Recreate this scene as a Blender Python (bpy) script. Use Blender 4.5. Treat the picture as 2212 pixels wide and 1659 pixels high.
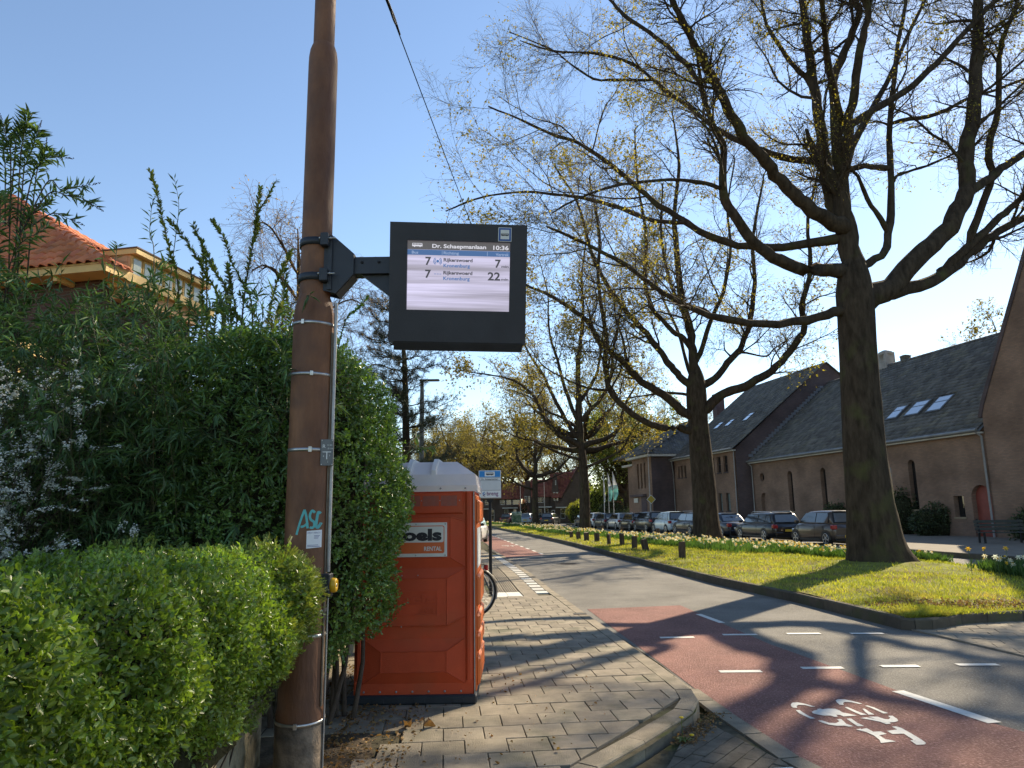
import bpy, math, random
import numpy as np
from mathutils import Vector, Matrix
from math import radians, sin, cos, pi, hypot, atan2

for o in list(bpy.data.objects):
    bpy.data.objects.remove(o)
SC = bpy.context.scene
COL = SC.collection
random.seed(7)
RNG = np.random.default_rng(11)

# ---------------------------------------------------------------- camera
EYE = 1.70
PITCH = math.atan((1106 - 829.5) / 1534)
ROLL = 0.015
cam = bpy.data.cameras.new('camera')
cam.sensor_width = 36.0
cam.lens = 36.0 * 1534 / 2212
cam.clip_start = 0.05
cam.clip_end = 3000
camo = bpy.data.objects.new('camera', cam)
COL.objects.link(camo)
camo.matrix_world = Matrix.Translation((0, 0, EYE)) @ Matrix.Rotation(pi / 2 + PITCH, 4, 'X') @ Matrix.Rotation(-ROLL, 4, 'Z')
SC.camera = camo

# ---------------------------------------------------------------- light
SUN_AZ = radians(41.0)      # to the right of the view direction (+Y)
SUN_EL = radians(33.0)
SUN_DIR = Vector((sin(SUN_AZ) * cos(SUN_EL), cos(SUN_AZ) * cos(SUN_EL), sin(SUN_EL)))
world = bpy.data.worlds.new('World')
SC.world = world
world.use_nodes = True
wn = world.node_tree
sky = wn.nodes.new('ShaderNodeTexSky')
sky.sky_type = 'NISHITA'
sky.sun_disc = False
sky.sun_elevation = SUN_EL
sky.sun_rotation = SUN_AZ
sky.altitude = 20
sky.air_density = 1.0
sky.dust_density = 0.08
sky.ozone_density = 1.3
bgn = wn.nodes['Background']
bgn.inputs['Strength'].default_value = 0.088
wn.links.new(sky.outputs[0], bgn.inputs['Color'])
sl = bpy.data.lights.new('sun', 'SUN')
sl.energy = 4.3
sl.angle = radians(0.55)
sl.color = (1.0, 0.85, 0.62)
so = bpy.data.objects.new('sun', sl)
COL.objects.link(so)
so.rotation_euler = (-SUN_DIR).to_track_quat('-Z', 'Y').to_euler()
so.location = (20, 20, 40)
SC.view_settings.view_transform = 'Standard'
SC.view_settings.look = 'None'
SC.view_settings.gamma = 1.0
SC.view_settings.use_curve_mapping = False
SC.view_settings.exposure = 1.3
SC.cycles.max_bounces = 6
SC.cycles.transparent_max_bounces = 6
SC.cycles.use_denoising = True

# ---------------------------------------------------------------- helpers
MATS = {}

def M(name, col, rough=0.7, var=0.15, scale=6.0, bump=0.0, bscale=60.0, metal=0.0, spec=0.4, col2=None,
      isl=0.0, orand=0.0, transl=0.0, tcol=None, coat=0.0, stretch=None, spots=None, detail=5.0):
    """procedural material: noise between two tones in world space, optional per piece variation, bump, translucency"""
    if name in MATS:
        return MATS[name]
    m = bpy.data.materials.new(name)
    m.use_nodes = True
    nt = m.node_tree
    N, L = nt.nodes, nt.links
    p = N['Principled BSDF']
    p.inputs['Roughness'].default_value = rough
    p.inputs['Metallic'].default_value = metal
    p.inputs['Specular IOR Level'].default_value = spec
    if coat:
        p.inputs['Coat Weight'].default_value = coat
        p.inputs['Coat Roughness'].default_value = 0.06
    geo = N.new('ShaderNodeNewGeometry')
    vec = geo.outputs['Position']
    if stretch:
        mp = N.new('ShaderNodeMapping')
        mp.inputs['Scale'].default_value = stretch
        L.new(vec, mp.inputs['Vector'])
        vec = mp.outputs['Vector']
    nz = N.new('ShaderNodeTexNoise')
    nz.inputs['Scale'].default_value = scale
    nz.inputs['Detail'].default_value = detail
    nz.inputs['Roughness'].default_value = 0.62
    L.new(vec, nz.inputs['Vector'])
    a = [c * (1 - var) for c in col]
    b = [min(1, c * (1 + var)) for c in (col2 or col)]
    rp = N.new('ShaderNodeMapRange')
    rp.inputs[1].default_value = 0.32
    rp.inputs[2].default_value = 0.68
    L.new(nz.outputs['Fac'], rp.inputs[0])
    mx = N.new('ShaderNodeMix')
    mx.data_type = 'RGBA'
    mx.inputs[6].default_value = (*a, 1)
    mx.inputs[7].default_value = (*b, 1)
    L.new(rp.outputs[0], mx.inputs[0])
    out = mx.outputs[2]
    if spots:
        scol, sscale, lo, hi = spots
        n2 = N.new('ShaderNodeTexNoise')
        n2.inputs['Scale'].default_value = sscale
        n2.inputs['Detail'].default_value = 7
        L.new(geo.outputs['Position'], n2.inputs['Vector'])
        r2 = N.new('ShaderNodeMapRange')
        r2.inputs[1].default_value = lo
        r2.inputs[2].default_value = hi
        L.new(n2.outputs['Fac'], r2.inputs[0])
        m2 = N.new('ShaderNodeMix')
        m2.data_type = 'RGBA'
        m2.inputs[7].default_value = (*scol, 1)
        L.new(r2.outputs[0], m2.inputs[0])
        L.new(out, m2.inputs[6])
        out = m2.outputs[2]
    src = None
    amt = 0
    if isl:
        src, amt = geo.outputs['Random Per Island'], isl
    elif orand:
        oi = N.new('ShaderNodeObjectInfo')
        src, amt = oi.outputs['Random'], orand
    if src:
        mr = N.new('ShaderNodeMapRange')
        mr.inputs[3].default_value = 1 - amt
        mr.inputs[4].default_value = 1 + amt
        L.new(src, mr.inputs[0])
        hs = N.new('ShaderNodeHueSaturation')
        L.new(out, hs.inputs['Color'])
        L.new(mr.outputs[0], hs.inputs['Value'])
        mh = N.new('ShaderNodeMapRange')
        mh.inputs[3].default_value = 0.5 - amt * 0.03
        mh.inputs[4].default_value = 0.5 + amt * 0.03
        ml = N.new('ShaderNodeMath')
        ml.operation = 'MULTIPLY'
        ml.inputs[1].default_value = 7.31
        fr = N.new('ShaderNodeMath')
        fr.operation = 'FRACT'
        L.new(src, ml.inputs[0])
        L.new(ml.outputs[0], fr.inputs[0])
        L.new(fr.outputs[0], mh.inputs[0])
        L.new(mh.outputs[0], hs.inputs['Hue'])
        out = hs.outputs[0]
    L.new(out, p.inputs['Base Color'])
    if bump:
        nb = N.new('ShaderNodeTexNoise')
        nb.inputs['Scale'].default_value = bscale
        nb.inputs['Detail'].default_value = 6
        L.new(vec, nb.inputs['Vector'])
        bp = N.new('ShaderNodeBump')
        bp.inputs['Strength'].default_value = bump
        bp.inputs['Distance'].default_value = 0.02
        L.new(nb.outputs['Fac'], bp.inputs['Height'])
        L.new(bp.outputs[0], p.inputs['Normal'])
    if transl:
        tr = N.new('ShaderNodeBsdfTranslucent')
        hs2 = N.new('ShaderNodeMix')
        hs2.data_type = 'RGBA'
        hs2.blend_type = 'MULTIPLY'
        hs2.inputs[0].default_value = 1
        hs2.inputs[7].default_value = (*(tcol or (1.6, 1.5, 0.7)), 1)
        L.new(out, hs2.inputs[6])
        L.new(hs2.outputs[2], tr.inputs['Color'])
        ms = N.new('ShaderNodeMixShader')
        ms.inputs[0].default_value = transl
        L.new(p.outputs[0], ms.inputs[1])
        L.new(tr.outputs[0], ms.inputs[2])
        L.new(ms.outputs[0], N['Material Output'].inputs['Surface'])
    MATS[name] = m
    return m

def emis(name, col, strength=1.0):
    m = bpy.data.materials.new(name)
    m.use_nodes = True
    p = m.node_tree.nodes['Principled BSDF']
    p.inputs['Base Color'].default_value = (0.01, 0.01, 0.01, 1)
    p.inputs['Roughness'].default_value = 0.4
    p.inputs['Emission Color'].default_value = (*col, 1)
    p.inputs['Emission Strength'].default_value = strength
    return m

def tag(o, label=None, cat=None, group=None, kind=None):
    if label: o['label'] = label
    if cat: o['category'] = cat
    if group: o['group'] = group
    if kind: o['kind'] = kind
    return o

def thing(name, label, cat, loc=(0, 0, 0), rz=0.0, group=None, kind=None):
    o = bpy.data.objects.new(name, None)
    o.empty_display_size = 0.2
    COL.objects.link(o)
    o.location = loc
    o.rotation_euler = (0, 0, rz)
    return tag(o, label, cat, group, kind)

def link(name, me, parent=None, loc=None):
    o = bpy.data.objects.new(name, me)
    COL.objects.link(o)
    if parent is not None:
        o.parent = parent
    if loc is not None:
        o.location = loc
    return o

def np_mesh(name, V, F, mat, smooth=False):
    """V (n,3); F (m,k) int faces all with the same corner count, or list of arrays"""
    me = bpy.data.meshes.new(name)
    Fs = F if isinstance(F, list) else [F]
    Fs = [f for f in Fs if len(f)]
    me.vertices.add(len(V))
    me.vertices.foreach_set('co', np.asarray(V, np.float32).ravel())
    nl = sum(f.size for f in Fs)
    me.loops.add(nl)
    me.loops.foreach_set('vertex_index', np.concatenate([f.ravel() for f in Fs]).astype(np.int32))
    tot = np.concatenate([np.full(len(f), f.shape[1], np.int32) for f in Fs])
    st = np.concatenate([[0], np.cumsum(tot)[:-1]]).astype(np.int32)
    me.polygons.add(len(tot))
    me.polygons.foreach_set('loop_start', st)
    me.polygons.foreach_set('loop_total', tot)
    if smooth:
        me.polygons.foreach_set('use_smooth', np.ones(len(tot), bool))
    me.update(calc_edges=True)
    if mat:
        me.materials.append(mat)
    return me

def tubes(P, R, ns):
    """P (N,K,3) paths, R (N,K) radii -> verts, quad faces"""
    P = np.asarray(P, float); R = np.asarray(R, float)
    N, K, _ = P.shape
    T = np.empty_like(P)
    T[:, 1:-1] = P[:, 2:] - P[:, :-2]
    T[:, 0] = P[:, 1] - P[:, 0]
    T[:, -1] = P[:, -1] - P[:, -2]
    T /= np.linalg.norm(T, axis=2, keepdims=True) + 1e-9
    mt = P[:, -1] - P[:, 0]
    ref = np.where((np.abs(mt[:, 2]) > 0.8 * np.linalg.norm(mt, axis=1))[:, None], np.array([1., .13, 0]), np.array([.05, .1, 1.]))
    ref = np.repeat(ref[:, None, :], K, 1)
    A = ref - (ref * T).sum(2, keepdims=True) * T
    A /= np.linalg.norm(A, axis=2, keepdims=True) + 1e-9
    B = np.cross(T, A)
    ang = np.arange(ns) * 2 * pi / ns
    V = P[:, :, None, :] + R[:, :, None, None] * (A[:, :, None, :] * np.cos(ang)[None, None, :, None] + B[:, :, None, :] * np.sin(ang)[None, None, :, None])
    idx = np.arange(N * K * ns).reshape(N, K, ns)
    a = idx[:, :-1, :]; b = np.roll(a, -1, 2); d = idx[:, 1:, :]; c = np.roll(d, -1, 2)
    F = np.stack([a, b, c, d], -1).reshape(-1, 4)
    return V.reshape(-1, 3), F

class MB:
    """collects primitives into one mesh; faces carry a material slot"""
    def __init__(s):
        s.v = []; s.f = []; s.m = []; s.sm = []
    def add(s, V, F, mi=0, sm=False, mat=None):
        o = len(s.v)
        for p in V:
            q = Vector(p)
            if mat is not None: q = mat @ q
            s.v.append(q[:])
        for f in F:
            s.f.append([o + i for i in f]); s.m.append(mi); s.sm.append(sm)
        return s
    def box(s, x0, x1, y0, y1, z0, z1, mi=0, mat=None):
        V = [(x0, y0, z0), (x1, y0, z0), (x1, y1, z0), (x0, y1, z0), (x0, y0, z1), (x1, y0, z1), (x1, y1, z1), (x0, y1, z1)]
        return s.add(V, [(3, 2, 1, 0), (4, 5, 6, 7), (0, 1, 5, 4), (1, 2, 6, 5), (2, 3, 7, 6), (3, 0, 4, 7)], mi, False, mat)
    def cbox(s, x0, x1, y0, y1, z0, z1, b=0.01, mi=0, mat=None):
        """box with chamfered edges"""
        V = []; F = []
        xs, ys, zs = (x0, x1), (y0, y1), (z0, z1)
        idx = {}
        for i in (0, 1):
            for j in (0, 1):
                for k in (0, 1):
                    sx, sy, sz = (1, -1)[i] * b, (1, -1)[j] * b, (1, -1)[k] * b
                    for ax in range(3):
                        p = [xs[i] + sx, ys[j] + sy, zs[k] + sz]
                        p[ax] = (xs[i], ys[j], zs[k])[ax]
                        idx[(i, j, k, ax)] = len(V); V.append(tuple(p))
        for i in (0, 1):
            q = [idx[(i, 0, 0, 0)], idx[(i, 1, 0, 0)], idx[(i, 1, 1, 0)], idx[(i, 0, 1, 0)]]; F.append(q if i else q[::-1])
            q = [idx[(0, i, 0, 1)], idx[(0, i, 1, 1)], idx[(1, i, 1, 1)], idx[(1, i, 0, 1)]]; F.append(q if i else q[::-1])
            q = [idx[(0, 0, i, 2)], idx[(1, 0, i, 2)], idx[(1, 1, i, 2)], idx[(0, 1, i, 2)]]; F.append(q if i else q[::-1])
        for i in (0, 1):
            for j in (0, 1):
                q = [idx[(i, j, 0, 0)], idx[(i, j, 1, 0)], idx[(i, j, 1, 1)], idx[(i, j, 0, 1)]]; F.append(q if (i ^ j) else q[::-1])
                q = [idx[(i, 0, j, 0)], idx[(i, 0, j, 2)], idx[(i, 1, j, 2)], idx[(i, 1, j, 0)]]; F.append(q if not (i ^ j) else q[::-1])
                q = [idx[(0, i, j, 1)], idx[(1, i, j, 1)], idx[(1, i, j, 2)], idx[(0, i, j, 2)]]; F.append(q if not (i ^ j) else q[::-1])
                for k in (0, 1):
                    t = [idx[(i, j, k, 0)], idx[(i, j, k, 1)], idx[(i, j, k, 2)]]
                    F.append(t if (i + j + k) % 2 else t[::-1])
        return s.add(V, F, mi, False, mat)
    def tube(s, pts, r, n=10, mi=0, caps=True, mat=None):
        P = np.array([[list(p) for p in pts]], float)
        R = np.array([r if hasattr(r, '__len__') else [r] * len(pts)], float)
        V, F = tubes(P, R, n)
        F = [tuple(f) for f in F.tolist()]
        s.add(V.tolist(), F, mi, True, mat)
        if caps:
            k = len(pts)
            s.add(V[:n].tolist(), [tuple(range(n))[::-1]], mi, False, mat)
            s.add(V[(k - 1) * n:].tolist(), [tuple(range(n))], mi, False, mat)
        return s
    def lathe(s, prof, n=24, mi=0, mat=None, axis='Z'):
        V = []; F = []
        for r, z in prof:
            for i in range(n):
                a = 2 * pi * i / n
                V.append((r * cos(a), r * sin(a), z))
        for k in range(len(prof) - 1):
            for i in range(n):
                j = (i + 1) % n
                F.append((k * n + i, k * n + j, (k + 1) * n + j, (k + 1) * n + i))
        if axis == 'X': V = [(z, x, y) for x, y, z in V]
        if axis == 'Y': V = [(y, z, x) for x, y, z in V]
        return s.add(V, F, mi, True, mat)
    def prism(s, poly, z0, z1, mi=0, mat=None, plane='XY'):
        """polygon extruded; plane XY (up z), XZ (along y) or YZ (along x)"""
        n = len(poly)
        if plane == 'XY': g = lambda p, z: (p[0], p[1], z)
        elif plane == 'XZ': g = lambda p, z: (p[0], z, p[1])
        else: g = lambda p, z: (z, p[0], p[1])
        V = [g(p, z0) for p in poly] + [g(p, z1) for p in poly]
        F = [tuple(range(n))[::-1], tuple(range(n, 2 * n))] + [(i, (i + 1) % n, n + (i + 1) % n, n + i) for i in range(n)]
        return s.add(V, F, mi, False, mat)
    def poly(s, pts, mi=0, mat=None):
        return s.add(pts, [tuple(range(len(pts)))], mi, False, mat)
    def build(s, name, mats, parent=None, fix=True):
        me = bpy.data.meshes.new(name)
        me.from_pydata(s.v, [], s.f)
        for m in (mats if isinstance(mats, (list, tuple)) else [mats]):
            me.materials.append(m)
        me.polygons.foreach_set('material_index', s.m)
        me.polygons.foreach_set('use_smooth', s.sm)
        if fix:
            import bmesh
            bm = bmesh.new(); bm.from_mesh(me)
            bmesh.ops.recalc_face_normals(bm, faces=bm.faces)
            bm.to_mesh(me); bm.free()
        me.update()
        return link(name, me, parent)

def copy_tree(o, parent=None):
    c = o.copy()
    COL.objects.link(c)
    if parent is not None: c.parent = parent
    for ch in [k for k in KIDS.get(o.name, [])]:
        copy_tree(ch, c)
    return c

KIDS = {}
def index_kids():
    KIDS.clear()
    for o in bpy.data.objects:
        if o.parent: KIDS.setdefault(o.parent.name, []).append(o)

def leaf_mesh(name, pos, axis, nrm, ln, wd, mat, oval=False, fold=0.25, curl=0.0):
    pos = np.asarray(pos, float); axis = axis / (np.linalg.norm(axis, axis=1, keepdims=True) + 1e-9)
    side = np.cross(nrm, axis); side /= np.linalg.norm(side, axis=1, keepdims=True) + 1e-9
    up = np.cross(axis, side)
    ln = np.asarray(ln)[:, None]; wd = np.asarray(wd)[:, None]
    n = len(pos)
    if not oval:
        V = np.stack([pos, pos + axis * ln * .45 + side * wd * .5 + up * wd * fold, pos + axis * ln - up * ln * curl, pos + axis * ln * .45 - side * wd * .5 + up * wd * fold], 1)
        i = np.arange(n)[:, None] * 4
        F = np.concatenate([i + np.array([[0, 1, 2]]), i + np.array([[0, 2, 3]])], 0) if fold else i + np.array([[0, 1, 2, 3]])
    else:
        f = fold
        V = np.stack([pos,
                      pos + axis * ln * .28 + side * wd * .44 + up * wd * f, pos + axis * ln * .68 + side * wd * .42 + up * wd * f,
                      pos + axis * ln - up * ln * curl,
                      pos + axis * ln * .68 - side * wd * .42 + up * wd * f, pos + axis * ln * .28 - side * wd * .44 + up * wd * f], 1)
        i = np.arange(n)[:, None] * 6
        F = np.concatenate([i + np.array([[0, 1, 2, 3]]), i + np.array([[0, 3, 4, 5]])], 0)
    return np_mesh(name, V.reshape(-1, 3), F, mat)

def unit(a):
    return a / (np.linalg.norm(a, axis=-1, keepdims=True) + 1e-9)

def text_mesh(txt, size, depth=0.0, bold=0.0, sx=1.0, align='LEFT', shear=0.0):
    cu = bpy.data.curves.new('lettering', 'FONT')
    cu.body = txt
    cu.size = size
    cu.extrude = depth
    cu.offset = bold
    cu.align_x = align
    cu.shear = shear
    cu.resolution_u = 3
    o = bpy.data.objects.new('lettering', cu)
    COL.objects.link(o)
    bpy.context.view_layer.update()
    me = bpy.data.meshes.new_from_object(o.evaluated_get(bpy.context.evaluated_depsgraph_get()))
    bpy.data.objects.remove(o)
    if sx != 1.0:
        me.transform(Matrix.Scale(sx, 4, (1, 0, 0)))
    return me

def text_obj(parent, txt, size, mat, xf, depth=0.0, bold=0.0, sx=1.0, align='LEFT', name='lettering', shear=0.0):
    """lettering in the XY plane of xf (x right, y up)"""
    me = text_mesh(txt, size, depth, bold, sx, align, shear)
    me.transform(xf)
    me.materials.clear(); me.materials.append(mat)
    return link(name, me, parent)

def frame(origin, xdir, ydir):
    x = Vector(xdir).normalized(); y = Vector(ydir); y = (y - x * y.dot(x)).normalized(); z = x.cross(y)
    m = Matrix(((x.x, y.x, z.x, origin[0]), (x.y, y.y, z.y, origin[1]), (x.z, y.z, z.z, origin[2]), (0, 0, 0, 1)))
    return m
# ================================================================ trees
BARK = M('bark', (0.052, 0.039, 0.027), 0.95, 0.45, 7.0, 1.0, 22.0, spec=0.08, stretch=(1, 1, 0.28), spots=((0.075, 0.074, 0.03), 1.3, 0.55, 0.75))
TWIG = M('twig_bark', (0.07, 0.052, 0.035), 0.9, 0.25, 3.0, spec=0.15)
BUD = M('young_leaf', (0.25, 0.22, 0.045), 0.6, 0.25, 0.6, isl=0.35, transl=0.45, tcol=(1.5, 1.4, 0.6))

def spawn(P, R, n, t0, t1, ang, length, K, wander, trop, rr, rcap, rng, rmin=0.004, tip=0.35, taper_len=0.55):
    """children of N parent paths; n children each; returns paths and radii"""
    N, KK, _ = P.shape
    par = np.repeat(np.arange(N), n)
    m = len(par)
    t = t0 + (t1 - t0) * ((np.tile(np.arange(n), N) + rng.random(m)) / n)
    u = t * (KK - 1)
    i = np.minimum(u.astype(int), KK - 2); fr = (u - i)[:, None]
    p0 = P[par, i]; p1 = P[par, i + 1]
    pos = p0 + (p1 - p0) * fr
    tan = unit(p1 - p0)
    rad = R[par, i] * (1 - fr[:, 0]) + R[par, i + 1] * fr[:, 0]
    rv = unit(rng.normal(size=(m, 3)))
    per = unit(rv - (rv * tan).sum(1, keepdims=True) * tan)
    a = ang[0] + (ang[1] - ang[0]) * rng.random(m)
    d = np.cos(a)[:, None] * tan + np.sin(a)[:, None] * per
    L = (length[0] + (length[1] - length[0]) * rng.random(m)) * (1 - taper_len * t)
    step = L / (K - 1)
    out = np.empty((m, K, 3)); out[:, 0] = pos
    for k in range(1, K):
        d = unit(d + wander * rng.normal(size=(m, 3)) + np.array([0, 0, trop]))
        out[:, k] = out[:, k - 1] + d * step[:, None]
    r0 = np.clip(rad * rr, rmin, rcap) * (0.75 + 0.5 * rng.random(m))
    r0 = np.minimum(r0, rad * 0.85 + 0.001)
    w = np.linspace(1, tip, K)
    return out, r0[:, None] * w[None, :]

def resample(pts, K):
    """smooth (Catmull-Rom) resampling of a polyline of (x,y,z,r)"""
    p = np.array(pts, float)
    p = np.vstack([2 * p[0] - p[1], p, 2 * p[-1] - p[-2]])
    n = len(pts) - 1
    s = np.linspace(0, n, K)
    i = np.minimum(s.astype(int), n - 1); f = (s - i)[:, None]
    a, b, c, d = p[i], p[i + 1], p[i + 2], p[i + 3]
    return 0.5 * ((2 * b) + (-a + c) * f + (2 * a - 5 * b + 4 * c - d) * f ** 2 + (-a + 3 * b - 3 * c + d) * f ** 3)

def tree(name, label, limbs, seed, ext=4.0, n2=9, n3=9, n4=8, L2=(2.0, 5.0), L3=(0.9, 2.2), L4=(0.35, 1.0), leaf=0.05, nleaf=1.0,
         sides=(12, 9, 5, 3, 3), group=None, cat='tree', flare=True, bark=None, twig=None, bud=None, rt=0.004, droop=-0.02, lo2=0.3, K3=5):
    rng = np.random.default_rng(seed)
    bark = bark or BARK; twig = twig or TWIG; bud = bud or BUD
    base = limbs[0][0]
    root = thing(name, label, cat, (base[0], base[1], 0), 0, group)
    off = np.array([base[0], base[1], 0])
    lim = []
    for k, l in enumerate(limbs):
        q = resample(l, max(10, 3 * len(l)))
        q[:, 3] = np.maximum(q[:, 3], 0.012)
        if k and ext and q[-1, 3] > 0.03 and len(l) > 3:   # limbs run on beyond the traced end
            d = unit(q[-1, :3] - q[-4, :3]); p = q[-1].copy(); r0 = p[3]; st = ext * (0.6 + 0.8 * rng.random()) * min(1.6, r0 / 0.1) / 7
            add = []
            for j in range(7):
                d = unit(d + 0.16 * rng.normal(size=3) + np.array([0, 0, 0.03]))
                p = p.copy(); p[:3] += d * st; p[3] = r0 * (1 - 0.85 * (j + 1) / 7) + 0.008
                add.append(p)
            q = np.vstack([q, add])
        if k:
            q[1:-1, :3] += rng.normal(size=(len(q) - 2, 3)) * np.minimum(0.03, q[1:-1, 3:4] * 0.14)
            sd = np.concatenate([[0], np.cumsum(np.linalg.norm(np.diff(q[:, :3], axis=0), axis=1))])
            q[:, 3] *= 1 + 0.3 * np.exp(-sd / (2.2 * q[0, 3] + .05))
            # grow out of the nearest older limb or the trunk
            prev = np.vstack([l_ for l_ in lim]); tgt = q[0, :3] - off
            dd = np.linalg.norm(prev[:, :3] - tgt, axis=1) - prev[:, 3] * .5
            j = int(np.argmin(dd)); shift = prev[j, :3] - tgt
            if np.linalg.norm(shift) < 2.2:
                q[:, :3] += shift[None] * np.exp(-(sd / (0.9 + 0.25 * sd[-1] * .5)) ** 2)[:, None]
                q[:, 3] = np.where(sd < 3 * prev[j, 3], np.minimum(q[:, 3], prev[j, 3] * .92), q[:, 3])
            q[0, 3] *= .6
        q[:, :3] -= off
        lim.append(q)
    # trunk, with root flare and uneven girth
    q = lim[0]
    ns = 28
    V, F = tubes(q[None, :, :3], q[None, :, 3], ns)
    V = V.reshape(len(q), ns, 3)
    if flare:
        for i in range(len(q)):
            z = q[i, 2]
            fl = 0.13 * math.exp(-max(z, 0) / 0.45)
            for j in range(ns):
                a = 2 * pi * j / ns
                g = 1 + fl * (0.6 + 0.9 * math.cos(5 * a + seed) + 0.4 * math.cos(3 * a + 2.0 * seed)) + 0.018 * math.sin(4 * a + 0.8 * z) + 0.012 * rng.normal()
                V[i, j] = q[i, :3] + (V[i, j] - q[i, :3]) * g
    link('trunk', np_mesh('trunk', V.reshape(-1, 3), F, bark, True), root)
    for q in lim[1:]:
        V, F = tubes(q[None, :, :3], q[None, :, 3], sides[1])
        V = V + rng.normal(size=V.shape) * 0.008
        link('limb', np_mesh('limb', V, F, bark, True), root)
    # branches
    K = 14
    PL = np.array([np.stack([np.interp(np.linspace(0, 1, K), np.linspace(0, 1, len(q)), q[:, c]) for c in range(4)], 1) for q in lim[1:]])
    lens = np.linalg.norm(np.diff(PL[:, :, :3], axis=1), axis=2).sum(1)
    keep = PL[lens > 0.8]
    lw = lens[lens > 0.8]
    sets2 = []
    for q, ll in zip(keep, lw):
        nn = max(2, int(n2 * ll / 8.0))
        p, r = spawn(q[None, :, :3], q[None, :, 3], nn, lo2, 0.99, (0.55, 1.15), L2, 8, 0.16, 0.05, 0.40, 0.055, rng, rmin=0.010, tip=0.3, taper_len=0.45)
        sets2.append((p, r))
    P2 = np.concatenate([s[0] for s in sets2]); R2 = np.concatenate([s[1] for s in sets2])
    P3, R3 = spawn(P2, R2, n3, 0.15, 1.0, (0.45, 1.1), L3, K3, 0.18, 0.02, 0.5, 0.02, rng, rmin=rt * 1.6, tip=0.4)
    P3b, R3b = spawn(keep[:, :, :3], keep[:, :, 3], max(3, int(n3 * 0.5)), 0.5, 1.0, (0.7, 1.4), L3, K3, 0.2, 0.03, 0.15, 0.015, rng, rmin=rt * 1.5, tip=0.4, taper_len=0.3)
    P3 = np.concatenate([P3, P3b]); R3 = np.concatenate([R3, R3b])
    P4, R4 = spawn(P3, R3, n4, 0.12, 1.0, (0.4, 1.05), L4, 3, 0.25, droop, 0.6, 0.008, rng, rmin=rt, tip=0.55, taper_len=0.35)
    V, F = tubes(P2, R2, sides[2])
    link('branches', np_mesh('branches', V, F, bark, True), root)['kind'] = 'stuff'
    V3, F3 = tubes(P3, R3, sides[3]); V4, F4 = tubes(P4, R4, sides[4])
    link('twigs', np_mesh('twigs', np.concatenate([V3, V4]), np.concatenate([F3, F4 + len(V3)]), twig, False), root)['kind'] = 'stuff'
    # opening buds and small leaves
    m = int(len(P4) * nleaf)
    sel = rng.integers(0, len(P4), m)
    pos = P4[sel, 2] + rng.normal(size=(m, 3)) * 0.015
    half = rng.random(m) < 0.4
    pos[half] = P4[sel, 1][half]
    ax = unit((P4[sel, 2] - P4[sel, 1])) + rng.normal(size=(m, 3)) * 0.9 + np.array([0, 0, -0.25])
    l = leaf * (0.6 + 0.9 * rng.random(m))
    # young leaves come in clumps, denser in some parts of the crown
    ph = np.sin(pos[:, 0] * 1.3 + seed) + np.sin(pos[:, 1] * 1.1 + 2 * seed) + np.sin(pos[:, 2] * 1.6)
    l *= 0.75 + 0.28 * np.clip(ph, -1, 2)
    link('young_leaves', leaf_mesh('young_leaves', pos, ax, rng.normal(size=(m, 3)), l, l * 0.6, bud, fold=0.3), root)['kind'] = 'stuff'
    return root, len(P4)


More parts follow.
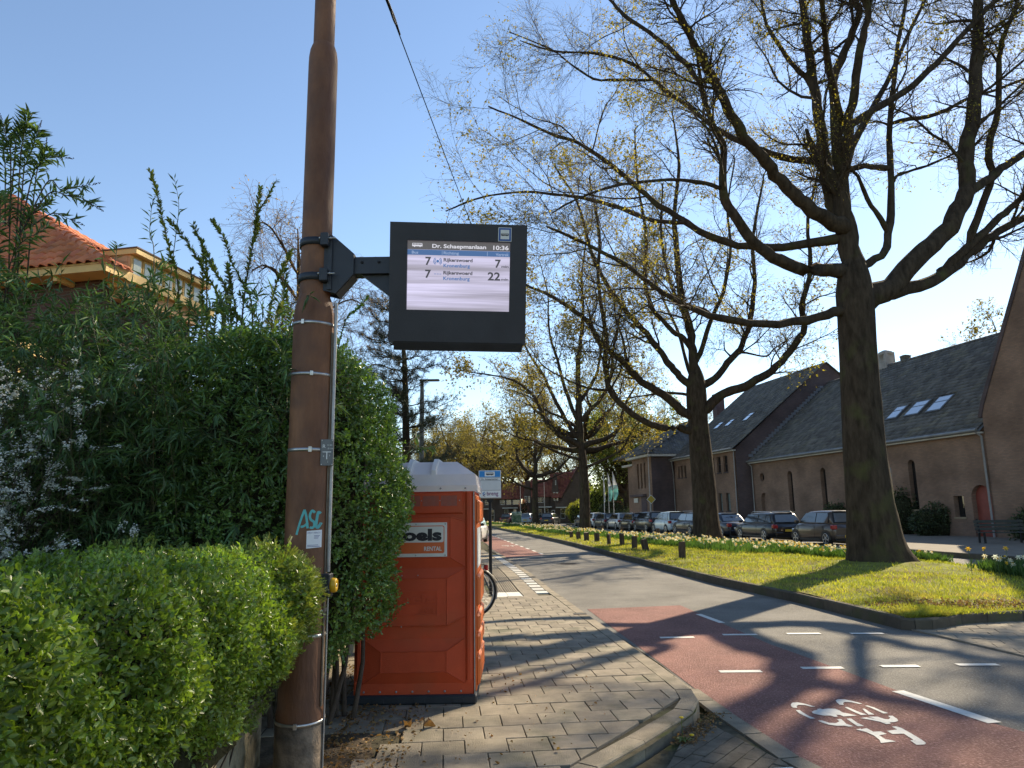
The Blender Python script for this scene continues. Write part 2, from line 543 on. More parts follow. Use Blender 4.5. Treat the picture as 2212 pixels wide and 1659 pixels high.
LIMBS_A = [
 [(9.76,19.5,-0.07,0.923),(9.67,19.5,0.65,0.743),(9.64,19.5,1.63,0.625),(9.63,19.5,2.88,0.556),(9.66,19.5,4.15,0.512),(9.71,19.5,5.45,0.492),(9.77,19.5,6.79,0.485),(9.8,19.5,7.61,0.501),(9.84,19.5,8.3,0.411),(9.88,19.5,8.92,0.2)],
 [(9.59,19.5,7.46,0.313),(9.69,19.5,8.17,0.297),(9.72,19.5,8.81,0.282),(9.72,19.5,9.79,0.26),(9.7,19.5,10.78,0.236)],
 [(9.35,19.5,9.14,0.212),(9.35,19.7,10.21,0.2),(9.35,19.83,10.94,0.192),(9.55,20.09,12.45,0.176),(9.69,20.35,14.04,0.158),(9.71,20.57,15.44,0.142),(9.77,20.8,16.98,0.125),(9.83,21,18.31,0.11)],
 [(9.66,19.5,10.45,0.188),(9.65,19.35,11.38,0.172),(9.59,19.14,12.61,0.151),(9.52,18.94,13.85,0.13),(9.65,18.85,14.35,0.122),(10.07,18.68,15.26,0.105),(10.33,18.56,15.94,0.093),(10.22,18.5,16.31,0.086)],
 [(9.73,19.5,11.12,0.162),(9.83,19.15,11.94,0.148),(9.85,18.68,13.01,0.13),(9.91,18.33,13.78,0.117),(9.97,17.97,14.54,0.104),(10.07,17.69,15.12,0.093),(9.99,17.5,15.51,0.086)],
 [(9.69,19.5,8.17,0.21),(9.3,19.41,8.34,0.202),(8.43,19.22,8.34,0.185),(7.65,19.05,8.49,0.169),(7.02,18.89,8.82,0.155),(6.53,18.72,9.32,0.141),(6.1,18.54,9.94,0.125),(5.92,18.41,10.45,0.114),(5.94,18.16,11.46,0.094),(5.73,18.03,11.91,0.084),(5.52,17.9,12.41,0.073),(5.31,17.71,13.13,0.057),(5.19,17.5,13.95,0.04)],
 [(9.81,19.5,7.22,0.145),(9.36,19.39,7.12,0.139),(8.46,19.18,6.86,0.127),(7.03,18.83,6.65,0.109),(5.67,18.49,6.73,0.091),(4.63,18.19,7.03,0.077),(3.61,17.87,7.57,0.062),(2.86,17.61,8.07,0.05),(1.76,17.26,8.52,0.035),(0.93,17,8.8,0.023)],
 [(5.85,18.2,10.35,0.06),(5.22,17.99,10.45,0.054),(4.34,17.7,10.38,0.046),(3.37,17.38,10.15,0.037),(2.48,17.07,9.86,0.028),(1.61,16.74,9.37,0.02),(1.05,16.5,8.94,0.014)],
 [(9.69,19.5,9.4,0.138),(8.68,19.64,9.27,0.128),(7.49,19.8,9.22,0.116),(6.6,19.92,9.38,0.107),(5.84,20.04,9.74,0.099),(5.37,20.11,10.12,0.094),(4.53,20.25,10.8,0.084),(3.93,20.35,11.42,0.076),(3.32,20.46,12.11,0.068),(2.69,20.56,12.68,0.06),(2.05,20.65,13.17,0.053),(1.39,20.74,13.45,0.046),(0.39,20.87,14.06,0.035),(-0.64,21,14.61,0.024)],
 [(5.48,20.3,10.15,0.072),(4.38,20.26,10.26,0.064),(3.23,20.21,10.74,0.054),(2.27,20.17,11.01,0.047),(1.3,20.13,11.15,0.039),(0.33,20.09,11.21,0.032),(-0.95,20.04,11,0.022),(-1.91,20,10.59,0.014)],
 [(9.52,19.5,9.6,0.213),(9.1,19.35,9.74,0.205),(8.54,19.14,9.98,0.194),(8.06,18.92,10.34,0.183),(7.51,18.64,10.86,0.169),(7.04,18.39,11.32,0.157),(6.51,18.1,11.81,0.144),(6.12,17.85,12.3,0.132),(5.78,17.58,12.84,0.119),(5.46,17.35,13.27,0.109),(5.14,17.12,13.69,0.099),(4.82,16.88,14.15,0.088),(4.51,16.65,14.55,0.078),(4.32,16.5,14.81,0.072)],
 [(9.39,19.8,12.23,0.105),(8.49,20.08,12.4,0.097),(7.69,20.33,12.76,0.09),(7.05,20.53,13.17,0.084),(6.41,20.75,13.75,0.078),(5.83,20.98,14.49,0.071),(5.29,21.17,15.07,0.065),(4.8,21.35,15.74,0.06),(4.03,21.6,16.55,0.051),(3,21.87,17.07,0.042),(1.57,22.22,17.43,0.03),(0.47,22.5,18.06,0.019)],
 [(4.83,21.5,15.83,0.049),(3.88,21.77,16.03,0.042),(2.98,22.02,16.21,0.036),(2.29,22.24,16.85,0.031),(1.59,22.48,17.65,0.024),(0.1,22.9,18.7,0.013)],
 [(9.42,20.4,14.81,0.087),(9.29,20.45,15.07,0.083),(8.96,20.59,15.76,0.075),(8.73,20.72,16.55,0.065),(8.5,20.87,17.44,0.055),(8.48,21,18.33,0.046)],
 [(5.52,17.5,13.18,0.075),(5.12,17.6,13.25,0.071),(4.89,17.72,13.79,0.067),(4.48,17.88,14.43,0.062),(4,18.03,15.02,0.056),(3.45,18.2,15.63,0.05),(3.12,18.32,16.14,0.045),(2.62,18.5,17,0.038)],
 [(9.74,19.5,7.46,0.313),(10.15,19.57,7.55,0.308),(11.09,19.75,8.04,0.295),(12.05,19.96,8.95,0.281),(13.11,20.17,9.82,0.265),(13.79,20.35,10.77,0.252),(14.16,20.48,11.53,0.243),(14.39,20.66,12.69,0.229),(14.98,20.9,14.29,0.209),(15.3,21.08,15.54,0.194),(15.62,21.26,16.82,0.178),(16.04,21.5,18.61,0.156)],
 [(14,20.3,11.16,0.145),(14.98,20.68,11.75,0.133),(15.81,21,12.34,0.122),(16.66,21.32,12.86,0.11),(18.13,21.83,13.72,0.091),(19.96,22.5,15.19,0.063)],
 [(9.67,19.5,7.41,0.235),(10.32,19.79,7.58,0.226),(12.19,20.6,8.17,0.2),(13.61,21.21,8.9,0.178),(15.2,21.89,9.98,0.152),(16.27,22.33,10.66,0.134),(17.48,22.78,11.28,0.114),(19.51,23.5,12.12,0.081)],
 [(13.51,20.5,8.89,0.144),(14.11,20.83,9.45,0.136),(15.26,21.39,10.36,0.121),(16.22,21.84,11.12,0.107),(17.19,22.27,11.82,0.094),(18.91,23,13.08,0.07)],
 [(9.77,19.5,8.43,0.121),(10.17,19.63,8.66,0.119),(10.88,19.86,9.06,0.115),(11.23,20.05,9.66,0.112),(11.66,20.38,10.82,0.106),(12.11,20.94,12.87,0.095),(12.6,21.38,14.62,0.086),(13.18,21.83,16.47,0.076),(13.86,22.27,18.42,0.065),(14.24,22.5,19.44,0.059)],
 [(12.16,21,12.4,0.087),(11.07,20.38,12.05,0.085),(10.11,19.8,11.63,0.082)],
 [(10.11,19.5,12.47,0.114),(10.86,19.72,13.14,0.11),(11.86,19.99,13.93,0.105),(12.73,20.23,14.64,0.1),(13.66,20.49,15.54,0.094),(14.63,20.76,16.56,0.088),(15.54,21,17.5,0.082),(16.25,21.19,18.19,0.077),(17.62,21.5,19.24,0.069)],
 [(12.69,21.5,13.62,0.072),(14.02,21.96,14.33,0.065),(15.03,22.31,14.99,0.06),(16.07,22.66,15.68,0.054),(17.17,23.01,16.13,0.049),(18.79,23.5,16.92,0.04)],
 [(12.3,21.2,11.47,0.053),(12.61,21.32,11.89,0.048),(13.42,21.55,12.44,0.041),(14.31,21.78,12.92,0.032),(15.14,22,13.4,0.025)],
 [(14.49,20.8,9.98,0.125),(15.15,21.01,11.41,0.115),(15.54,21.13,12.19,0.11),(15.51,21.24,12.98,0.104),(16.16,21.46,14.61,0.093),(16.7,21.73,16.75,0.079),(17.16,21.87,17.81,0.071),(17.76,22,18.81,0.064)],
 [(11.32,20.5,9.5,0.084),(10.77,20.01,10.32,0.069),(10.3,19.52,11.12,0.055),(9.98,19.3,11.41,0.048)],
 [(9.77,19.5,12.82,0.109),(9.03,18.24,13.55,0.091),(8.3,16.67,14.25,0.071),(7.24,14.42,14.77,0.045),(5.42,11.5,14.47,0.018)],
 [(9.73,19.5,11.12,0.108),(11.07,20.96,13.27,0.101),(13.37,22.92,16.38,0.088),(16.18,25.2,20.6,0.068),(19.43,27.5,25.46,0.04)],
]
LIMBS_B = [
 [(10.03,37.5,-0.14,0.787),(9.96,37.5,0.99,0.671),(9.94,37.5,2.89,0.605),(9.88,37.5,5.07,0.55),(9.84,37.5,6.55,0.517),(9.85,37.5,7.79,0.545),(9.88,37.5,8.68,0.423),(9.89,37.5,9.31,0.2)],
 [(9.8,37.5,5.39,0.302),(9.78,37.5,6.41,0.288),(9.76,37.5,8,0.266),(9.78,37.5,9.62,0.244),(9.73,37.5,10.84,0.227),(9.56,37.5,12.09,0.209),(9.37,37.5,12.93,0.197),(9.25,37.5,15.05,0.168),(9.25,37.5,18.08,0.126),(9.65,37.5,20.74,0.089),(9.55,37.5,23.47,0.051)],
 [(9.54,37.5,5.63,0.202),(8.79,37.4,5.86,0.194),(7.75,37.28,5.94,0.183),(6.97,37.18,6.18,0.175),(6.27,37.08,6.64,0.166),(5.66,36.97,7.26,0.158),(5.13,36.86,7.88,0.149),(4.99,36.76,8.74,0.141),(4.93,36.66,9.51,0.133),(5.03,36.55,10.44,0.124),(4.9,36.39,11.69,0.112),(4.64,36.13,13.8,0.091),(4.77,35.84,16.17,0.068),(4.35,35.5,18.95,0.041)],
 [(9.67,37.5,6.57,0.253),(9.31,37.41,6.72,0.246),(8.66,37.26,7.03,0.234),(8.03,37.06,7.64,0.219),(7.39,36.89,8.01,0.207),(6.76,36.73,8.39,0.194),(6.29,36.58,8.84,0.183),(5.82,36.42,9.36,0.171),(5.04,36.19,9.96,0.154),(4.5,36.02,10.48,0.142),(4.05,35.8,11.3,0.126),(3.13,35.52,12.03,0.106),(1.98,35.22,12.66,0.083),(0.62,34.87,13.21,0.059),(-0.73,34.5,13.97,0.032)],
 [(9.72,37.5,8,0.204),(9.43,37.56,8.26,0.2),(9,37.64,8.68,0.193),(8.66,37.74,9.28,0.187),(8.3,37.83,9.79,0.18),(7.88,37.95,10.57,0.171),(7.45,38.06,11.27,0.163),(6.78,38.21,12.16,0.152),(6.19,38.35,13.06,0.141),(5.51,38.52,14.16,0.127),(4.62,38.83,16.49,0.103),(4.06,39.17,19.36,0.074),(2.85,39.5,21.87,0.045)],
 [(9.76,37.5,10.02,0.144),(9.21,37.36,10.74,0.136),(8.81,37.29,10.97,0.133),(8.26,37.16,11.6,0.125),(7.63,37,12.39,0.117),(7.26,36.74,13.97,0.104),(7.39,36.37,16.34,0.084),(6.96,35.93,19.12,0.061),(6.86,35.5,21.91,0.038)],
 [(9.85,37.5,6.59,0.27),(10.16,37.44,6.98,0.263),(11.08,37.29,7.66,0.247),(11.87,37.18,7.94,0.235),(12.87,37.04,8.31,0.22),(13.67,36.92,8.79,0.206),(14.49,36.78,9.57,0.191),(15.22,36.63,10.46,0.175),(15.54,36.54,11.16,0.165),(15.48,36.38,12.37,0.148),(15.95,36.15,14.19,0.123),(15.95,35.83,16.74,0.088),(16.55,35.5,19.3,0.053)],
 [(9.83,37.5,7.92,0.202),(10.17,37.59,8.14,0.198),(11.09,37.82,8.69,0.187),(11.72,38.04,9.47,0.178),(12.6,38.3,10.37,0.166),(13.04,38.49,11.17,0.157),(13.33,38.62,11.75,0.151),(14,39.12,14.12,0.127),(14.33,39.75,17.24,0.096),(15.46,40.5,21.2,0.055)],
 [(12.56,39,9.76,0.064),(13.24,39.09,9.88,0.057),(14.38,39.24,10.06,0.045),(14.88,39.33,10.57,0.038),(15.61,39.43,11.03,0.029),(16.09,39.5,11.32,0.023)],
 [(11.8,38.5,10.16,0.055),(11.51,38.5,10.54,0.04),(11.65,38.5,10.97,0.027)],
 [(9.75,37.5,9.21,0.143),(10.44,37.84,10.5,0.133),(11.13,38.23,12.1,0.121),(12.02,38.64,13.75,0.107),(12.81,39.25,16.52,0.086),(13.03,39.87,19.53,0.063),(13.88,40.5,22.69,0.039)],
 [(9.73,37.5,10.84,0.124),(9.16,36.76,12.21,0.105),(8.43,36,13.54,0.087),(7.83,34.8,15.69,0.058),(7.76,33.5,17.92,0.029)],
 [(9.76,37.5,8,0.122),(9.72,38.76,9.64,0.108),(9.78,40.28,11.8,0.089),(9.4,41.98,14.29,0.064),(9.09,43.5,16.71,0.041)],
 [(9.46,37.5,7.69,0.088),(8.58,38.83,8.08,0.068),(7.6,40.17,8.15,0.046),(6.54,41.5,8.21,0.023)],
 [(6.17,35.9,8.71,0.072),(5.97,35.82,9.47,0.063),(5.76,35.73,10.47,0.052),(5.41,35.61,11.62,0.039),(5.37,35.5,12.78,0.026)],
 [(5.01,36,7.74,0.072),(4.15,35.75,7.79,0.062),(3.38,35.51,7.98,0.053),(2.62,35.26,8.33,0.044),(1.58,34.89,8.88,0.03),(0.85,34.5,9.86,0.016)],
]
LIMBS_C = [
 [(5.76,58,-0.83,0.354),(5.75,58,0.43,0.344),(5.78,58,3.13,0.323),(5.68,58,5.5,0.305),(5.55,58,7.31,0.29)],
 [(5.6,58,6.94,0.311),(5.55,58,9.13,0.278),(5.51,58,11.59,0.242),(5.51,58,13.46,0.214),(5.75,58,15.35,0.185),(6.08,58,17.9,0.147),(6.06,58,21.15,0.099),(6.55,58,24.46,0.049)],
 [(5.53,58,6.7,0.238),(5,57.88,7.18,0.225),(3.91,57.68,7.66,0.204),(2.96,57.46,8.5,0.182),(2.49,57.3,9.33,0.165),(1.8,57.01,10.87,0.135),(0.61,56.73,11.94,0.106),(-0.57,56.51,12.4,0.084),(-1.76,56.31,12.62,0.062),(-3.53,56,12.83,0.031)],
 [(5.5,58,7.55,0.208),(4.71,58.32,8.57,0.191),(4.04,58.69,9.99,0.17),(3.25,59.13,11.7,0.145),(2.55,59.56,13.44,0.121),(1.71,59.93,14.82,0.099),(0.73,60.46,17.07,0.067),(-0.01,61,19.52,0.034)],
 [(5.61,58,9.13,0.177),(4.96,57.69,10.32,0.162),(4.25,57.27,11.98,0.141),(3.78,56.82,13.86,0.119),(3.09,56.25,16.21,0.091),(3.01,55.56,19.13,0.058),(2.44,55,21.45,0.031)],
 [(5.72,58,6.7,0.238),(6.47,58.19,7.07,0.22),(7.86,58.51,7.57,0.188),(8.93,58.83,8.57,0.157),(9.28,59.14,9.97,0.126),(9.87,59.42,11.14,0.099),(10.73,59.72,12.32,0.067),(11.58,60,13.39,0.038)],
 [(5.73,58,5.26,0.134),(6.25,57.83,5.36,0.125),(7.65,57.36,5.9,0.1),(8.8,56.93,6.56,0.078),(9.26,56.61,7.47,0.061),(9.95,56.21,8.48,0.041),(10.51,56,8.8,0.03)],
 [(5.59,58,8.52,0.187),(6.5,57.65,9.68,0.169),(7.47,57.27,10.95,0.148),(8.08,56.85,12.57,0.126),(8.34,56.28,14.9,0.097),(8.95,55.56,17.79,0.06),(8.84,55,20.1,0.031)],
 [(5.59,58,10.36,0.157),(6.41,58.4,11.65,0.142),(7.25,58.85,13.23,0.124),(7.64,59.36,15.26,0.104),(8.24,60.15,18.47,0.071),(8.36,61,22.13,0.034)],
 [(5.57,58,5.86,0.134),(4.84,57.8,5.98,0.123),(3.87,57.53,6.33,0.108),(2.67,57.19,6.79,0.089),(1.72,56.9,7.26,0.073),(0.31,56.5,7.59,0.052),(-1.32,56,8.39,0.025)],
 [(5.57,58,7.91,0.135),(4.29,59.01,9.28,0.11),(2.87,59.89,10.17,0.087),(1.28,60.97,11.65,0.057),(-0.64,62,12.37,0.028)],
]
LIMBS_D = [
 [(2.64,86,-1.1,0.421),(2.58,86,0.44,0.395),(2.55,86,3.04,0.352),(2.6,86,5.84,0.305)],
 [(2.6,86,5.48,0.274),(2.66,86,8.31,0.22),(2.8,86,10.99,0.168),(2.68,86,13.71,0.115),(2.55,86,16.45,0.062)],
 [(2.6,86,5.84,0.259),(1.99,85.83,6.19,0.241),(0.94,85.49,7.24,0.204),(0.43,85.14,8.63,0.166),(0.62,84.85,9.84,0.135),(0.3,84.43,11.57,0.091),(-0.21,84,13.29,0.045)],
 [(2.69,86,5.92,0.259),(4.1,85.57,6.23,0.212),(5.32,85.18,6.63,0.17),(6.2,84.81,7.47,0.13),(6.9,84.47,8.31,0.095),(7.6,84,9.65,0.045)],
 [(2.6,86,5.48,0.183),(1.83,86.41,6.4,0.164),(0.06,87.18,7.9,0.128),(-1.37,87.86,9.43,0.096),(-2.84,88.43,10.42,0.068),(-4.34,89,11.43,0.04)],
 [(2.48,86,4.08,0.152),(1.6,85.65,4.35,0.137),(0.2,85.02,5.13,0.111),(-1.18,84.3,6.33,0.082),(-2.37,83.68,7.34,0.057),(-3.71,83,8.35,0.03)],
 [(2.67,86,4.96,0.152),(3.96,86.92,5.33,0.119),(5.48,88.04,6.07,0.076),(6.84,89,6.65,0.04)],
 [(2.64,86,7.43,0.184),(3.51,86.91,9.27,0.141),(4.32,87.81,11.17,0.099),(5,89,13.91,0.04)],
 [(2.65,86,8.14,0.184),(1.69,85.1,9.85,0.139),(1.18,84.2,11.7,0.095),(0.86,83,14.19,0.037)],
]
PIECES_SYM = [[(2.397,6.621),(2.433,6.675),(2.484,6.684),(2.532,6.624),(2.578,6.533),(2.543,6.535),(2.508,6.592),(2.457,6.600),(2.425,6.564),(2.410,6.506),(2.377,6.516),(2.378,6.556)],
 [(2.840,6.732),(2.876,6.765),(2.933,6.757),(2.981,6.690),(3.019,6.608),(2.991,6.599),(2.944,6.662),(2.894,6.672),(2.864,6.639),(2.840,6.574),(2.810,6.586),(2.819,6.665)],
 [(2.370,6.438),(2.404,6.442),(2.402,6.373),(2.408,6.262),(2.433,6.186),(2.390,6.184),(2.373,6.274),(2.362,6.345)],
 [(2.482,6.380),(2.519,6.419),(2.558,6.438),(2.560,6.463),(2.594,6.474),(2.604,6.450),(2.656,6.471),(2.716,6.461),(2.727,6.408),(2.727,6.346),(2.758,6.313),(2.802,6.251),(2.682,6.233),(2.674,6.278),(2.646,6.285),(2.631,6.226),(2.604,6.222),(2.588,6.262),(2.533,6.265),(2.489,6.308),(2.474,6.339)],
 [(2.815,6.505),(2.841,6.512),(2.862,6.390),(2.894,6.272),(2.841,6.263),(2.826,6.361),(2.819,6.445)],
 [(2.942,6.449),(2.962,6.448),(2.954,6.354),(2.956,6.272),(2.907,6.271),(2.922,6.366)],
 [(3.008,6.542),(3.034,6.547),(3.059,6.485),(3.069,6.389),(3.089,6.306),(3.045,6.298),(3.035,6.401),(3.025,6.487)],
 [(2.793,6.179),(2.855,6.199),(2.890,6.158),(2.902,6.148),(2.876,6.213),(2.951,6.213),(2.972,6.144),(2.999,6.133),(3.035,6.170),(3.045,6.228),(3.084,6.232),(3.073,6.139),(3.052,6.083),(3.014,6.057),(2.967,6.050),(2.956,6.013),(2.917,6.006),(2.897,6.072),(2.844,6.132)],
 [(2.426,6.125),(2.460,6.132),(2.491,6.065),(2.540,6.053),(2.587,6.097),(2.595,6.158),(2.630,6.162),(2.620,6.086),(2.611,6.031),(2.637,5.961),(2.597,5.954),(2.572,5.982),(2.518,5.981),(2.467,6.011),(2.438,6.068)],
 [(2.677,6.169),(2.717,6.171),(2.708,6.054),(2.721,5.962),(2.669,5.961),(2.671,6.056)],
 [(2.617,5.878),(2.663,5.902),(2.662,5.885),(2.713,5.909),(2.721,5.818),(2.780,5.822),(2.792,5.759),(2.720,5.729),(2.719,5.632),(2.739,5.623),(2.770,5.582),(2.643,5.552),(2.670,5.626),(2.679,5.723),(2.663,5.816)],
 [(2.833,5.833),(2.927,5.863),(2.925,5.939),(2.960,5.946),(2.980,5.904),(2.979,5.843),(2.979,5.758),(2.974,5.611),(2.962,5.534),(2.933,5.505),(2.874,5.500),(2.882,5.600),(2.913,5.611),(2.922,5.761),(2.834,5.757)]]
# ================================================================ ground, road, pavements
ASPH = M('asphalt', (0.17, 0.158, 0.136), 0.9, 0.28, 0.9, 0.9, 75.0, spec=0.2, spots=((0.29, 0.275, 0.25), 48.0, 0.5, 0.72), detail=9.0)
REDA = M('red_asphalt', (0.215, 0.105, 0.085), 0.9, 0.26, 1.3, 0.9, 70.0, spec=0.2, spots=((0.38, 0.22, 0.19), 46.0, 0.5, 0.72), detail=9.0)
PAINT = M('road_paint', (0.60, 0.585, 0.53), 0.7, 0.08, 14.0, 0.2, 150.0, spots=((0.35, 0.33, 0.31), 30.0, 0.62, 0.8))
TILE = M('concrete_tile', (0.255, 0.218, 0.162), 0.9, 0.2, 7.0, 0.5, 120.0, orand=0.16, spec=0.25, spots=((0.13, 0.125, 0.085), 3.1, 0.54, 0.72))
TILEI = M('concrete_tile_mass', (0.255, 0.218, 0.162), 0.9, 0.2, 7.0, 0.5, 120.0, isl=0.16, spec=0.25)
KERB = M('kerb_concrete', (0.25, 0.212, 0.155), 0.9, 0.22, 5.0, 0.5, 90.0, orand=0.1, spec=0.25, spots=((0.10, 0.095, 0.06), 2.4, 0.52, 0.72))
KERBD = M('shaded_kerb_concrete', (0.10, 0.085, 0.062), 0.95, 0.25, 4.0, 0.6, 70.0, orand=0.1, spec=0.2, spots=((0.08, 0.085, 0.04), 1.8, 0.5, 0.7))  # darkened concrete: the shade on the kerb face is in the colour
WHITET = M('white_tile', (0.56, 0.55, 0.5), 0.8, 0.1, 9.0, 0.2, 90.0, orand=0.08)
DARKT = M('grey_tile', (0.15, 0.14, 0.12), 0.85, 0.12, 9.0, 0.2, 90.0, orand=0.08)
BRICKP = M('paving_brick', (0.155, 0.13, 0.095), 0.95, 0.25, 9.0, 0.6, 110.0, isl=0.22, spec=0.2, spots=((0.07, 0.062, 0.045), 2.6, 0.48, 0.66))
SOIL = M('soil', (0.11, 0.085, 0.058), 1.0, 0.45, 7.0, 0.8, 60.0, spec=0.1)
JOINT = M('sandy_joint', (0.085, 0.075, 0.05), 1.0, 0.4, 9.0, 0.4, 90.0, spec=0.1, spots=((0.07, 0.09, 0.025), 2.0, 0.52, 0.7))
EARTH = M('earth', (0.07, 0.075, 0.035), 1.0, 0.4, 0.7, 0.4, 20.0, spec=0.1)
FARP = M('far_paving', (0.19, 0.165, 0.13), 0.95, 0.15, 3.0, 0.3, 50.0)

def sheet(name, pts, z, mat, parent=None, kind='structure', label=None, cat=None):
    o = MB().poly([(x, y, z) for x, y in pts]).build(name, mat, parent, fix=False)
    if o.data.polygons[0].normal.z < 0:
        o.data.flip_normals()
    if kind and parent is None: o['kind'] = kind
    return o

ground = sheet('ground', [(-900, -300), (900, -300), (900, 1500), (-900, 1500)], -0.06, EARTH)
LK = [(2.9, -8.0), (1.72, 6.53), (1.62, 8.29), (1.22, 12.0), (0.82, 16.2), (0.69, 17.6), (0.29, 21.5), (-0.4, 27.9), (-0.98, 33.0), (-1.55, 40.0), (-3.3, 55.0), (-6.4, 78.0), (-14, 110), (-34, 150)]
RK = [(13.5, -8.0), (9.2, 6.0), (7.2, 9.6), (5.39, 10.4), (5.28, 11.6), (5.13, 13.34), (4.6, 16.63), (3.99, 23.3), (3.55, 28.0), (2.94, 35.1), (2.47, 39.7), (0.98, 52.2), (-2.3, 78.5), (-9.5, 110), (-29, 152)]
road = sheet('road', LK + RK[::-1], 0.0, ASPH)
far_street = sheet('far_street', [(7.2, 9.2), (16.5, 8.0), (19.5, 9.0), (16.9, 26), (16.1, 32.8), (9.9, 71.7), (6.0, 92), (30, 96), (30, 103), (-40, 106), (-40, 100), (3.4, 90), (5.2, 71), (8.6, 42), (10.0, 35), (11.6, 25.7), (13.0, 17.5), (13.4, 12.5), (11, 11)], -0.004, ASPH)

def mark(pts, z=0.008, m=None, name='lane_marking'):
    return sheet(name, pts, z, m or PAINT, road, None)

# red cycle lane, near and far
sheet('cycle_lane', [(3.6, -8), (1.95, 5.2), (1.78, 6.31), (1.66, 8.0), (1.26, 12.97), (2.97, 13.29), (3.12, 10.96), (3.22, 9.42), (3.34, 8.67), (3.53, 7.3), (3.66, 6.3), (4.0, 5.3), (6.0, -8)], 0.004, REDA, road, None)
sheet('cycle_lane', [(-0.33, 27.3), (-0.94, 33.0), (-1.5, 40.0), (-3.25, 55.0), (-6.35, 78.0), (-5.0, 78.0), (-2.71, 62.1), (-1.0, 48.3), (-0.05, 39.57), (0.72, 33.15), (1.17, 29.0)], 0.004, REDA, road, None)

def dash(p, q, w):
    dx, dy = q[0] - p[0], q[1] - p[1]
    L = hypot(dx, dy); nx, ny = -dy / L * w / 2, dx / L * w / 2
    mark([(p[0] + nx, p[1] + ny), (p[0] - nx, p[1] - ny), (q[0] - nx, q[1] - ny), (q[0] + nx, q[1] + ny)])

for p, q in [((1.94, 10.02), (2.40, 10.02)), ((2.83, 10.17), (3.29, 10.15)), ((3.71, 10.18), (4.16, 10.16)), ((4.55, 10.12), (4.98, 10.09)),
             ((2.15, 7.94), (2.59, 7.93)), ((3.06, 8.05), (3.5, 8.04)), ((3.93, 8.08), (4.33, 8.07)), ((4.76, 8.1), (5.19, 8.08))]:
    dash(p, q, 0.105)
dash((3.0, 12.15), (3.12, 11.2), 0.1)
dash((3.55, 7.03), (3.77, 6.0), 0.125)
BL = [(1.15, 29.2), (0.72, 33.15), (-0.05, 39.57), (-1.0, 48.3), (-2.71, 62.1), (-5.0, 78.0)]
def along(pl, s):
    for a, b in zip(pl, pl[1:]):
        l = hypot(b[0] - a[0], b[1] - a[1])
        if s <= l: return (a[0] + (b[0] - a[0]) * s / l, a[1] + (b[1] - a[1]) * s / l)
        s -= l
    return pl[-1]
s = 0.2
while s < 46:
    dash(along(BL, s), along(BL, s + 0.95), 0.11)
    s += 2.1

# manhole
mh = MB().lathe([(0.0, 0.0), (0.30, 0.0), (0.33, -0.002), (0.36, 0.003), (0.40, 0.003)], 28)
for i in range(6):
    y = -0.2 + 0.08 * i
    w = math.sqrt(max(0, 0.27 ** 2 - y * y))
    mh.box(-w, w, y - 0.012, y + 0.012, 0.0, 0.006)
IRON = M('cast_iron', (0.055, 0.05, 0.045), 0.7, 0.3, 20, 0.4, 120, metal=0.3)
mho = mh.build('manhole_cover', IRON, road); mho.location = (1.75, 24.0, 0.006)

# ------------------------------------------------ left pavement
PZ = 0.10
pav = sheet('pavement', [(-30, -6), (-0.9, 2.6), (0.51, 4.8), (0.9, 5.3), (1.18, 5.7), (1.45, 6.15), (1.56, 6.5), (1.53, 7.16), (1.43, 8.29), (1.08, 11.91), (0.74, 15.3), (0.2, 21.5), (-0.5, 27.9), (-1.1, 33), (-1.7, 40), (-3.5, 55), (-6.6, 78), (-14.2, 110), (-34.4, 150), (-60, 150), (-40, 60)], PZ - 0.022, JOINT)
KO = [(-1.2, 2.35), (-0.35, 3.6), (0.10, 4.28), (0.51, 4.86), (0.9, 5.37), (1.18, 5.77), (1.42, 6.12), (1.555, 6.45), (1.585, 6.8), (1.56, 7.2), (1.46, 8.29), (1.285, 10.1), (1.11, 11.91), (0.94, 13.6), (0.77, 15.3), (0.60, 17.4), (0.42, 19.5), (0.22, 21.5), (-0.14, 24.7), (-0.48, 27.9), (-0.78, 30.4), (-1.06, 33)]
def offset_pl(pl, d):
    out = []
    for i, p in enumerate(pl):
        a = pl[max(0, i - 1)]; b = pl[min(len(pl) - 1, i + 1)]
        dx, dy = b[0] - a[0], b[1] - a[1]; l = hypot(dx, dy)
        out.append((p[0] - dy / l * d, p[1] + dx / l * d))
    return out
kerb = thing('kerb', None, None); kerb['kind'] = 'structure'
def kerb_row(pl, wid, z0, z1, mat, parent, step=None, side=1, lip=0.012, name='kerb_stone'):
    inn = offset_pl(pl, wid * side)
    for i in range(len(pl) - 1):
        a, b, c, d = Vector(pl[i]), Vector(pl[i + 1]), Vector(inn[i + 1]), Vector(inn[i])
        L = (b - a).length
        n = max(1, round(L / step)) if step else 1
        for k in range(n):
            f0, f1 = k / n + 0.004 / L, (k + 1) / n - 0.004 / L
            A, B, Cc, Dd = a.lerp(b, f0), a.lerp(b, f1), d.lerp(c, f1), d.lerp(c, f0)
            e = (Dd - A).normalized() * lip
            dz = random.uniform(-.004, .004)
            V = [(*A, z0), (*B, z0), (*Cc, z0), (*Dd, z0), (*A, z1 - lip + dz), (*B, z1 - lip + dz), (*(A + e), z1 + dz), (*(B + e), z1 + dz), (*Cc, z1 + dz), (*Dd, z1 + dz)]
            F = [(0, 1, 5, 4), (4, 5, 7, 6), (6, 7, 8, 9), (1, 2, 8, 7, 5), (0, 4, 6, 9, 3), (2, 3, 9, 8)]
            MB().add(V, F).build(name, mat, parent)
kerb_row(KO, 0.15, -0.05, PZ + 0.002, KERB, kerb, step=1.0)
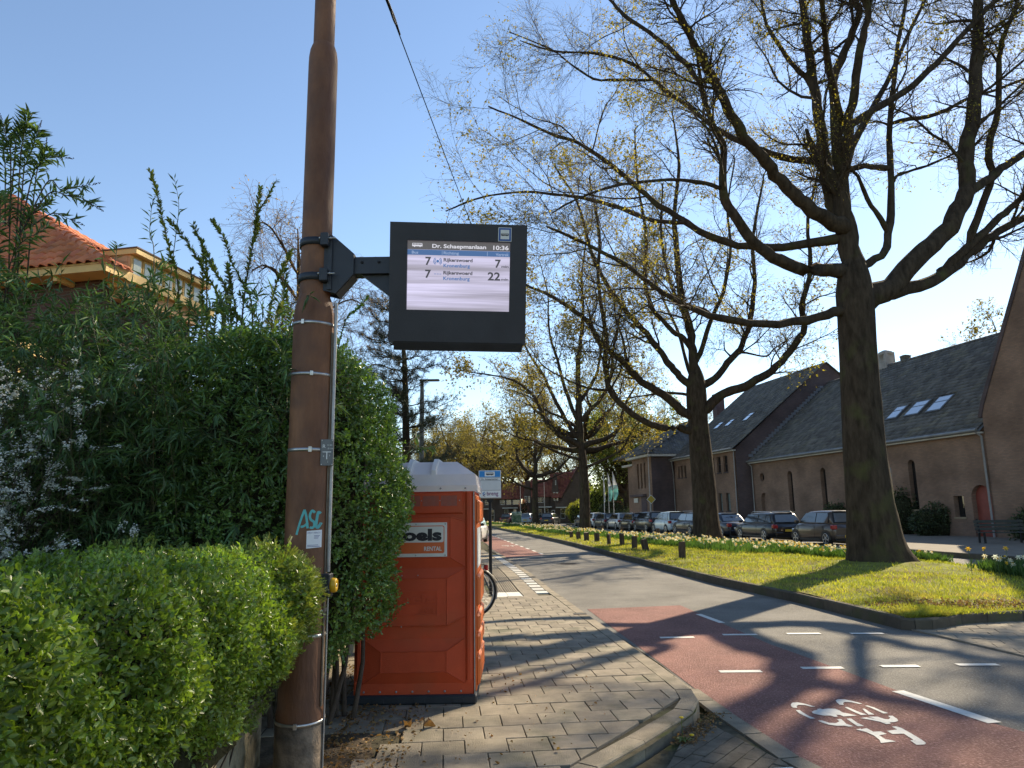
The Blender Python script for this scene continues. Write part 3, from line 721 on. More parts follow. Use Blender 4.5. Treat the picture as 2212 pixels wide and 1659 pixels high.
# gutter of small flat stones between the kerb and the asphalt
gut = thing('gutter', None, None); gut['kind'] = 'structure'
def gutter_row(pl, wid, z, mat, parent, step, name):
    inn = offset_pl(pl, -wid)
    for i in range(len(pl) - 1):
        a, b, c, d = Vector(pl[i]), Vector(pl[i + 1]), Vector(inn[i + 1]), Vector(inn[i])
        n = max(1, round((b - a).length / step))
        for k in range(n):
            f0, f1 = (k + 0.02) / n, (k + 0.98) / n
            A, B, Cc, Dd = a.lerp(b, f0), a.lerp(b, f1), d.lerp(c, f1), d.lerp(c, f0)
            MB().prism([tuple(A), tuple(B), tuple(Cc), tuple(Dd)], z - 0.03, z + random.uniform(-.002, .002)).build(name, mat, parent)
gutter_row([(2.27, 3.6), (1.80, 5.25), (1.66, 6.35), (1.585, 7.2)], 0.15, 0.010, KERB, gut, 0.5, 'gutter_stone')
gutter_row([(1.585, 7.2), (1.485, 8.29), (1.30, 10.1)], 0.10, 0.010, KERB, gut, 0.5, 'gutter_stone')
# two white stones at the mouth of the side lane
for (ax, ay) in ((1.79, 5.05), (1.88, 4.78)):
    MB().prism([(ax - .14, ay), (ax + 0.02, ay + .02), (ax + .10, ay - .24), (ax - .07, ay - .26)], -0.02, 0.016).build('white_stone', WHITET, gut)

def clip_poly(poly, p, q):
    """keep the part of poly left of p->q"""
    out = []
    n = len(poly)
    f = lambda r: (q[0] - p[0]) * (r[1] - p[1]) - (q[1] - p[1]) * (r[0] - p[0])
    for i in range(n):
        a, b = poly[i], poly[(i + 1) % n]
        fa, fb = f(a), f(b)
        if fa >= 0: out.append(a)
        if fa * fb < 0:
            t = fa / (fa - fb)
            out.append((a[0] + (b[0] - a[0]) * t, a[1] + (b[1] - a[1]) * t))
    return out

def slab_geo(poly, z, h=0.03, ch=0.004):
    n = len(poly)
    cx = sum(p[0] for p in poly) / n; cy = sum(p[1] for p in poly) / n
    ins = []
    for p in poly:
        d = Vector((cx - p[0], cy - p[1])); l = d.length
        ins.append(tuple(Vector(p) + d / max(l, 1e-6) * ch * 1.4))
    V = [(p[0], p[1], z - h) for p in poly] + [(p[0], p[1], z - ch * .7) for p in poly] + [(p[0], p[1], z) for p in ins]
    F = []
    for i in range(n):
        j = (i + 1) % n
        F += [(i, j, n + j, n + i), (n + i, n + j, 2 * n + j, 2 * n + i)]
    F.append(tuple(range(2 * n, 3 * n)))
    return V, F

KIN = offset_pl(KO, 0.156)
UB = unit(np.array([-0.0965, 1.0])); UA = np.array([-UB[1], UB[0]])      # along the road / towards the hedge
ORG = np.array([0.955, 11.91])
T0 = 0.30
tiles = []
for row in range(-34, 60):
    for c in range(0, 14):
        a = c * T0 + (0.5 * T0 if row % 2 else 0) - 0.15
        b = row * T0
        w = T0
        if a < 0: w = T0 + a; a = 0
        if row >= 8 and a < 1.4: continue             # the bus stop platform has its own tiles
        if w < 0.05: continue
        g = 0.0035
        pc = [(a + g, b + g), (a + w - g, b + g), (a + w - g, b + T0 - g), (a + g, b + T0 - g)]
        pw = [tuple(ORG + UA * p[0] + UB * p[1]) for p in pc]
        cx, cy = sum(p[0] for p in pw) / 4, sum(p[1] for p in pw) / 4
        if cx < -2.3 - 0.1 * max(0, cy - 6) or cy < 2.6 or (cx < -0.95 and cy < 5.6): continue
        for i in range(len(KIN) - 1):
            if len(pw) > 2 and i < 14: pw = clip_poly(pw, KIN[i], KIN[i + 1])
        if len(pw) < 3: continue
        ar = 0.5 * abs(sum(pw[i][0] * pw[(i + 1) % len(pw)][1] - pw[(i + 1) % len(pw)][0] * pw[i][1] for i in range(len(pw))))
        if ar < 0.003: continue
        tiles.append((cy, pw))
tiles.sort(key=lambda t: hypot(t[0], t[1][0][0]))
full = {}
rest = MB()
for k, (cy, pw) in enumerate(tiles):
    z = PZ + random.uniform(-.003, .003)
    V, F = slab_geo(pw, z)
    if k < 290:
        c = np.mean(pw, 0)
        o = MB().add([(x - c[0], y - c[1], zz - z) for x, y, zz in V], F).build('paving_tile', TILE, pav, fix=False)
        o.location = (c[0], c[1], z); o.rotation_euler = (random.uniform(-.006, .006), random.uniform(-.006, .006), random.uniform(-.008, .008))
    else:
        rest.add(V, F)
o = rest.build('paving_tile', TILEI, pav, fix=False); o['kind'] = 'stuff'

# bus stop platform: striped edge, plain tiles, ribbed guide tiles
plat = thing('bus_platform', None, None, (0, 0, 0)); plat['kind'] = 'structure'
KPL = [p for p in KO if p[1] > 13]
def kpt(b, a):
    """point at distance b along the kerb from y=14.2 and a behind its outer edge"""
    p = along(KPL, b + 0.6); q = along(KPL, b + 0.7)
    d = Vector((q[0] - p[0], q[1] - p[1])).normalized()
    return (p[0] - d.y * a, p[1] + d.x * a)
def plate(b0, b1, a0, a1, mat, name, z=PZ):
    V, F = slab_geo([kpt(b0, a0), kpt(b1, a0), kpt(b1, a1), kpt(b0, a1)], z + random.uniform(-.002, .002))
    return MB().add(V, F).build(name, mat, plat, fix=True)
for i in range(44):
    b = 0.55 + i * 0.30
    plate(b + .004, b + .296, 0.156, 0.40, WHITET if i % 2 == 0 else DARKT, 'edge_tile')
plain = MB()
for i in range(48):
    for (a0, a1) in ((0.41, 0.70), (1.38, 1.68), (1.69, 1.98), (1.99, 2.29), (2.3, 2.6)):
        if i >= 26:
            continue
        plate(i * .30 + .004 - .3, i * .30 + .296 - .3, a0, a1, TILEI, 'paving_tile') if i < 14 and a0 < 1 else plain.add(*slab_geo([kpt(i * .3 - .296, a0), kpt(i * .3 - .004, a0), kpt(i * .3 - .004, a1), kpt(i * .3 - .296, a1)], PZ))
for i in range(26, 60):
    for a0 in (0.16, 0.46, 0.76, 1.06, 1.36, 1.66, 1.96):
        plain.add(*slab_geo([kpt(i * .3 - .296, a0 + .25), kpt(i * .3 - .004, a0 + .25), kpt(i * .3 - .004, a0 + .54), kpt(i * .3 - .296, a0 + .54)], PZ))
o = plain.build('paving_tile', TILEI, plat); o['kind'] = 'stuff'
for a0 in (0.72, 1.0):
    plate(0.06, 0.82, a0 + .003, a0 + .277, WHITET, 'white_tile')
    for i in range(22):
        b = 0.83 + i * 0.3
        V, F = slab_geo([kpt(b + .003, a0 + .003), kpt(b + .297, a0 + .003), kpt(b + .297, a0 + .277), kpt(b + .003, a0 + .277)], PZ - 0.006)
        m = MB().add(V, F)
        for r in range(6):
            a = a0 + 0.022 + r * 0.045
            q = [kpt(b + .003, a), kpt(b + .297, a), kpt(b + .297, a + .024), kpt(b + .003, a + .024)]
            m.prism(q, PZ - 0.007, PZ + 0.003)
        m.build('ribbed_tile', TILEI, plat)

# small plates let into the kerb
for (x, y, w, l) in ((1.02, 11.7, .2, .13),):
    MB().box(x - w / 2, x + w / 2, y - l / 2, y + l / 2, PZ - .02, PZ + .006).build('drain_lid', IRON, kerb)

# ------------------------------------------------ brick paved mouth of the side lane
lane = sheet('side_lane', [(-1.2, 2.2), (-0.3, 3.56), (0.52, 4.8), (0.92, 5.33), (1.2, 5.73), (1.5, 6.1), (1.64, 6.42), (1.66, 6.35), (1.8, 5.25), (2.27, 3.6), (2.9, 0), (2.0, -6)], -0.006, JOINT)
LP = [(-0.35, 3.6), (0.51, 4.86), (0.9, 5.37), (1.18, 5.77), (1.42, 6.12), (1.56, 6.45)]
LQ = [(1.645, 6.35), (1.785, 5.25), (2.25, 3.6)]
bd = unit(np.array([0.60, 0.8])); bn = np.array([-bd[1], bd[0]])
nb = 0
for r in range(-30, 30):
    for c in range(-30, 30):
        o0 = np.array([1.2, 5.0]) + bd * (c * 0.21 + (0.105 if r % 2 else 0)) + bn * r * 0.105
        pw = [tuple(o0), tuple(o0 + bd * .204), tuple(o0 + bd * .204 + bn * .099), tuple(o0 + bn * .099)]
        if o0[1] < 3.2 or o0[1] > 6.6 or o0[0] < 0.0 or o0[0] > 2.6: continue
        for i in range(len(LP) - 1): pw = clip_poly(pw, LP[i + 1], LP[i]) if len(pw) > 2 else pw
        for i in range(len(LQ) - 1): pw = clip_poly(pw, LQ[i + 1], LQ[i]) if len(pw) > 2 else pw
        if len(pw) < 3: continue
        V, F = slab_geo(pw, 0.012 + random.uniform(-.004, .004))
        MB().add(V, F).build('paving_brick', BRICKP, lane, fix=False); nb += 1

# paved crossing at the end of the verge
crossing = sheet('crossing', [(5.44, 10.22), (5.9, 7.0), (7.4, 5.0), (12.0, 5.2), (13.6, 9.5), (12.5, 11.5), (9.5, 11.4), (7.44, 10.9), (6.3, 10.6)], -0.001, JOINT)
CE = [(5.49, 10.25), (5.75, 8.4), (6.4, 6.4)]
cd = unit(np.array([0.92, -0.35])); cn = np.array([-cd[1], cd[0]])
rest = MB(); k = 0
NOSE = [(7.44, 10.84), (6.45, 10.62), (5.9, 10.25)]
for r in range(-30, 30):
    for c in range(-30, 40):
        o0 = np.array([6.5, 9.6]) + cd * (c * .3 + (.15 if r % 2 else 0)) + cn * r * .3
        pw = [tuple(o0), tuple(o0 + cd * .293), tuple(o0 + cd * .293 + cn * .293), tuple(o0 + cn * .293)]
        if not (5.0 < o0[1] < 10.9 and 5.0 < o0[0] < 12): continue
        for i in range(len(CE) - 1): pw = clip_poly(pw, CE[i + 1], CE[i])[:] if len(pw) > 2 and False else (clip_poly(pw, CE[i], CE[i + 1]) if len(pw) > 2 else pw)
        if len(pw) < 3: continue
        V, F = slab_geo(pw, 0.022 + random.uniform(-.003, .003))
        if o0[1] > 7.6 and o0[0] < 9: MB().add(V, F).build('paving_tile', TILEI, crossing, fix=False)
        else: rest.add(V, F)
o = rest.build('paving_tile', TILEI, crossing, fix=False); o['kind'] = 'stuff'

# ------------------------------------------------ verge
VR = [(11.0, 12.2), (12.6, 13.6), (12.9, 17.5), (11.6, 25.7), (10.0, 35.0), (8.6, 42.0), (6.9, 55), (5.2, 71.0), (3.0, 86), (-3, 104), (-12, 120)]
VL = [(5.39, 10.40), (5.28, 11.6), (5.13, 13.34), (4.6, 16.63), (3.99, 23.3), (3.55, 28.0), (2.94, 35.1), (2.47, 39.7), (0.98, 52.2), (-2.3, 78.5), (-7, 100), (-14, 120)]
VN = [(5.39, 10.40), (5.52, 10.26), (5.75, 10.24), (6.05, 10.40), (6.4, 10.64), (6.85, 10.76), (7.44, 10.86), (8.6, 11.0), (9.8, 11.4), (11.0, 12.2)]
medk = thing('verge_kerb', None, None); medk['kind'] = 'structure'
kerb_row(VL[::-1], 0.11, -0.05, 0.17, KERBD, medk, step=1.0, side=1, lip=0.02)
kerb_row(VN, 0.11, -0.05, 0.16, KERBD, medk, step=None, side=1, lip=0.02)

TREES_AT = [(9.76, 19.5, 0.95), (10.03, 37.5, .9), (5.76, 58, .6), (6.6, 66, .8), (2.64, 86, .6)]
def interp_pl(pl, y):
    for a, b in zip(pl, pl[1:]):
        if a[1] <= y <= b[1]: return a[0] + (b[0] - a[0]) * (y - a[1]) / (b[1] - a[1])
    return pl[-1][0] if y > pl[-1][1] else pl[0][0]
def verge_z(x, y):
    z = 0.165
    xl = interp_pl(VL, y); xr = interp_pl(VR, y) if y > 12.2 else 11
    d = min(x - xl, max(0, xr - x))
    if y < 13.5:
        for a, b in zip(VN, VN[1:]):
            t = max(0, min(1, ((x - a[0]) * (b[0] - a[0]) + (y - a[1]) * (b[1] - a[1])) / ((b[0] - a[0]) ** 2 + (b[1] - a[1]) ** 2)))
            d = min(d, max(0, hypot(x - a[0] - t * (b[0] - a[0]), y - a[1] - t * (b[1] - a[1])) - .08))
    z += 0.05 * min(1, max(0, d) / 1.2)
    z -= 0.11 * max(0, min(1, (x - xl) / max(1.0, xr - xl)))
    for tx, ty, r in TREES_AT:
        q = hypot(x - tx, y - ty)
        z += 0.2 * math.exp(-(q / (r + 0.6)) ** 2)
    z += 0.018 * sin(3.1 * x + 1.3 * y) * cos(2.3 * y - x)
    return z
GRASSB = M('grass_ground', (0.18, 0.185, 0.045), 1.0, 0.35, 2.2, 0.7, 45.0, spec=0.1, spots=((0.14, 0.095, 0.06), 0.8, 0.5, 0.66))
V = []; F = []
ys = list(np.arange(10.3, 12.5, 0.05)) + list(np.arange(12.5, 30, 0.3)) + list(np.arange(30, 62, 0.8)) + list(np.arange(62, 120, 3))
NX = 30
def vspan(y):
    if y < 12.2:
        # nose: between the kerb on the left and the rounded end on the right
        xl = interp_pl(VL, max(y, 10.4)); pts = VN
        xr = None
        for a, b in zip(pts[2:], pts[3:]):
            if a[1] <= y <= b[1] and b[1] > a[1]: xr = a[0] + (b[0] - a[0]) * (y - a[1]) / (b[1] - a[1])
        return xl + .09, (xr if xr else 5.6) - .03
    return interp_pl(VL, y) + 0.09, interp_pl(VR, y)
for y in ys:
    xl, xr = vspan(y)
    for i in range(NX + 1):
        x = xl + (xr - xl) * i / NX
        V.append((x, y, verge_z(x, y)))
for j in range(len(ys) - 1):
    for i in range(NX):
        a = j * (NX + 1) + i
        F.append((a, a + 1, a + NX + 2, a + NX + 1))
verge = link('verge', np_mesh('verge', np.array(V), np.array(F), GRASSB, True))
verge['kind'] = 'structure'

# ------------------------------------------------ far side: pale strip, kerbs, pavement
sheet('pale_strip', [(13.9, 9.5), (13.9, 17.5), (12.5, 25.7), (10.85, 35), (9.4, 42), (7.6, 55), (5.8, 71), (5.2, 71), (6.9, 55), (8.6, 42), (10.0, 35), (11.6, 25.7), (12.9, 17.5), (12.9, 12)], 0.004, M('pale_concrete', (0.36, 0.32, 0.255), 0.9, 0.12, 2.0, 0.3, 60))
FK = [(17.2, 8), (16.2, 15.5), (14.95, 21.2), (14.35, 25.2), (13.9, 28.2), (14.3, 29.6), (15.9, 30.6), (16.05, 32.8), (9.9, 71.7), (6.6, 92)]
far_pav = sheet('far_pavement', FK + [(30, 92), (60, 60), (60, 8)], 0.13, FARP)
fk = thing('far_kerb', None, None); fk['kind'] = 'structure'
kerb_row(FK, 0.18, -0.05, 0.17, KERBD, fk, step=1.2, side=-1, lip=0.02)
FW = M('white_block', (0.5, 0.49, 0.45), 0.8, 0.1, 9.0)
for i in range(26):
    b = 1.0 + i * 0.62
    pl = [(16.2, 15.5), (14.95, 21.2), (14.35, 25.2), (13.9, 28.2)]
    p, q = along(pl, b), along(pl, b + .3)
    d = Vector((q[0] - p[0], q[1] - p[1])).normalized(); n = Vector((d.y, -d.x))
    MB().prism([tuple(Vector(p) + n * .24), tuple(Vector(q) + n * .24), tuple(Vector(q) + n * .54), tuple(Vector(p) + n * .54)], 0.12, 0.138).build('edge_block', FW, far_pav)
for pc in PIECES_SYM:
    mark(pc, name='bicycle_symbol')
# the same symbol, far down the lane
cx0 = sum(p[0] for pc in PIECES_SYM for p in pc) / sum(len(pc) for pc in PIECES_SYM)
cy0 = sum(p[1] for pc in PIECES_SYM for p in pc) / sum(len(pc) for pc in PIECES_SYM)
for pc in PIECES_SYM:
    mark([(p[0] - cx0 - 0.28, p[1] - cy0 + 37.2) for p in pc], name='bicycle_symbol')
# ================================================================ pole with the departure display
RUST = M('rusty_paint', (0.145, 0.060, 0.029), 0.62, 0.3, 5.0, 0.25, 55.0, spec=0.35, stretch=(1, 1, 0.35), col2=(0.185, 0.085, 0.04), spots=((0.13, 0.062, 0.035), 6.0, 0.5, 0.72))
RUSTG = M('scuffed_grey_paint', (0.20, 0.15, 0.105), 0.7, 0.4, 9.0, 0.4, 45.0, spots=((0.07, 0.06, 0.05), 7.0, 0.45, 0.65))
STEEL = M('steel_band', (0.5, 0.49, 0.47), 0.35, 0.2, 14, 0.1, 80, metal=0.85)
GALV = M('galvanised_pipe', (0.36, 0.36, 0.36), 0.45, 0.2, 10, 0.1, 60, metal=0.55)
ANTH = M('anthracite_coating', (0.022, 0.026, 0.033), 0.5, 0.2, 6, 0.15, 160, spec=0.45)
ANTH2 = M('anthracite_housing', (0.030, 0.031, 0.037), 0.55, 0.15, 4, 0.1, 200, spec=0.4)
BLACK = M('black_rubber', (0.012, 0.012, 0.013), 0.6, 0.2, 10, spec=0.3)
PX, PY = -1.39, 4.85
pole = thing('catenary_pole', 'tall rust brown tubular steel pole rising out of the frame beside the hedge', 'pole', (PX, PY, 0))
MB().lathe([(0.152, 0.05), (0.152, 0.46), (0.141, 0.50), (0.139, 2.95), (0.139, 3.06), (0.134, 3.12), (0.122, 3.18), (0.109, 3.215), (0.107, 3.225)], 40).build('lower_tube', RUST, pole)
MB().lathe([(0.1535, 0.05), (0.1535, 0.415), (0.1525, 0.418)], 40).build('foot_sleeve', RUSTG, pole)
MB().lathe([(0.1065, 3.19), (0.1065, 5.02), (0.105, 5.09), (0.098, 5.15), (0.085, 5.19), (0.079, 5.20)], 36).build('middle_tube', RUST, pole)
MB().lathe([(0.078, 5.18), (0.075, 8.6), (0.0, 8.62)], 32).build('upper_tube', RUST, pole)
def clampband(z, r, hh, tilt, mat, name='band', buckle=-0.9):
    m = MB().lathe([(r, -hh / 2), (r + .0035, -hh / 2), (r + .0035, hh / 2), (r, hh / 2)], 36)
    m.cbox(-.011, .011, -.008, .006, -hh * .85, hh * .85, 0.002, mat=Matrix.Rotation(buckle, 4, 'Z') @ Matrix.Translation((0, -r - .006, 0)))
    o = m.build(name, mat, pole); o.location = (0, 0, z); o.rotation_euler = (tilt, tilt * .6, 0)
    return o
for z, r, hh, t, bk in ((3.01, .139, .02, .03, -.25), (2.65, .1395, .019, .03, .25), (2.13, .14, .022, .0, .3), (1.30, .1412, .024, .0, -.55), (1.19, .1412, .024, .0, -.7), (1.085, .1412, .02, .02, .4), (0.93, .1415, .02, -.03, -.1), (0.42, .1545, .02, .05, .1)):
    clampband(z, r, hh, t, STEEL, buckle=bk)
m = MB().tube([(.158, -.02, 3.17), (.158, -.02, 1.33)], 0.0125, 12); m.tube([(.160, -.015, 1.2), (.158, -.02, 0.06)], 0.006, 8)
m.build('conduit', GALV, pole)
MB().box(.139, .144, -.045, -.005, 0.5, 2.95).build('cover_strip', M('old_aluminium', (0.2, 0.17, 0.13), 0.6, 0.3, 12, metal=.3), pole)
# graffiti: brush strokes that follow the round surface
TURQ = M('turquoise_paint', (0.10, 0.40, 0.40), 0.55, 0.12, 30)
def on_pole(x, z, r=0.1405):
    """x: sideways from the pole axis seen from the road side in front"""
    a = math.asin(max(-.999, min(.999, x / r)))
    return Vector((r * sin(a), -r * cos(a), z))
def stroke(pts, w):
    P = resample([(*p, 0, 0) for p in pts], 5 * len(pts))[:, :2] if len(pts) > 2 else np.array([[pts[0][0] + (pts[1][0] - pts[0][0]) * i / 8, pts[0][1] + (pts[1][1] - pts[0][1]) * i / 8] for i in range(9)])
    V = []; F = []
    for i, p in enumerate(P):
        a = P[max(0, i - 1)]; b = P[min(len(P) - 1, i + 1)]
        d = (b - a) / (np.linalg.norm(b - a) + 1e-9); n = np.array([-d[1], d[0]]) * w / 2
        V += [on_pole(*(p + n))[:], on_pole(*(p - n))[:]]
    for i in range(len(P) - 1): F.append((2 * i, 2 * i + 1, 2 * i + 3, 2 * i + 2))
    return V, F
gr = MB()
gx = 0.032
for pts in ([(0.02 + gx - .03, 1.735), (-.005 + gx - .03, 1.66), (-.028 + gx - .03, 1.575)], [(0.02 + gx - .03, 1.735), (0.034 + gx - .03, 1.68), (0.042 + gx - .03, 1.615)], [(-.002 + gx - .03, 1.625), (0.02 + gx - .03, 1.63), (0.043 + gx - .03, 1.65)],
            [(0.081 + gx - .03, 1.715), (0.066 + gx - .03, 1.728), (0.053 + gx - .03, 1.70), (0.058 + gx - .03, 1.672), (0.077 + gx - .03, 1.655), (0.08 + gx - .03, 1.63), (0.068 + gx - .03, 1.617), (0.055 + gx - .03, 1.622)],
            [(0.117 + gx - .035, 1.71), (0.105 + gx - .035, 1.718), (0.093 + gx - .03, 1.68), (0.09 + gx - .03, 1.635), (0.104 + gx - .035, 1.617), (0.12 + gx - .035, 1.65)]):
    gr.add(*stroke(pts, 0.0145))
gr.build('graffiti', TURQ, pole, fix=False)

# paper sticker on the round pole (the square code of the real one is left out)
stick = thing('notice_sticker', 'white paper fault notice stuck on the brown pole under the turquoise graffiti', 'sticker', (PX, PY, 1.545))
WPAP = M('white_paper', (0.74, 0.74, 0.76), 0.6, 0.05, 20)
V = []; F = []
for i in range(7):
    x = 0.045 + i * 0.082 / 6 - .005
    for z in (-.056, .056): V.append(on_pole(x, z + (i - 3) * .001, 0.1412)[:])
for i in range(6): F.append((2 * i, 2 * i + 2, 2 * i + 3, 2 * i + 1))
MB().add(V, F).build('paper', WPAP, stick, fix=False)
INKB = M('blue_ink', (0.05, 0.06, 0.22), 0.6, 0.05, 5)
INK = M('dark_ink', (0.02, 0.02, 0.025), 0.6, 0.05, 5)
def wrap_text(parent, txt, cap, width, x0, z0, r, mat):
    me = text_mesh(txt, cap / 0.73, 0, 0.0)
    xs = [v.co.x for v in me.vertices]; k = width / (max(xs) - min(xs))
    for v in me.vertices:
        v.co = on_pole(x0 + (v.co.x - min(xs)) * k, z0 + v.co.y, r)
    me.materials.clear(); me.materials.append(mat)
    return link('lettering', me, parent)
wrap_text(stick, 'DISPLAY DEFECT ?', 0.0095, 0.074, 0.044, 0.036, 0.1418, INKB)
for k, w in enumerate((.030, .026, .022)):
    V, F = stroke([(0.083, 0.022 - k * .008), (0.083 + w, 0.022 - k * .008)], 0.0028)
    MB().add([on_pole(math.asin(max(-.99, min(.99, v[0] / .1405))) * .1405 if False else v[0], v[2], 0.1418)[:] for v in V], F).build('lettering', INKB, stick, fix=False)
for k, w in enumerate((.06, .068)):
    V, F = stroke([(0.046, -0.038 - k * .009), (0.046 + w, -0.038 - k * .009)], 0.003)
    MB().add([on_pole(v[0], v[2], 0.1418)[:] for v in V], F).build('lettering', INKB, stick, fix=False)

# grey number plate strapped to the pole
plt = thing('marker_plate', 'small grey plate with white symbols strapped to the brown pole above the graffiti', 'plate', (PX + .145, PY - .095, 2.11))
plt.rotation_euler = (0, 0, .12)
GREYP = M('grey_plate', (0.14, 0.145, 0.145), 0.5, 0.1, 9)
WHT = M('white_print', (0.72, 0.72, 0.7), 0.5, 0.05, 9)
MB().cbox(-.042, .042, -.004, .004, -.088, .088, .002).build('plate', GREYP, plt)
for (x, z) in ((-.034, .08), (.034, .08), (-.034, -.08), (.034, -.08)):
    MB().lathe([(0.0, .0035), (.004, .003), (.0045, 0)], 8, axis='Y', mat=Matrix.Translation((x, -.0045, z)) @ Matrix.Rotation(pi, 4, 'Z')).build('screw', STEEL, plt)
def pt(txt, size, x, z, sx=1):
    text_obj(plt, txt, size, WHT, frame((x, -.0052, z), (1, 0, 0), (0, 0, 1)), sx=sx)
pt('R', .034, -.03, .03); pt('H 102', .013, .002, .045); pt('Ø 110', .013, .004, .022)
MB().box(-.028, .028, -.0062, -.0055, 0.001, .006).build('lettering', WHT, plt)
MB().box(-.003, .003, -.0062, -.0055, -.045, .001).build('lettering', WHT, plt)
pt('4', .016, -.026, -.03); pt('2', .014, .014, -.025); pt('2', .014, .004, -.066)

# push button box for announcements
pb = thing('announcement_button', 'dark box with round yellow push button strapped to the brown pole', 'push button', (PX + .155, PY - .03, 1.245))
MB().cbox(-.05, .03, -.055, .045, -.075, .075, .006).build('box', ANTH, pb)
MB().lathe([(0, 0), (.048, 0), (.048, .012), (.044, .032), (.04, .036), (.018, .036), (.016, .03), (0, .03)], 28, axis='X', mat=Matrix.Translation((.03, -.005, 0.0))).build('button', M('yellow_plastic', (0.62, 0.36, 0.012), 0.4, 0.08, 9, coat=.2), pb)
MB().lathe([(0, .031), (.013, .031), (.012, .036), (0, .037)], 16, axis='X', mat=Matrix.Translation((.03, -.005, 0.0))).build('button_centre', STEEL, pb)
MB().box(-.1, -.05, -.058, -.055, .035, .06).build('strap', M('brass_strap', (0.36, 0.33, 0.17), .4, .1, 9, metal=.4), pb)
MB().box(-.1, -.05, -.058, -.055, -.06, -.035).build('strap', MATS['brass_strap'], pb)

# ------------------------------------------------ display on its bracket
disp = thing('departure_display', 'dark grey electronic bus departure screen on an arm from the brown pole', 'display', (PX, PY, 3.44))
hexo = [(-.01, .225), (.145, .205), (.285, .075), (.285, -.075), (.165, -.215), (.01, -.175)]
for dy in (-.075, .06):
    MB().prism(hexo, dy, dy + .012, plane='XZ').build('bracket_plate', ANTH, disp)
MB().prism([(.145, .207), (.287, .077), (.287, -.077), (.167, -.217), (.155, -.205), (.275, -.07), (.275, .07), (.14, .195)], -.063, .06, plane='XZ').build('bracket_rim', ANTH, disp)
MB().box(.105, .135, -.09, .07, -.19, .21).build('bracket_plate', ANTH, disp)
for z in (.165, -.095):
    MB().lathe([(.108, -.026), (.118, -.026), (.118, .026), (.108, .026)], 36, mat=Matrix.Translation((0, 0, z))).build('collar', ANTH, disp)
    m = MB().cbox(.06, .115, -.135, -.075, z - .045, z + .05, .006)
    m.build('clamp_lug', ANTH, disp)
    m = MB().tube([(.055, -.115, z + .012), (.165, -.115, z + .012)], .006, 8)
    m.lathe([(0, 0), (.011, 0), (.011, .009), (0, .009)], 6, axis='X', mat=Matrix.Translation((.048, -.115, z + .012)))
    m.lathe([(0, 0), (.010, 0), (.010, .008), (0, .008)], 6, axis='X', mat=Matrix.Translation((.125, -.115, z + .012)))
    m.build('bolt', STEEL, disp)
m = MB().box(.27, .60, -.05, .05, -.05, .058); m.box(.27, .60, -.055, .055, -.066, -.052)
m.build('arm', ANTH, disp)
for x in (.34, .46): MB().lathe([(0, 0), (.012, 0), (.011, .004), (0, .005)], 6, axis='Y', mat=Matrix.Translation((x, -.051, .018)) @ Matrix.Rotation(pi, 4, 'Z')).build('bolt', BLACK, disp)
MB().prism([(.335, -.067), (.56, -.067), (.56, -.245)], -.018, .018, plane='XZ').build('gusset', ANTH, disp)

DW, DH = .964, .846
hm = Matrix.Translation((-.372 - PX, 0, 3.30 - 3.44)) @ Matrix.Rotation(.044, 4, 'Z') @ Matrix.Rotation(.20, 4, 'X') @ Matrix.Rotation(.025, 4, 'Y')
sx0, sx1, sz0, sz1 = -.361, .364, -.190, .300
m = MB()
yf = -.05
x0, x1, z0, z1 = -DW / 2, DW / 2, -DH / 2, DH / 2
m.box(x0, sx0, yf, .10, z0, z1); m.box(sx1, x1, yf, .10, z0, z1)
m.box(sx0, sx1, yf, .10, sz1, z1); m.box(sx0, sx1, yf, .10, z0, sz0)
m.box(sx0, sx1, .0, .098, sz0, sz1)
hous = m.build('housing', ANTH2, disp); hous.matrix_local = hm
m = MB().prism([(-.055, z0 + .01), (-.02, z0 - .05), (.085, z0 - .05), (.095, z0 + .01)], x0 + .035, x1 - .02, plane='YZ')
m.box(x0 + .03, x1 - .015, -.03, .09, z0 - .008, z0 + .012)
o = m.build('speaker_lip', ANTH, disp); o.matrix_local = hm
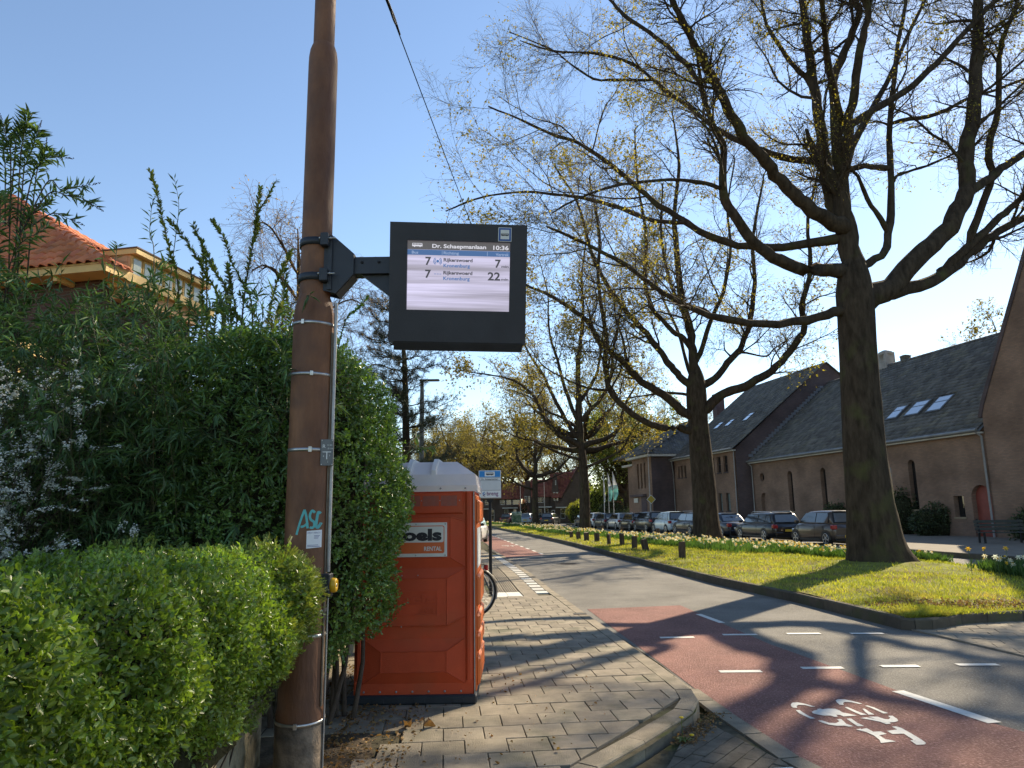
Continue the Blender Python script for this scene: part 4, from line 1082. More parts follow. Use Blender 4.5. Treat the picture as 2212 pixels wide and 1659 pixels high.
# lit panel: pale background with the display's own horizontal banding and fine dot grid
def screen_mat():
    mt = bpy.data.materials.new('lit_screen'); mt.use_nodes = True
    nt = mt.node_tree; N, L = nt.nodes, nt.links
    p = N['Principled BSDF']
    tc = N.new('ShaderNodeTexCoord')
    mp = N.new('ShaderNodeMapping'); mp.inputs['Scale'].default_value = (0.35, 1, 7)
    L.new(tc.outputs['Object'], mp.inputs[0])
    nz = N.new('ShaderNodeTexNoise'); nz.inputs['Scale'].default_value = 1.9; nz.inputs['Detail'].default_value = 3
    L.new(mp.outputs[0], nz.inputs['Vector'])
    cr = N.new('ShaderNodeValToRGB')
    cr.color_ramp.elements[0].position = .36; cr.color_ramp.elements[0].color = (0.27, 0.25, 0.31, 1)
    cr.color_ramp.elements[1].position = .62; cr.color_ramp.elements[1].color = (0.53, 0.50, 0.68, 1)
    L.new(nz.outputs['Fac'], cr.inputs[0])
    mp2 = N.new('ShaderNodeMapping'); mp2.inputs['Scale'].default_value = (1.5, 1, 90)
    L.new(tc.outputs['Object'], mp2.inputs[0])
    n2 = N.new('ShaderNodeTexNoise'); n2.inputs['Scale'].default_value = 1.5; n2.inputs['Detail'].default_value = 2
    L.new(mp2.outputs[0], n2.inputs['Vector'])
    mr = N.new('ShaderNodeMapRange'); mr.inputs[1].default_value = .3; mr.inputs[2].default_value = .7; mr.inputs[3].default_value = .82; mr.inputs[4].default_value = 1.12
    L.new(n2.outputs['Fac'], mr.inputs[0])
    mx = N.new('ShaderNodeMix'); mx.data_type = 'RGBA'; mx.blend_type = 'MULTIPLY'; mx.inputs[0].default_value = 1
    L.new(cr.outputs[0], mx.inputs[6]); L.new(mr.outputs[0], mx.inputs[7])
    L.new(mx.outputs[2], p.inputs['Emission Color'])
    p.inputs['Emission Strength'].default_value = .55
    p.inputs['Base Color'].default_value = (.02, .02, .02, 1); p.inputs['Roughness'].default_value = .35
    return mt
scr = MB().box(sx0 + .001, sx1 - .001, -.022, -.006, sz0 + .001, sz1 - .001).build('screen', screen_mat(), disp); scr.matrix_local = hm
SW, SH = sx1 - sx0, sz1 - sz0
ys = -.0235
def spt(u, v, dy=0): return (sx0 + SW * u, ys - dy, sz1 - SH * v)
def srect(u0, u1, v0, v1, mat, dy=0, name='band'):
    a, b = spt(u0, v1, dy), spt(u1, v0, dy)
    o = MB().add([(a[0], a[1], a[2]), (b[0], a[1], a[2]), (b[0], a[1], b[2]), (a[0], a[1], b[2])], [(0, 1, 2, 3)]).build(name, mat, scr, fix=False)
    return o
ES = .5
E_GREY = emis('screen_grey', (0.085, 0.08, 0.085), ES); E_BLUE = emis('screen_blue', (0.05, 0.115, 0.27), ES); E_WHITE = emis('screen_white', (0.56, 0.56, 0.62), ES); E_DARK = emis('screen_dark', (0.045, 0.045, 0.055), ES); E_BTXT = emis('screen_blue_text', (0.055, 0.135, 0.33), ES); E_PALE = emis('screen_pale_blue', (0.25, 0.33, 0.5), ES)
srect(0.001, .999, .002, .125, E_GREY); srect(0.001, .999, .128, .205, E_BLUE)
srect(.335, .339, .137, .198, E_PALE, .001); srect(.776, .78, .137, .198, E_PALE, .001)
def stext(txt, u0, u1, vbase, cap, mat, bold=0.0):
    me = text_mesh(txt, cap * SH / .73, 0, bold)
    xs = [v.co.x for v in me.vertices]; k = (u1 - u0) * SW / (max(xs) - min(xs)); xm = min(xs)
    me.transform(Matrix.Scale(k, 4, (1, 0, 0)) @ Matrix.Translation((-xm, 0, 0)))
    me.transform(frame(spt(u0, vbase, .002), (1, 0, 0), (0, 0, 1)))
    me.materials.clear(); me.materials.append(mat)
    return link('lettering', me, scr)
stext('Dr. Schaepmanlaan', .24, .765, .098, .056, E_WHITE, .0009); stext('10:36', .835, .985, .105, .062, E_WHITE, .0009)
stext('Bus', .043, .105, .188, .042, E_PALE, .0004); stext('Richting', .352, .50, .188, .042, E_PALE, .0004); stext('Vertrek', .86, .988, .193, .042, E_PALE, .0004)
for k, (dv, t1, tu) in enumerate(((0, '7', (.855, .912)), (.185, '22', (.785, .908)))):
    stext('7', .175, .232, .345 + dv, .118, E_DARK, .0022)
    stext('Rijkerswoerd', .352, .635, .292 + dv, .05, E_DARK, .0011)
    stext('Kronenburg', .352, .61, .372 + dv, .05, E_BTXT, .0009)
    stext(t1, *tu, .36 + dv, .118, E_DARK, .0022)
    stext('min', .918, .988, .36 + dv, .034, E_DARK, .0007)
for k in range(3): srect(.262 + k * .026, .281 + k * .026, .47, .478, E_BTXT, .001, 'dash_mark')
for rr, seg in ((.010, None), (.019, .95), (.028, .95)):
    m = MB(); c = spt(.295, .29, .0015)
    if seg is None:
        m.add([(c[0] + rr * cos(a), c[1], c[2] + rr * sin(a)) for a in np.linspace(0, 2 * pi, 17)[:-1]], [tuple(range(16))]).build('signal_icon', E_BTXT, scr, fix=False)
    else:
        for s0 in (-seg, pi - seg):
            A = np.linspace(s0, s0 + 2 * seg, 10)
            V = []
            for a in A: V += [(c[0] + (rr - .0025) * cos(a), c[1], c[2] + (rr - .0025) * sin(a)), (c[0] + (rr + .0025) * cos(a), c[1], c[2] + (rr + .0025) * sin(a))]
            MB().add(V, [(2 * i, 2 * i + 1, 2 * i + 3, 2 * i + 2) for i in range(9)]).build('signal_icon', E_BTXT, scr, fix=False)
def bus_icon(parent, cx, cz, w, y, body, cut, xf=None, name='bus_icon'):
    """side view of a bus: body, row of windows, wheels; in the XZ plane"""
    h = w * .36
    m = MB()
    m.prism([(cx - w * .5, cz - h * .38), (cx + w * .5, cz - h * .38), (cx + w * .5, cz + h * .1), (cx + w * .46, cz + h * .5), (cx - w * .46, cz + h * .5), (cx - w * .5, cz + h * .3)], y - .0006, y, plane='XZ')
    for wx in (-.27, .27): m.lathe([(0, 0), (h * .17, 0), (h * .17, .0006), (0, .0006)], 12, axis='Y', mat=Matrix.Translation((cx + w * wx, y - .0006, cz - h * .4)))
    o = m.build(name, body, parent)
    m = MB()
    for k in range(6):
        m.box(cx - w * .44 + k * w * .148, cx - w * .44 + k * w * .148 + w * .115, y - .0012, y - .0007, cz + h * .03, cz + h * .38)
    o2 = m.build('bus_icon_windows', cut, parent)
    if xf is not None: o.matrix_local = xf; o2.matrix_local = xf
    return o
c = spt(.095, .063, .001); bus_icon(scr, c[0], c[2], .072, c[1], E_WHITE, E_GREY)
# bus stop emblem stuck on the frame
SBLUE = M('sign_blue', (0.03, 0.10, 0.33), 0.4, .05, 9); SWHITE = M('sign_white', (0.66, 0.68, 0.66), 0.45, .05, 9)
em = MB().cbox(.277, .371, yf - .004, yf - .0005, .303, .402, .001, 0).build('emblem', SWHITE, disp); em.matrix_local = hm
o = MB().box(.281, .367, yf - .0052, yf - .0042, .307, .398).build('emblem_field', SBLUE, em)
o = MB().box(.2935, .3545, yf - .0064, yf - .0054, .3195, .3855).build('emblem_field', SWHITE, em)
bus_icon(em, .324, .352, .054, yf - .0068, INK, SWHITE)

# span wire with its insulator
wire = thing('span_wire', 'thin dark span wire with oval insulator running from high on the brown pole', 'wire', (PX, PY, 7.0))
A = Vector((-.02, .06, 0.0)); B = Vector((2.3, 25, 0.1))
WIREM = M('dark_wire', (0.012, 0.012, 0.013), .95, .1, 9, spec=0)
pts = [A.lerp(B, t) + Vector((0, 0, -0.35 * 4 * t * (1 - t) * .25)) for t in np.linspace(0, 1, 16)]
MB().tube(pts, .006, 6).build('cable', WIREM, wire)
d = (B - A).normalized()
cI = A + d * 1.85
m = MB().tube([cI - d * .32, cI + d * .02], [.018, .018], 8)
q = frame(cI + d * .12, d, (0, 0, 1))
ring = [q @ Vector((.12 * cos(a), .026 * sin(a), 0)) for a in np.linspace(0, 2 * pi, 17)]
m.tube(ring, .011, 6, caps=False); m.tube([cI + d * .22, cI + d * .42], [.016, .007], 8)
m.build('insulator', BLACK, wire)
# ================================================================ portable toilet
ORNG = M('red_plastic', (0.52, 0.072, 0.022), 0.55, 0.10, 3.0, 0.35, 230.0, spec=0.35, spots=((0.42, 0.085, 0.03), 2.6, .5, .8))
ORNG2 = M('sunlit_red_plastic', (0.62, 0.13, 0.018), 0.5, 0.06, 3.0, 0.2, 230.0)  # brighter copy of the cabin red: sunlight on the door side is in the colour
WPLAS = M('white_plastic', (0.84, 0.81, 0.77), 0.45, 0.05, 3, 0.1, 60, transl=0.35, tcol=(1.1, 1.0, .97))
wc = thing('portable_toilet', 'red plastic portable toilet with white ribbed roof standing on the pavement behind the hedge', 'portable toilet', (-.88, 6.45, 0.1))
XL, XR, DP = -.52, .52, 1.06
m = MB().cbox(XL - .055, XR + .02, -.04, DP + .06, 0.0, .075, .012)
for x in (-.3, .05, .38): m.cbox(x - .05, x + .05, -.045, .03, .012, .05, .004)
m.build('base', M('dark_plastic', (0.02, 0.024, 0.03), .6, .2, 8), wc)
shell = MB().cbox(XL, XR, 0, DP, .04, 1.80, .014).build('cabin', ORNG, wc)
def emboss(m, ou, inn, d, y=0.0, s=-1):
    """raised field on the front: outer rectangle on the face, inner rectangle d proud"""
    a = [(ou[0], y, ou[2]), (ou[1], y, ou[2]), (ou[1], y, ou[3]), (ou[0], y, ou[3])]
    b = [(inn[0], y + s * d, inn[2]), (inn[1], y + s * d, inn[2]), (inn[1], y + s * d, inn[3]), (inn[0], y + s * d, inn[3])]
    m.add(a + b, [(0, 1, 5, 4), (1, 2, 6, 5), (2, 3, 7, 6), (3, 0, 4, 7), (4, 5, 6, 7)])
m = MB()
emboss(m, (-.43, .43, 1.59, 1.785), (-.415, .415, 1.605, 1.77), .018)
emboss(m, (-.45, .45, 1.13, 1.52), (-.315, .315, 1.215, 1.585 - .02), .0225)
emboss(m, (-.45, .45, .72, 1.12), (-.285, .285, .64 + .005, 1.04), .0305)
emboss(m, (-.44, .44, .165, .53), (-.283, .283, .262, .43), .035)
m.build('side_panel', ORNG, wc)
def crease(p, q, y0, y1, r=.006):
    MB().tube([(p[0], -y0, p[1]), (q[0], -y1, q[1])], r, 6).build('moulded_edge', ORNG, wc)
for (ou, inn, d) in (((-.45, .45, 1.13, 1.52), (-.315, .315, 1.215, 1.565), .022), ((-.45, .45, .72, 1.12), (-.285, .285, .645, 1.04), .03), ((-.44, .44, .165, .53), (-.283, .283, .262, .43), .035)):
    for i, k in ((0, 2), (1, 2), (1, 3), (0, 3)): crease((ou[i], ou[k]), (inn[i], inn[k]), .0, d)
    for a, b in (((0, 2), (1, 2)), ((1, 2), (1, 3)), ((1, 3), (0, 3)), ((0, 3), (0, 2))): crease((inn[a[0]], inn[a[1]]), (inn[b[0]], inn[b[1]]), d, d, .005)
for x in (-.475, .475):
    m = MB()
    m.prism([(x - .03, .19), (x + .03, .19), (x + .024, .165), (x - .024, .165)], -.02, .0, plane='XZ')
    m.prism([(x - .032, -.001), (x - .012, -.022), (x + .012, -.022), (x + .032, -.001)], .185, 1.79, plane='XY')
    m.build('corner_rib', ORNG, wc)

VENT = M('vent_grille', (0.10, 0.05, 0.042), .5, .2, 40)
for x in (-.355, -.19, -.026, .138, .302):
    o = MB().box(x - .072, x + .072, -.016, -.004, 1.66, 1.755).build('vent', VENT, wc)
    mm = MB()
    for k in range(14): mm.box(x - .070 + k * .0103, x - .0655 + k * .0103, -.021, -.0165, 1.662, 1.753)
    mm.build('slat', M('vent_slat', (0.20, 0.12, 0.10), .5, .2, 30), o)
for k in range(7): MB().lathe([(0, .006), (.009, .005), (.0095, 0)], 10, axis='Y', mat=Matrix.Translation((-.43 + k * .139, -.0005, .098)) @ Matrix.Rotation(pi, 4, 'Z')).build('bolt', GALV, wc)
for (x, z) in ((-.11, 1.065), (.03, 1.065), (.22, 1.71), (.395, 1.71), (.055, 1.71), (-.11, .635)): MB().lathe([(0, .006), (.005, .005), (.006, 0)], 8, axis='Y', mat=Matrix.Translation((x, -.03 if z < 1.1 else -.014, z)) @ Matrix.Rotation(pi, 4, 'Z')).build('bolt', GALV, wc)
# aluminium edge strip, door side with bulging ribs, hinges
MB().box(XR - .001, XR + .006, -.006, .02, .05, 1.8).build('edge_strip', GALV, wc)
m = MB().cbox(XR, XR + .018, .06, DP - .06, .08, 1.76, .008)
for z0, z1 in ((.12, .36), (.4, .55), (.57, .72), (.78, 1.05), (1.5, 1.72)): m.cbox(XR + .005, XR + .046, .07, DP - .08, z0, z1, .022)
m.build('door', ORNG2, wc)
MB().box(XR + .019, XR + .022, .2, DP - .2, 1.1, 1.46).build('door_sign', SWHITE, wc)
# raised maker's plate moulded in the lower field
m = MB()
for (x0, x1, z0, z1) in ((-.27, .205, .925, .935), (-.27, .205, .725, .735), (-.27, -.26, .735, .925), (.195, .205, .735, .925), (-.26, .195, .815, .823)): m.box(x0, x1, -.037, -.0305, z0, z1)
m.build('moulded_frame', ORNG, wc)
def fit_text(parent, txt, cap, width, xr, zb, y, mat, depth=.0, bold=0., name='lettering'):
    me = text_mesh(txt, cap / .73, depth, bold)
    xs = [v.co.x for v in me.vertices]; k = width / (max(xs) - min(xs))
    me.transform(Matrix.Scale(k, 4, (1, 0, 0)) @ Matrix.Translation((-max(xs), 0, 0)))
    me.transform(frame((xr, y, zb), (1, 0, 0), (0, 0, 1)))
    me.materials.clear(); me.materials.append(mat)
    return link(name, me, parent)
fit_text(wc, 'boels', .066, .42, .180, .838, -.033, ORNG, .005, .003); fit_text(wc, 'RENTAL', .043, .125, .180, .75, -.033, ORNG, .004, .0015)
# enamel sign
ORSG = M('sign_orange', (0.60, 0.125, 0.03), .45, .05, 9)
sg = MB().cbox(-.285, .285, -.030, -.024, 1.222, 1.518, .002).build('sign', M('sign_cream', (0.62, 0.62, 0.57), .45, .05, 9), wc)
rr = lambda x0, x1, z0, z1, r: [(x0 + r - r * sin(a), z0 + r - r * cos(a)) for a in np.linspace(0, pi / 2, 5)][::-1] + [(x1 - r + r * sin(a), z0 + r - r * cos(a)) for a in np.linspace(0, pi / 2, 5)] + [(x1 - r + r * cos(a), z1 - r + r * sin(a)) for a in np.linspace(0, pi / 2, 5)] + [(x0 + r - r * sin(a), z1 - r + r * cos(a)) for a in np.linspace(0, pi / 2, 5)]
MB().prism(rr(-.262, .262, 1.252, 1.492, .018), -.0312, -.0302, plane='XZ').build('sign_field', ORSG, sg)
MB().prism(rr(-.255, .255, 1.347, 1.485, .014), -.0322, -.0314, plane='XZ').build('sign_field', MATS['sign_cream'], sg)
fit_text(sg, 'boels', .098, .44, .238, 1.367, -.0334, INK, 0, .0065)
fit_text(sg, 'RENTAL', .037, .155, .238, 1.275, -.0334, MATS['sign_cream'], 0, .0012)
for (x, z) in ((-.27, 1.236), (.27, 1.236), (-.27, 1.505), (.27, 1.505), (0.01, 1.236), (.01, 1.505)): MB().lathe([(0, .004), (.006, .003), (.007, 0)], 8, axis='Y', mat=Matrix.Translation((x, -.030, z)) @ Matrix.Rotation(pi, 4, 'Z')).build('bolt', GALV, sg)
# roof: skirt, sloping sides, flat top and two raised ribs
m = MB()
s = lambda x, y: (x, y)
lo = [(XL - .02, -.025), (XR + .03, -.025), (XR + .03, DP + .03), (XL - .02, DP + .03)]
mi = [(XL - .02, -.025), (XR + .03, -.025), (XR + .03, DP + .03), (XL - .02, DP + .03)]
m2 = [(XL - .012, -.012), (XR + .022, -.012), (XR + .022, DP + .02), (XL - .012, DP + .02)]
sh = [(XL + .0, .035), (XR + .012, .035), (XR + .012, DP - .02), (XL + .0, DP - .02)]
tp = [(XL + .18, .30), (XR - .17, .30), (XR - .17, DP - .18), (XL + .18, DP - .18)]
V = []
for ring, z in ((lo, 1.79), (mi, 1.843), (m2, 1.862), (sh, 1.945), (tp, 2.075)): V += [(x, y, z) for x, y in ring]
F = []
for k in range(4):
    for i in range(4): F.append((4 * k + i, 4 * k + (i + 1) % 4, 4 * k + 4 + (i + 1) % 4, 4 * k + 4 + i))
F.append((16, 17, 18, 19))
m.add(V, F)
m.build('roof', WPLAS, wc)
for x in (-.31, -.075, .155):
    mm = MB()
    prof = [(.0, 1.868), (.05, 1.985), (.16, 2.05), (.3, 2.105), (DP - .2, 2.105), (DP - .1, 2.03), (DP, 1.868)]
    V = []
    for y, z in prof:
        V += [(x - .034, y, z - .06), (x - .020, y, z), (x + .020, y, z), (x + .034, y, z - .06)]
    F = []
    for i in range(len(prof) - 1):
        for j in range(3): F.append((4 * i + j, 4 * i + j + 1, 4 * i + 5 + j, 4 * i + 4 + j))
    mm.add(V, F); mm.build('roof_rib', WPLAS, wc)
GB_ = M('grey_bolt', (.3, .27, .27), .5, .1, 9)
for k in range(5): MB().lathe([(0, .006), (.008, .005), (.009, 0)], 8, axis='Y', mat=Matrix.Translation((-.44 + k * .222, -.0255, 1.817)) @ Matrix.Rotation(pi, 4, 'Z')).build('bolt', GB_, wc)

# ================================================================ bus stop sign
st = thing('bus_stop_sign', 'bus stop sign with blue top panel on a black post by the kerb', 'bus stop sign', (-.47, 14.25, 0.1), .02)
MB().tube([(0, .04, 0), (0, .04, 1.9)], .032, 14).build('post', BLACK, st)
MB().prism([(-.05, 1.80), (.05, 1.80), (.09, 1.9), (-.09, 1.9)], -.005, .055, plane='XZ').build('bracket', BLACK, st)
MB().cbox(-.225, .225, -.035, .03, 1.86, 2.425, .012).build('sign_frame', M('sign_frame', (.11, .115, .12), .4, .1, 9), st)
sb = MB().cbox(-.218, .218, -.041, -.035, 1.885, 2.42, .002).build('sign_face', SWHITE, st)
SKY = M('sign_sky_blue', (0.02, 0.21, 0.52), .4, .04, 9)
MB().prism(rr(-.208, .208, 2.29, 2.41, .012), -.0425, -.0415, plane='XZ').build('blue_panel', SKY, sb)
MB().prism(rr(-.1, .1, 2.302, 2.398, .01), -.0437, -.0427, plane='XZ').build('white_panel', SWHITE, sb)
bus_icon(sb, 0, 2.352, .145, -.0445, INK, SWHITE)
GL = M('sign_grey_line', (.16, .18, .2), .5, .05, 9)
for z in (2.278, 2.222, 2.03): MB().box(-.214, .214, -.0432, -.0415, z - .004, z + .004).build('line', GL, sb)
MB().box(-.208, .208, -.0424, -.0415, 2.036, 2.217).build('field', M('sign_pale_grey', (.52, .55, .55), .4, .04, 9), sb)
me = fit_text(sb, 'Dr. Schaepmanlaan', .026, .33, .165, 2.237, -.0440, INK, 0, .0006)
PURP = M('purple_print', (0.14, 0.01, 0.11), .5, .04, 9)
me = fit_text(sb, 'breng', .082, .225, .165, 1.93, -.0440, PURP, 0, .001)
for k, (mt, dx, dz) in enumerate(((M('logo_blue', (.02, .16, .42), .5, .04, 9), 0, 0), (M('logo_navy', (.03, .03, .13), .5, .04, 9), .012, -.036))):
    MB().prism([(-.155 + dx, 1.962 + dz), (-.115 + dx, 2.0 + dz), (-.093 + dx, 2.0 + dz), (-.133 + dx, 1.962 + dz)], -.0442 - k * .0004, -.0434, plane='XZ').build('logo', mt, sb)
    MB().prism([(-.155 + dx, 1.962 + dz), (-.133 + dx, 1.962 + dz), (-.098 + dx, 1.945 + dz), (-.118 + dx, 1.945 + dz)], -.0447 - k * .0004, -.0434, plane='XZ').build('logo', mt, sb)

# ================================================================ bicycle (rear wheel shows past the toilet)
bk = thing('bicycle', 'parked bicycle with silver rear mudguard leaning behind the red toilet', 'bicycle', (-.62, 11.72, 0.1), 0.52)
BW = .345
CHR = M('silver_mudguard', (0.55, 0.55, 0.54), .3, .1, 9, metal=.5); TYRE = M('tyre', (0.014, 0.014, 0.015), .8, .2, 20, .3, 90); FRM = M('bike_frame', (0.5, 0.5, 0.5), .35, .1, 9, coat=.3)
def wheel(x):
    w = MB().tube([(x + BW * cos(a), 0, BW + BW * sin(a)) for a in np.linspace(0, 2 * pi, 49)], .02, 8, caps=False).build('wheel', TYRE, bk)
    MB().tube([(x + (BW - .032) * cos(a), 0, BW + (BW - .032) * sin(a)) for a in np.linspace(0, 2 * pi, 49)], .011, 6, caps=False).build('rim', GALV, w)
    m = MB()
    for k in range(28):
        a = 2 * pi * k / 28
        m.tube([(x + .03 * cos(a + (.7 if k % 2 else -.7)), .03 if k % 4 < 2 else -.03, BW + .03 * sin(a + (.7 if k % 2 else -.7))), (x + (BW - .035) * cos(a), 0, BW + (BW - .035) * sin(a))], .0013, 3, caps=False)
    m.build('spokes', GALV, w)
    MB().tube([(x, -.06, BW), (x, .06, BW)], [.03, .03], 12).build('hub', GALV, w)
wheel(0); wheel(-1.1)
m = MB()
for x, a0, a1 in ((0, -.35, 2.5), (-1.1, .3, 3.1)):
    A = np.linspace(a0, a1, 26); V = []
    for a in A:
        for dy, rr_ in ((-.028, .372), (0, .385), (.028, .372)): V.append((x + rr_ * cos(a), dy, BW + rr_ * sin(a)))
    m.add(V, [(3 * i + j, 3 * i + j + 1, 3 * i + j + 4, 3 * i + j + 3) for i in range(25) for j in (0, 1)])
m.build('mudguard', CHR, bk, fix=False)
m = MB()
S1, BB, HD = (-.28, 0, .85), (-.45, 0, .28), (-.95, 0, .82)
for a, b, r in ((S1, BB, .016), (BB, HD, .02), ((-.31, 0, .72), (-.93, 0, .74), .016), (HD, (-.97, 0, .7), .02)): m.tube([a, b], r, 8)
for dy in (-.05, .05):
    m.tube([(0, dy, BW), BB], .009, 6); m.tube([(0, dy, BW), (-.3, 0, .68)], .008, 6); m.tube([(-1.1, dy, BW), (-.97, 0, .7)], .012, 6)
m.build('frame', FRM, bk)
m = MB().tube([S1, (-.27, 0, .93)], .013, 8); m.build('seat_post', GALV, bk)
MB().add(*(lambda: (lambda P: ([p for p in P], [(0, 1, 4, 3), (1, 2, 5, 4), (3, 4, 7, 6), (4, 5, 8, 7)]))([(-.13, -.09, .95), (-.12, 0, .965), (-.13, .09, .95), (-.25, -.06, .95), (-.25, 0, .96), (-.25, .06, .95), (-.42, -.02, .955), (-.43, 0, .965), (-.42, .02, .955)]))()).build('saddle', BLACK, bk, fix=False)
m = MB().tube([HD, (-.94, 0, 1.02)], .012, 8); m.tube([(-.74, -.3, 1.03), (-.88, -.22, 1.06), (-.94, 0, 1.04), (-.88, .22, 1.06), (-.74, .3, 1.03)], .011, 8); m.build('handlebar', BLACK, bk)
m = MB()
for dy in (-.06, .06):
    m.tube([(-.32, dy, .77), (.17, dy, .77)], .006, 6); m.tube([(.12, dy, .77), (.0, dy * .9, BW)], .005, 6); m.tube([(-.05, dy, .77), (.0, dy * .9, BW)], .005, 6)
for x in (-.2, -.05, .1, .17): m.tube([(x, -.06, .77), (x, .06, .77)], .005, 6)
m.build('luggage_rack', BLACK, bk)
m = MB()
for k in range(3): m.tube([(-.2 + k * .03, -.075, .76), (-.15 + .1 * k * .3, -.085, .55), (-.05 + .02 * k, -.08, .33)], .01, 6)
m.tube([(-.25, -.08, .74), (-.1, -.085, .68), (-.02, -.08, .78), (-.1, -.06, .84)], .014, 6)
m.build('strap', BLACK, bk)
MB().cbox(.165, .195, -.045, .045, .68, .765, .006).build('reflector', M('red_reflector', (.45, .02, .025), .25, .05, 9, coat=.5), bk)
MB().tube([(-.45, -.09, .28), (-.45, .09, .28)], .012, 8).build('crank', GALV, bk)
# ================================================================ buildings
def brick_mat(name, c1, c2, mortar, scale=1.0, bw=.23, bh=.075, stain=(.06, .055, .05)):
    m = bpy.data.materials.new(name); m.use_nodes = True
    nt = m.node_tree; N, L = nt.nodes, nt.links
    p = N['Principled BSDF']; p.inputs['Roughness'].default_value = .92; p.inputs['Specular IOR Level'].default_value = .15
    tc = N.new('ShaderNodeTexCoord'); sp = N.new('ShaderNodeSeparateXYZ'); ad = N.new('ShaderNodeMath'); cb = N.new('ShaderNodeCombineXYZ')
    L.new(tc.outputs['Object'], sp.inputs[0]); L.new(sp.outputs[0], ad.inputs[0]); L.new(sp.outputs[1], ad.inputs[1]); L.new(ad.outputs[0], cb.inputs[0]); L.new(sp.outputs[2], cb.inputs[1])
    br = N.new('ShaderNodeTexBrick')
    br.inputs['Color1'].default_value = (*c1, 1); br.inputs['Color2'].default_value = (*c2, 1); br.inputs['Mortar'].default_value = (*mortar, 1)
    br.inputs['Scale'].default_value = scale; br.inputs['Brick Width'].default_value = bw; br.inputs['Row Height'].default_value = bh; br.inputs['Mortar Size'].default_value = .008
    L.new(cb.outputs[0], br.inputs['Vector'])
    nz = N.new('ShaderNodeTexNoise'); nz.inputs['Scale'].default_value = .5; nz.inputs['Detail'].default_value = 6
    L.new(tc.outputs['Object'], nz.inputs['Vector'])
    mr = N.new('ShaderNodeMapRange'); mr.inputs[1].default_value = .35; mr.inputs[2].default_value = .7; mr.inputs[3].default_value = .72; mr.inputs[4].default_value = 1.22
    L.new(nz.outputs['Fac'], mr.inputs[0])
    mx = N.new('ShaderNodeMix'); mx.data_type = 'RGBA'; mx.blend_type = 'MULTIPLY'; mx.inputs[0].default_value = 1
    L.new(br.outputs['Color'], mx.inputs[6]); L.new(mr.outputs[0], mx.inputs[7])
    L.new(mx.outputs[2], p.inputs['Base Color'])
    bp = N.new('ShaderNodeBump'); bp.inputs['Strength'].default_value = .5; bp.inputs['Distance'].default_value = .01; bp.invert = True
    L.new(br.outputs['Fac'], bp.inputs['Height']); L.new(bp.outputs[0], p.inputs['Normal'])
    MATS[name] = m
    return m
BRK = brick_mat('brown_brick', (.30, .185, .128), (.235, .15, .108), (.20, .16, .125))
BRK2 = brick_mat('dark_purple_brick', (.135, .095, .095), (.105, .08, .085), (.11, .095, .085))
BRK3 = brick_mat('row_house_brick', (.12, .085, .065), (.10, .07, .058), (.10, .085, .07))
BRKL = brick_mat('villa_brick', (.11, .065, .05), (.085, .052, .042), (.13, .11, .09))
RTILE = M('grey_roof_tile', (.115, .112, .105), .75, .25, 1.2, .2, 60, isl=.28, spec=.3, spots=((.16, .15, .115), 1.1, .52, .72))
RTILEO = M('grey_roof_tile_single', (.115, .112, .105), .75, .25, 1.2, .2, 60, orand=.28, spec=.3, spots=((.16, .15, .115), 1.1, .52, .72))
OTILE = M('orange_roof_tile', (.50, .16, .07), .7, .2, 2.0, .25, 70, orand=.2, spec=.35, spots=((.30, .13, .075), 1.6, .55, .75))
OTILEI = M('orange_roof_tile_mass', (.50, .16, .07), .7, .2, 2.0, .25, 70, isl=.2, spec=.35, spots=((.30, .13, .075), 1.6, .55, .75))
RED2 = M('red_roof_tile', (.24, .085, .058), .75, .2, .8, .2, 40, isl=.25, spec=.3)
GUT = M('zinc_gutter', (.22, .22, .21), .5, .2, 2, metal=.4)
PIPE = M('drain_pipe_paint', (.30, .29, .28), .5, .15, 2)
DGL = M('dark_window', (.016, .018, .02), .06, .2, 2, spec=.9, coat=.4)
SKG = M('skylight_glass', (.20, .24, .28), .03, .05, 2, spec=1.0, coat=1.0)
CREAM = M('cream_paint', (.60, .40, .14), .6, .1, 2.0)
CREAMW = M('cream_boards', (.56, .33, .16), .65, .1, 2.0)
OFFW = M('off_white_paint', (.55, .53, .47), .6, .1, 2.0)
REDD = M('red_door_paint', (.25, .06, .042), .55, .15, 2.0)
SAND = M('sand_stone', (.33, .25, .16), .8, .15, 3.0)

def roof_tile_mesh(w, l, up=.03, hump=.04):
    xs = [0, .14, .34, .56, .78, 1.02]; hz = [.35, .85, 1, .55, .05, .2]
    V = []
    for k in range(6): V.append((xs[k] * w, 0, hz[k] * hump + up))
    for k in range(6): V.append((xs[k] * w, l * 1.12, hz[k] * hump * .9))
    for k in range(6): V.append((xs[k] * w, 0.004, hz[k] * hump - .005))
    F = [(k, k + 1, k + 7, k + 6) for k in range(5)] + [(12 + k, 13 + k, k + 1, k) for k in range(5)]
    return np.array(V), np.array(F)

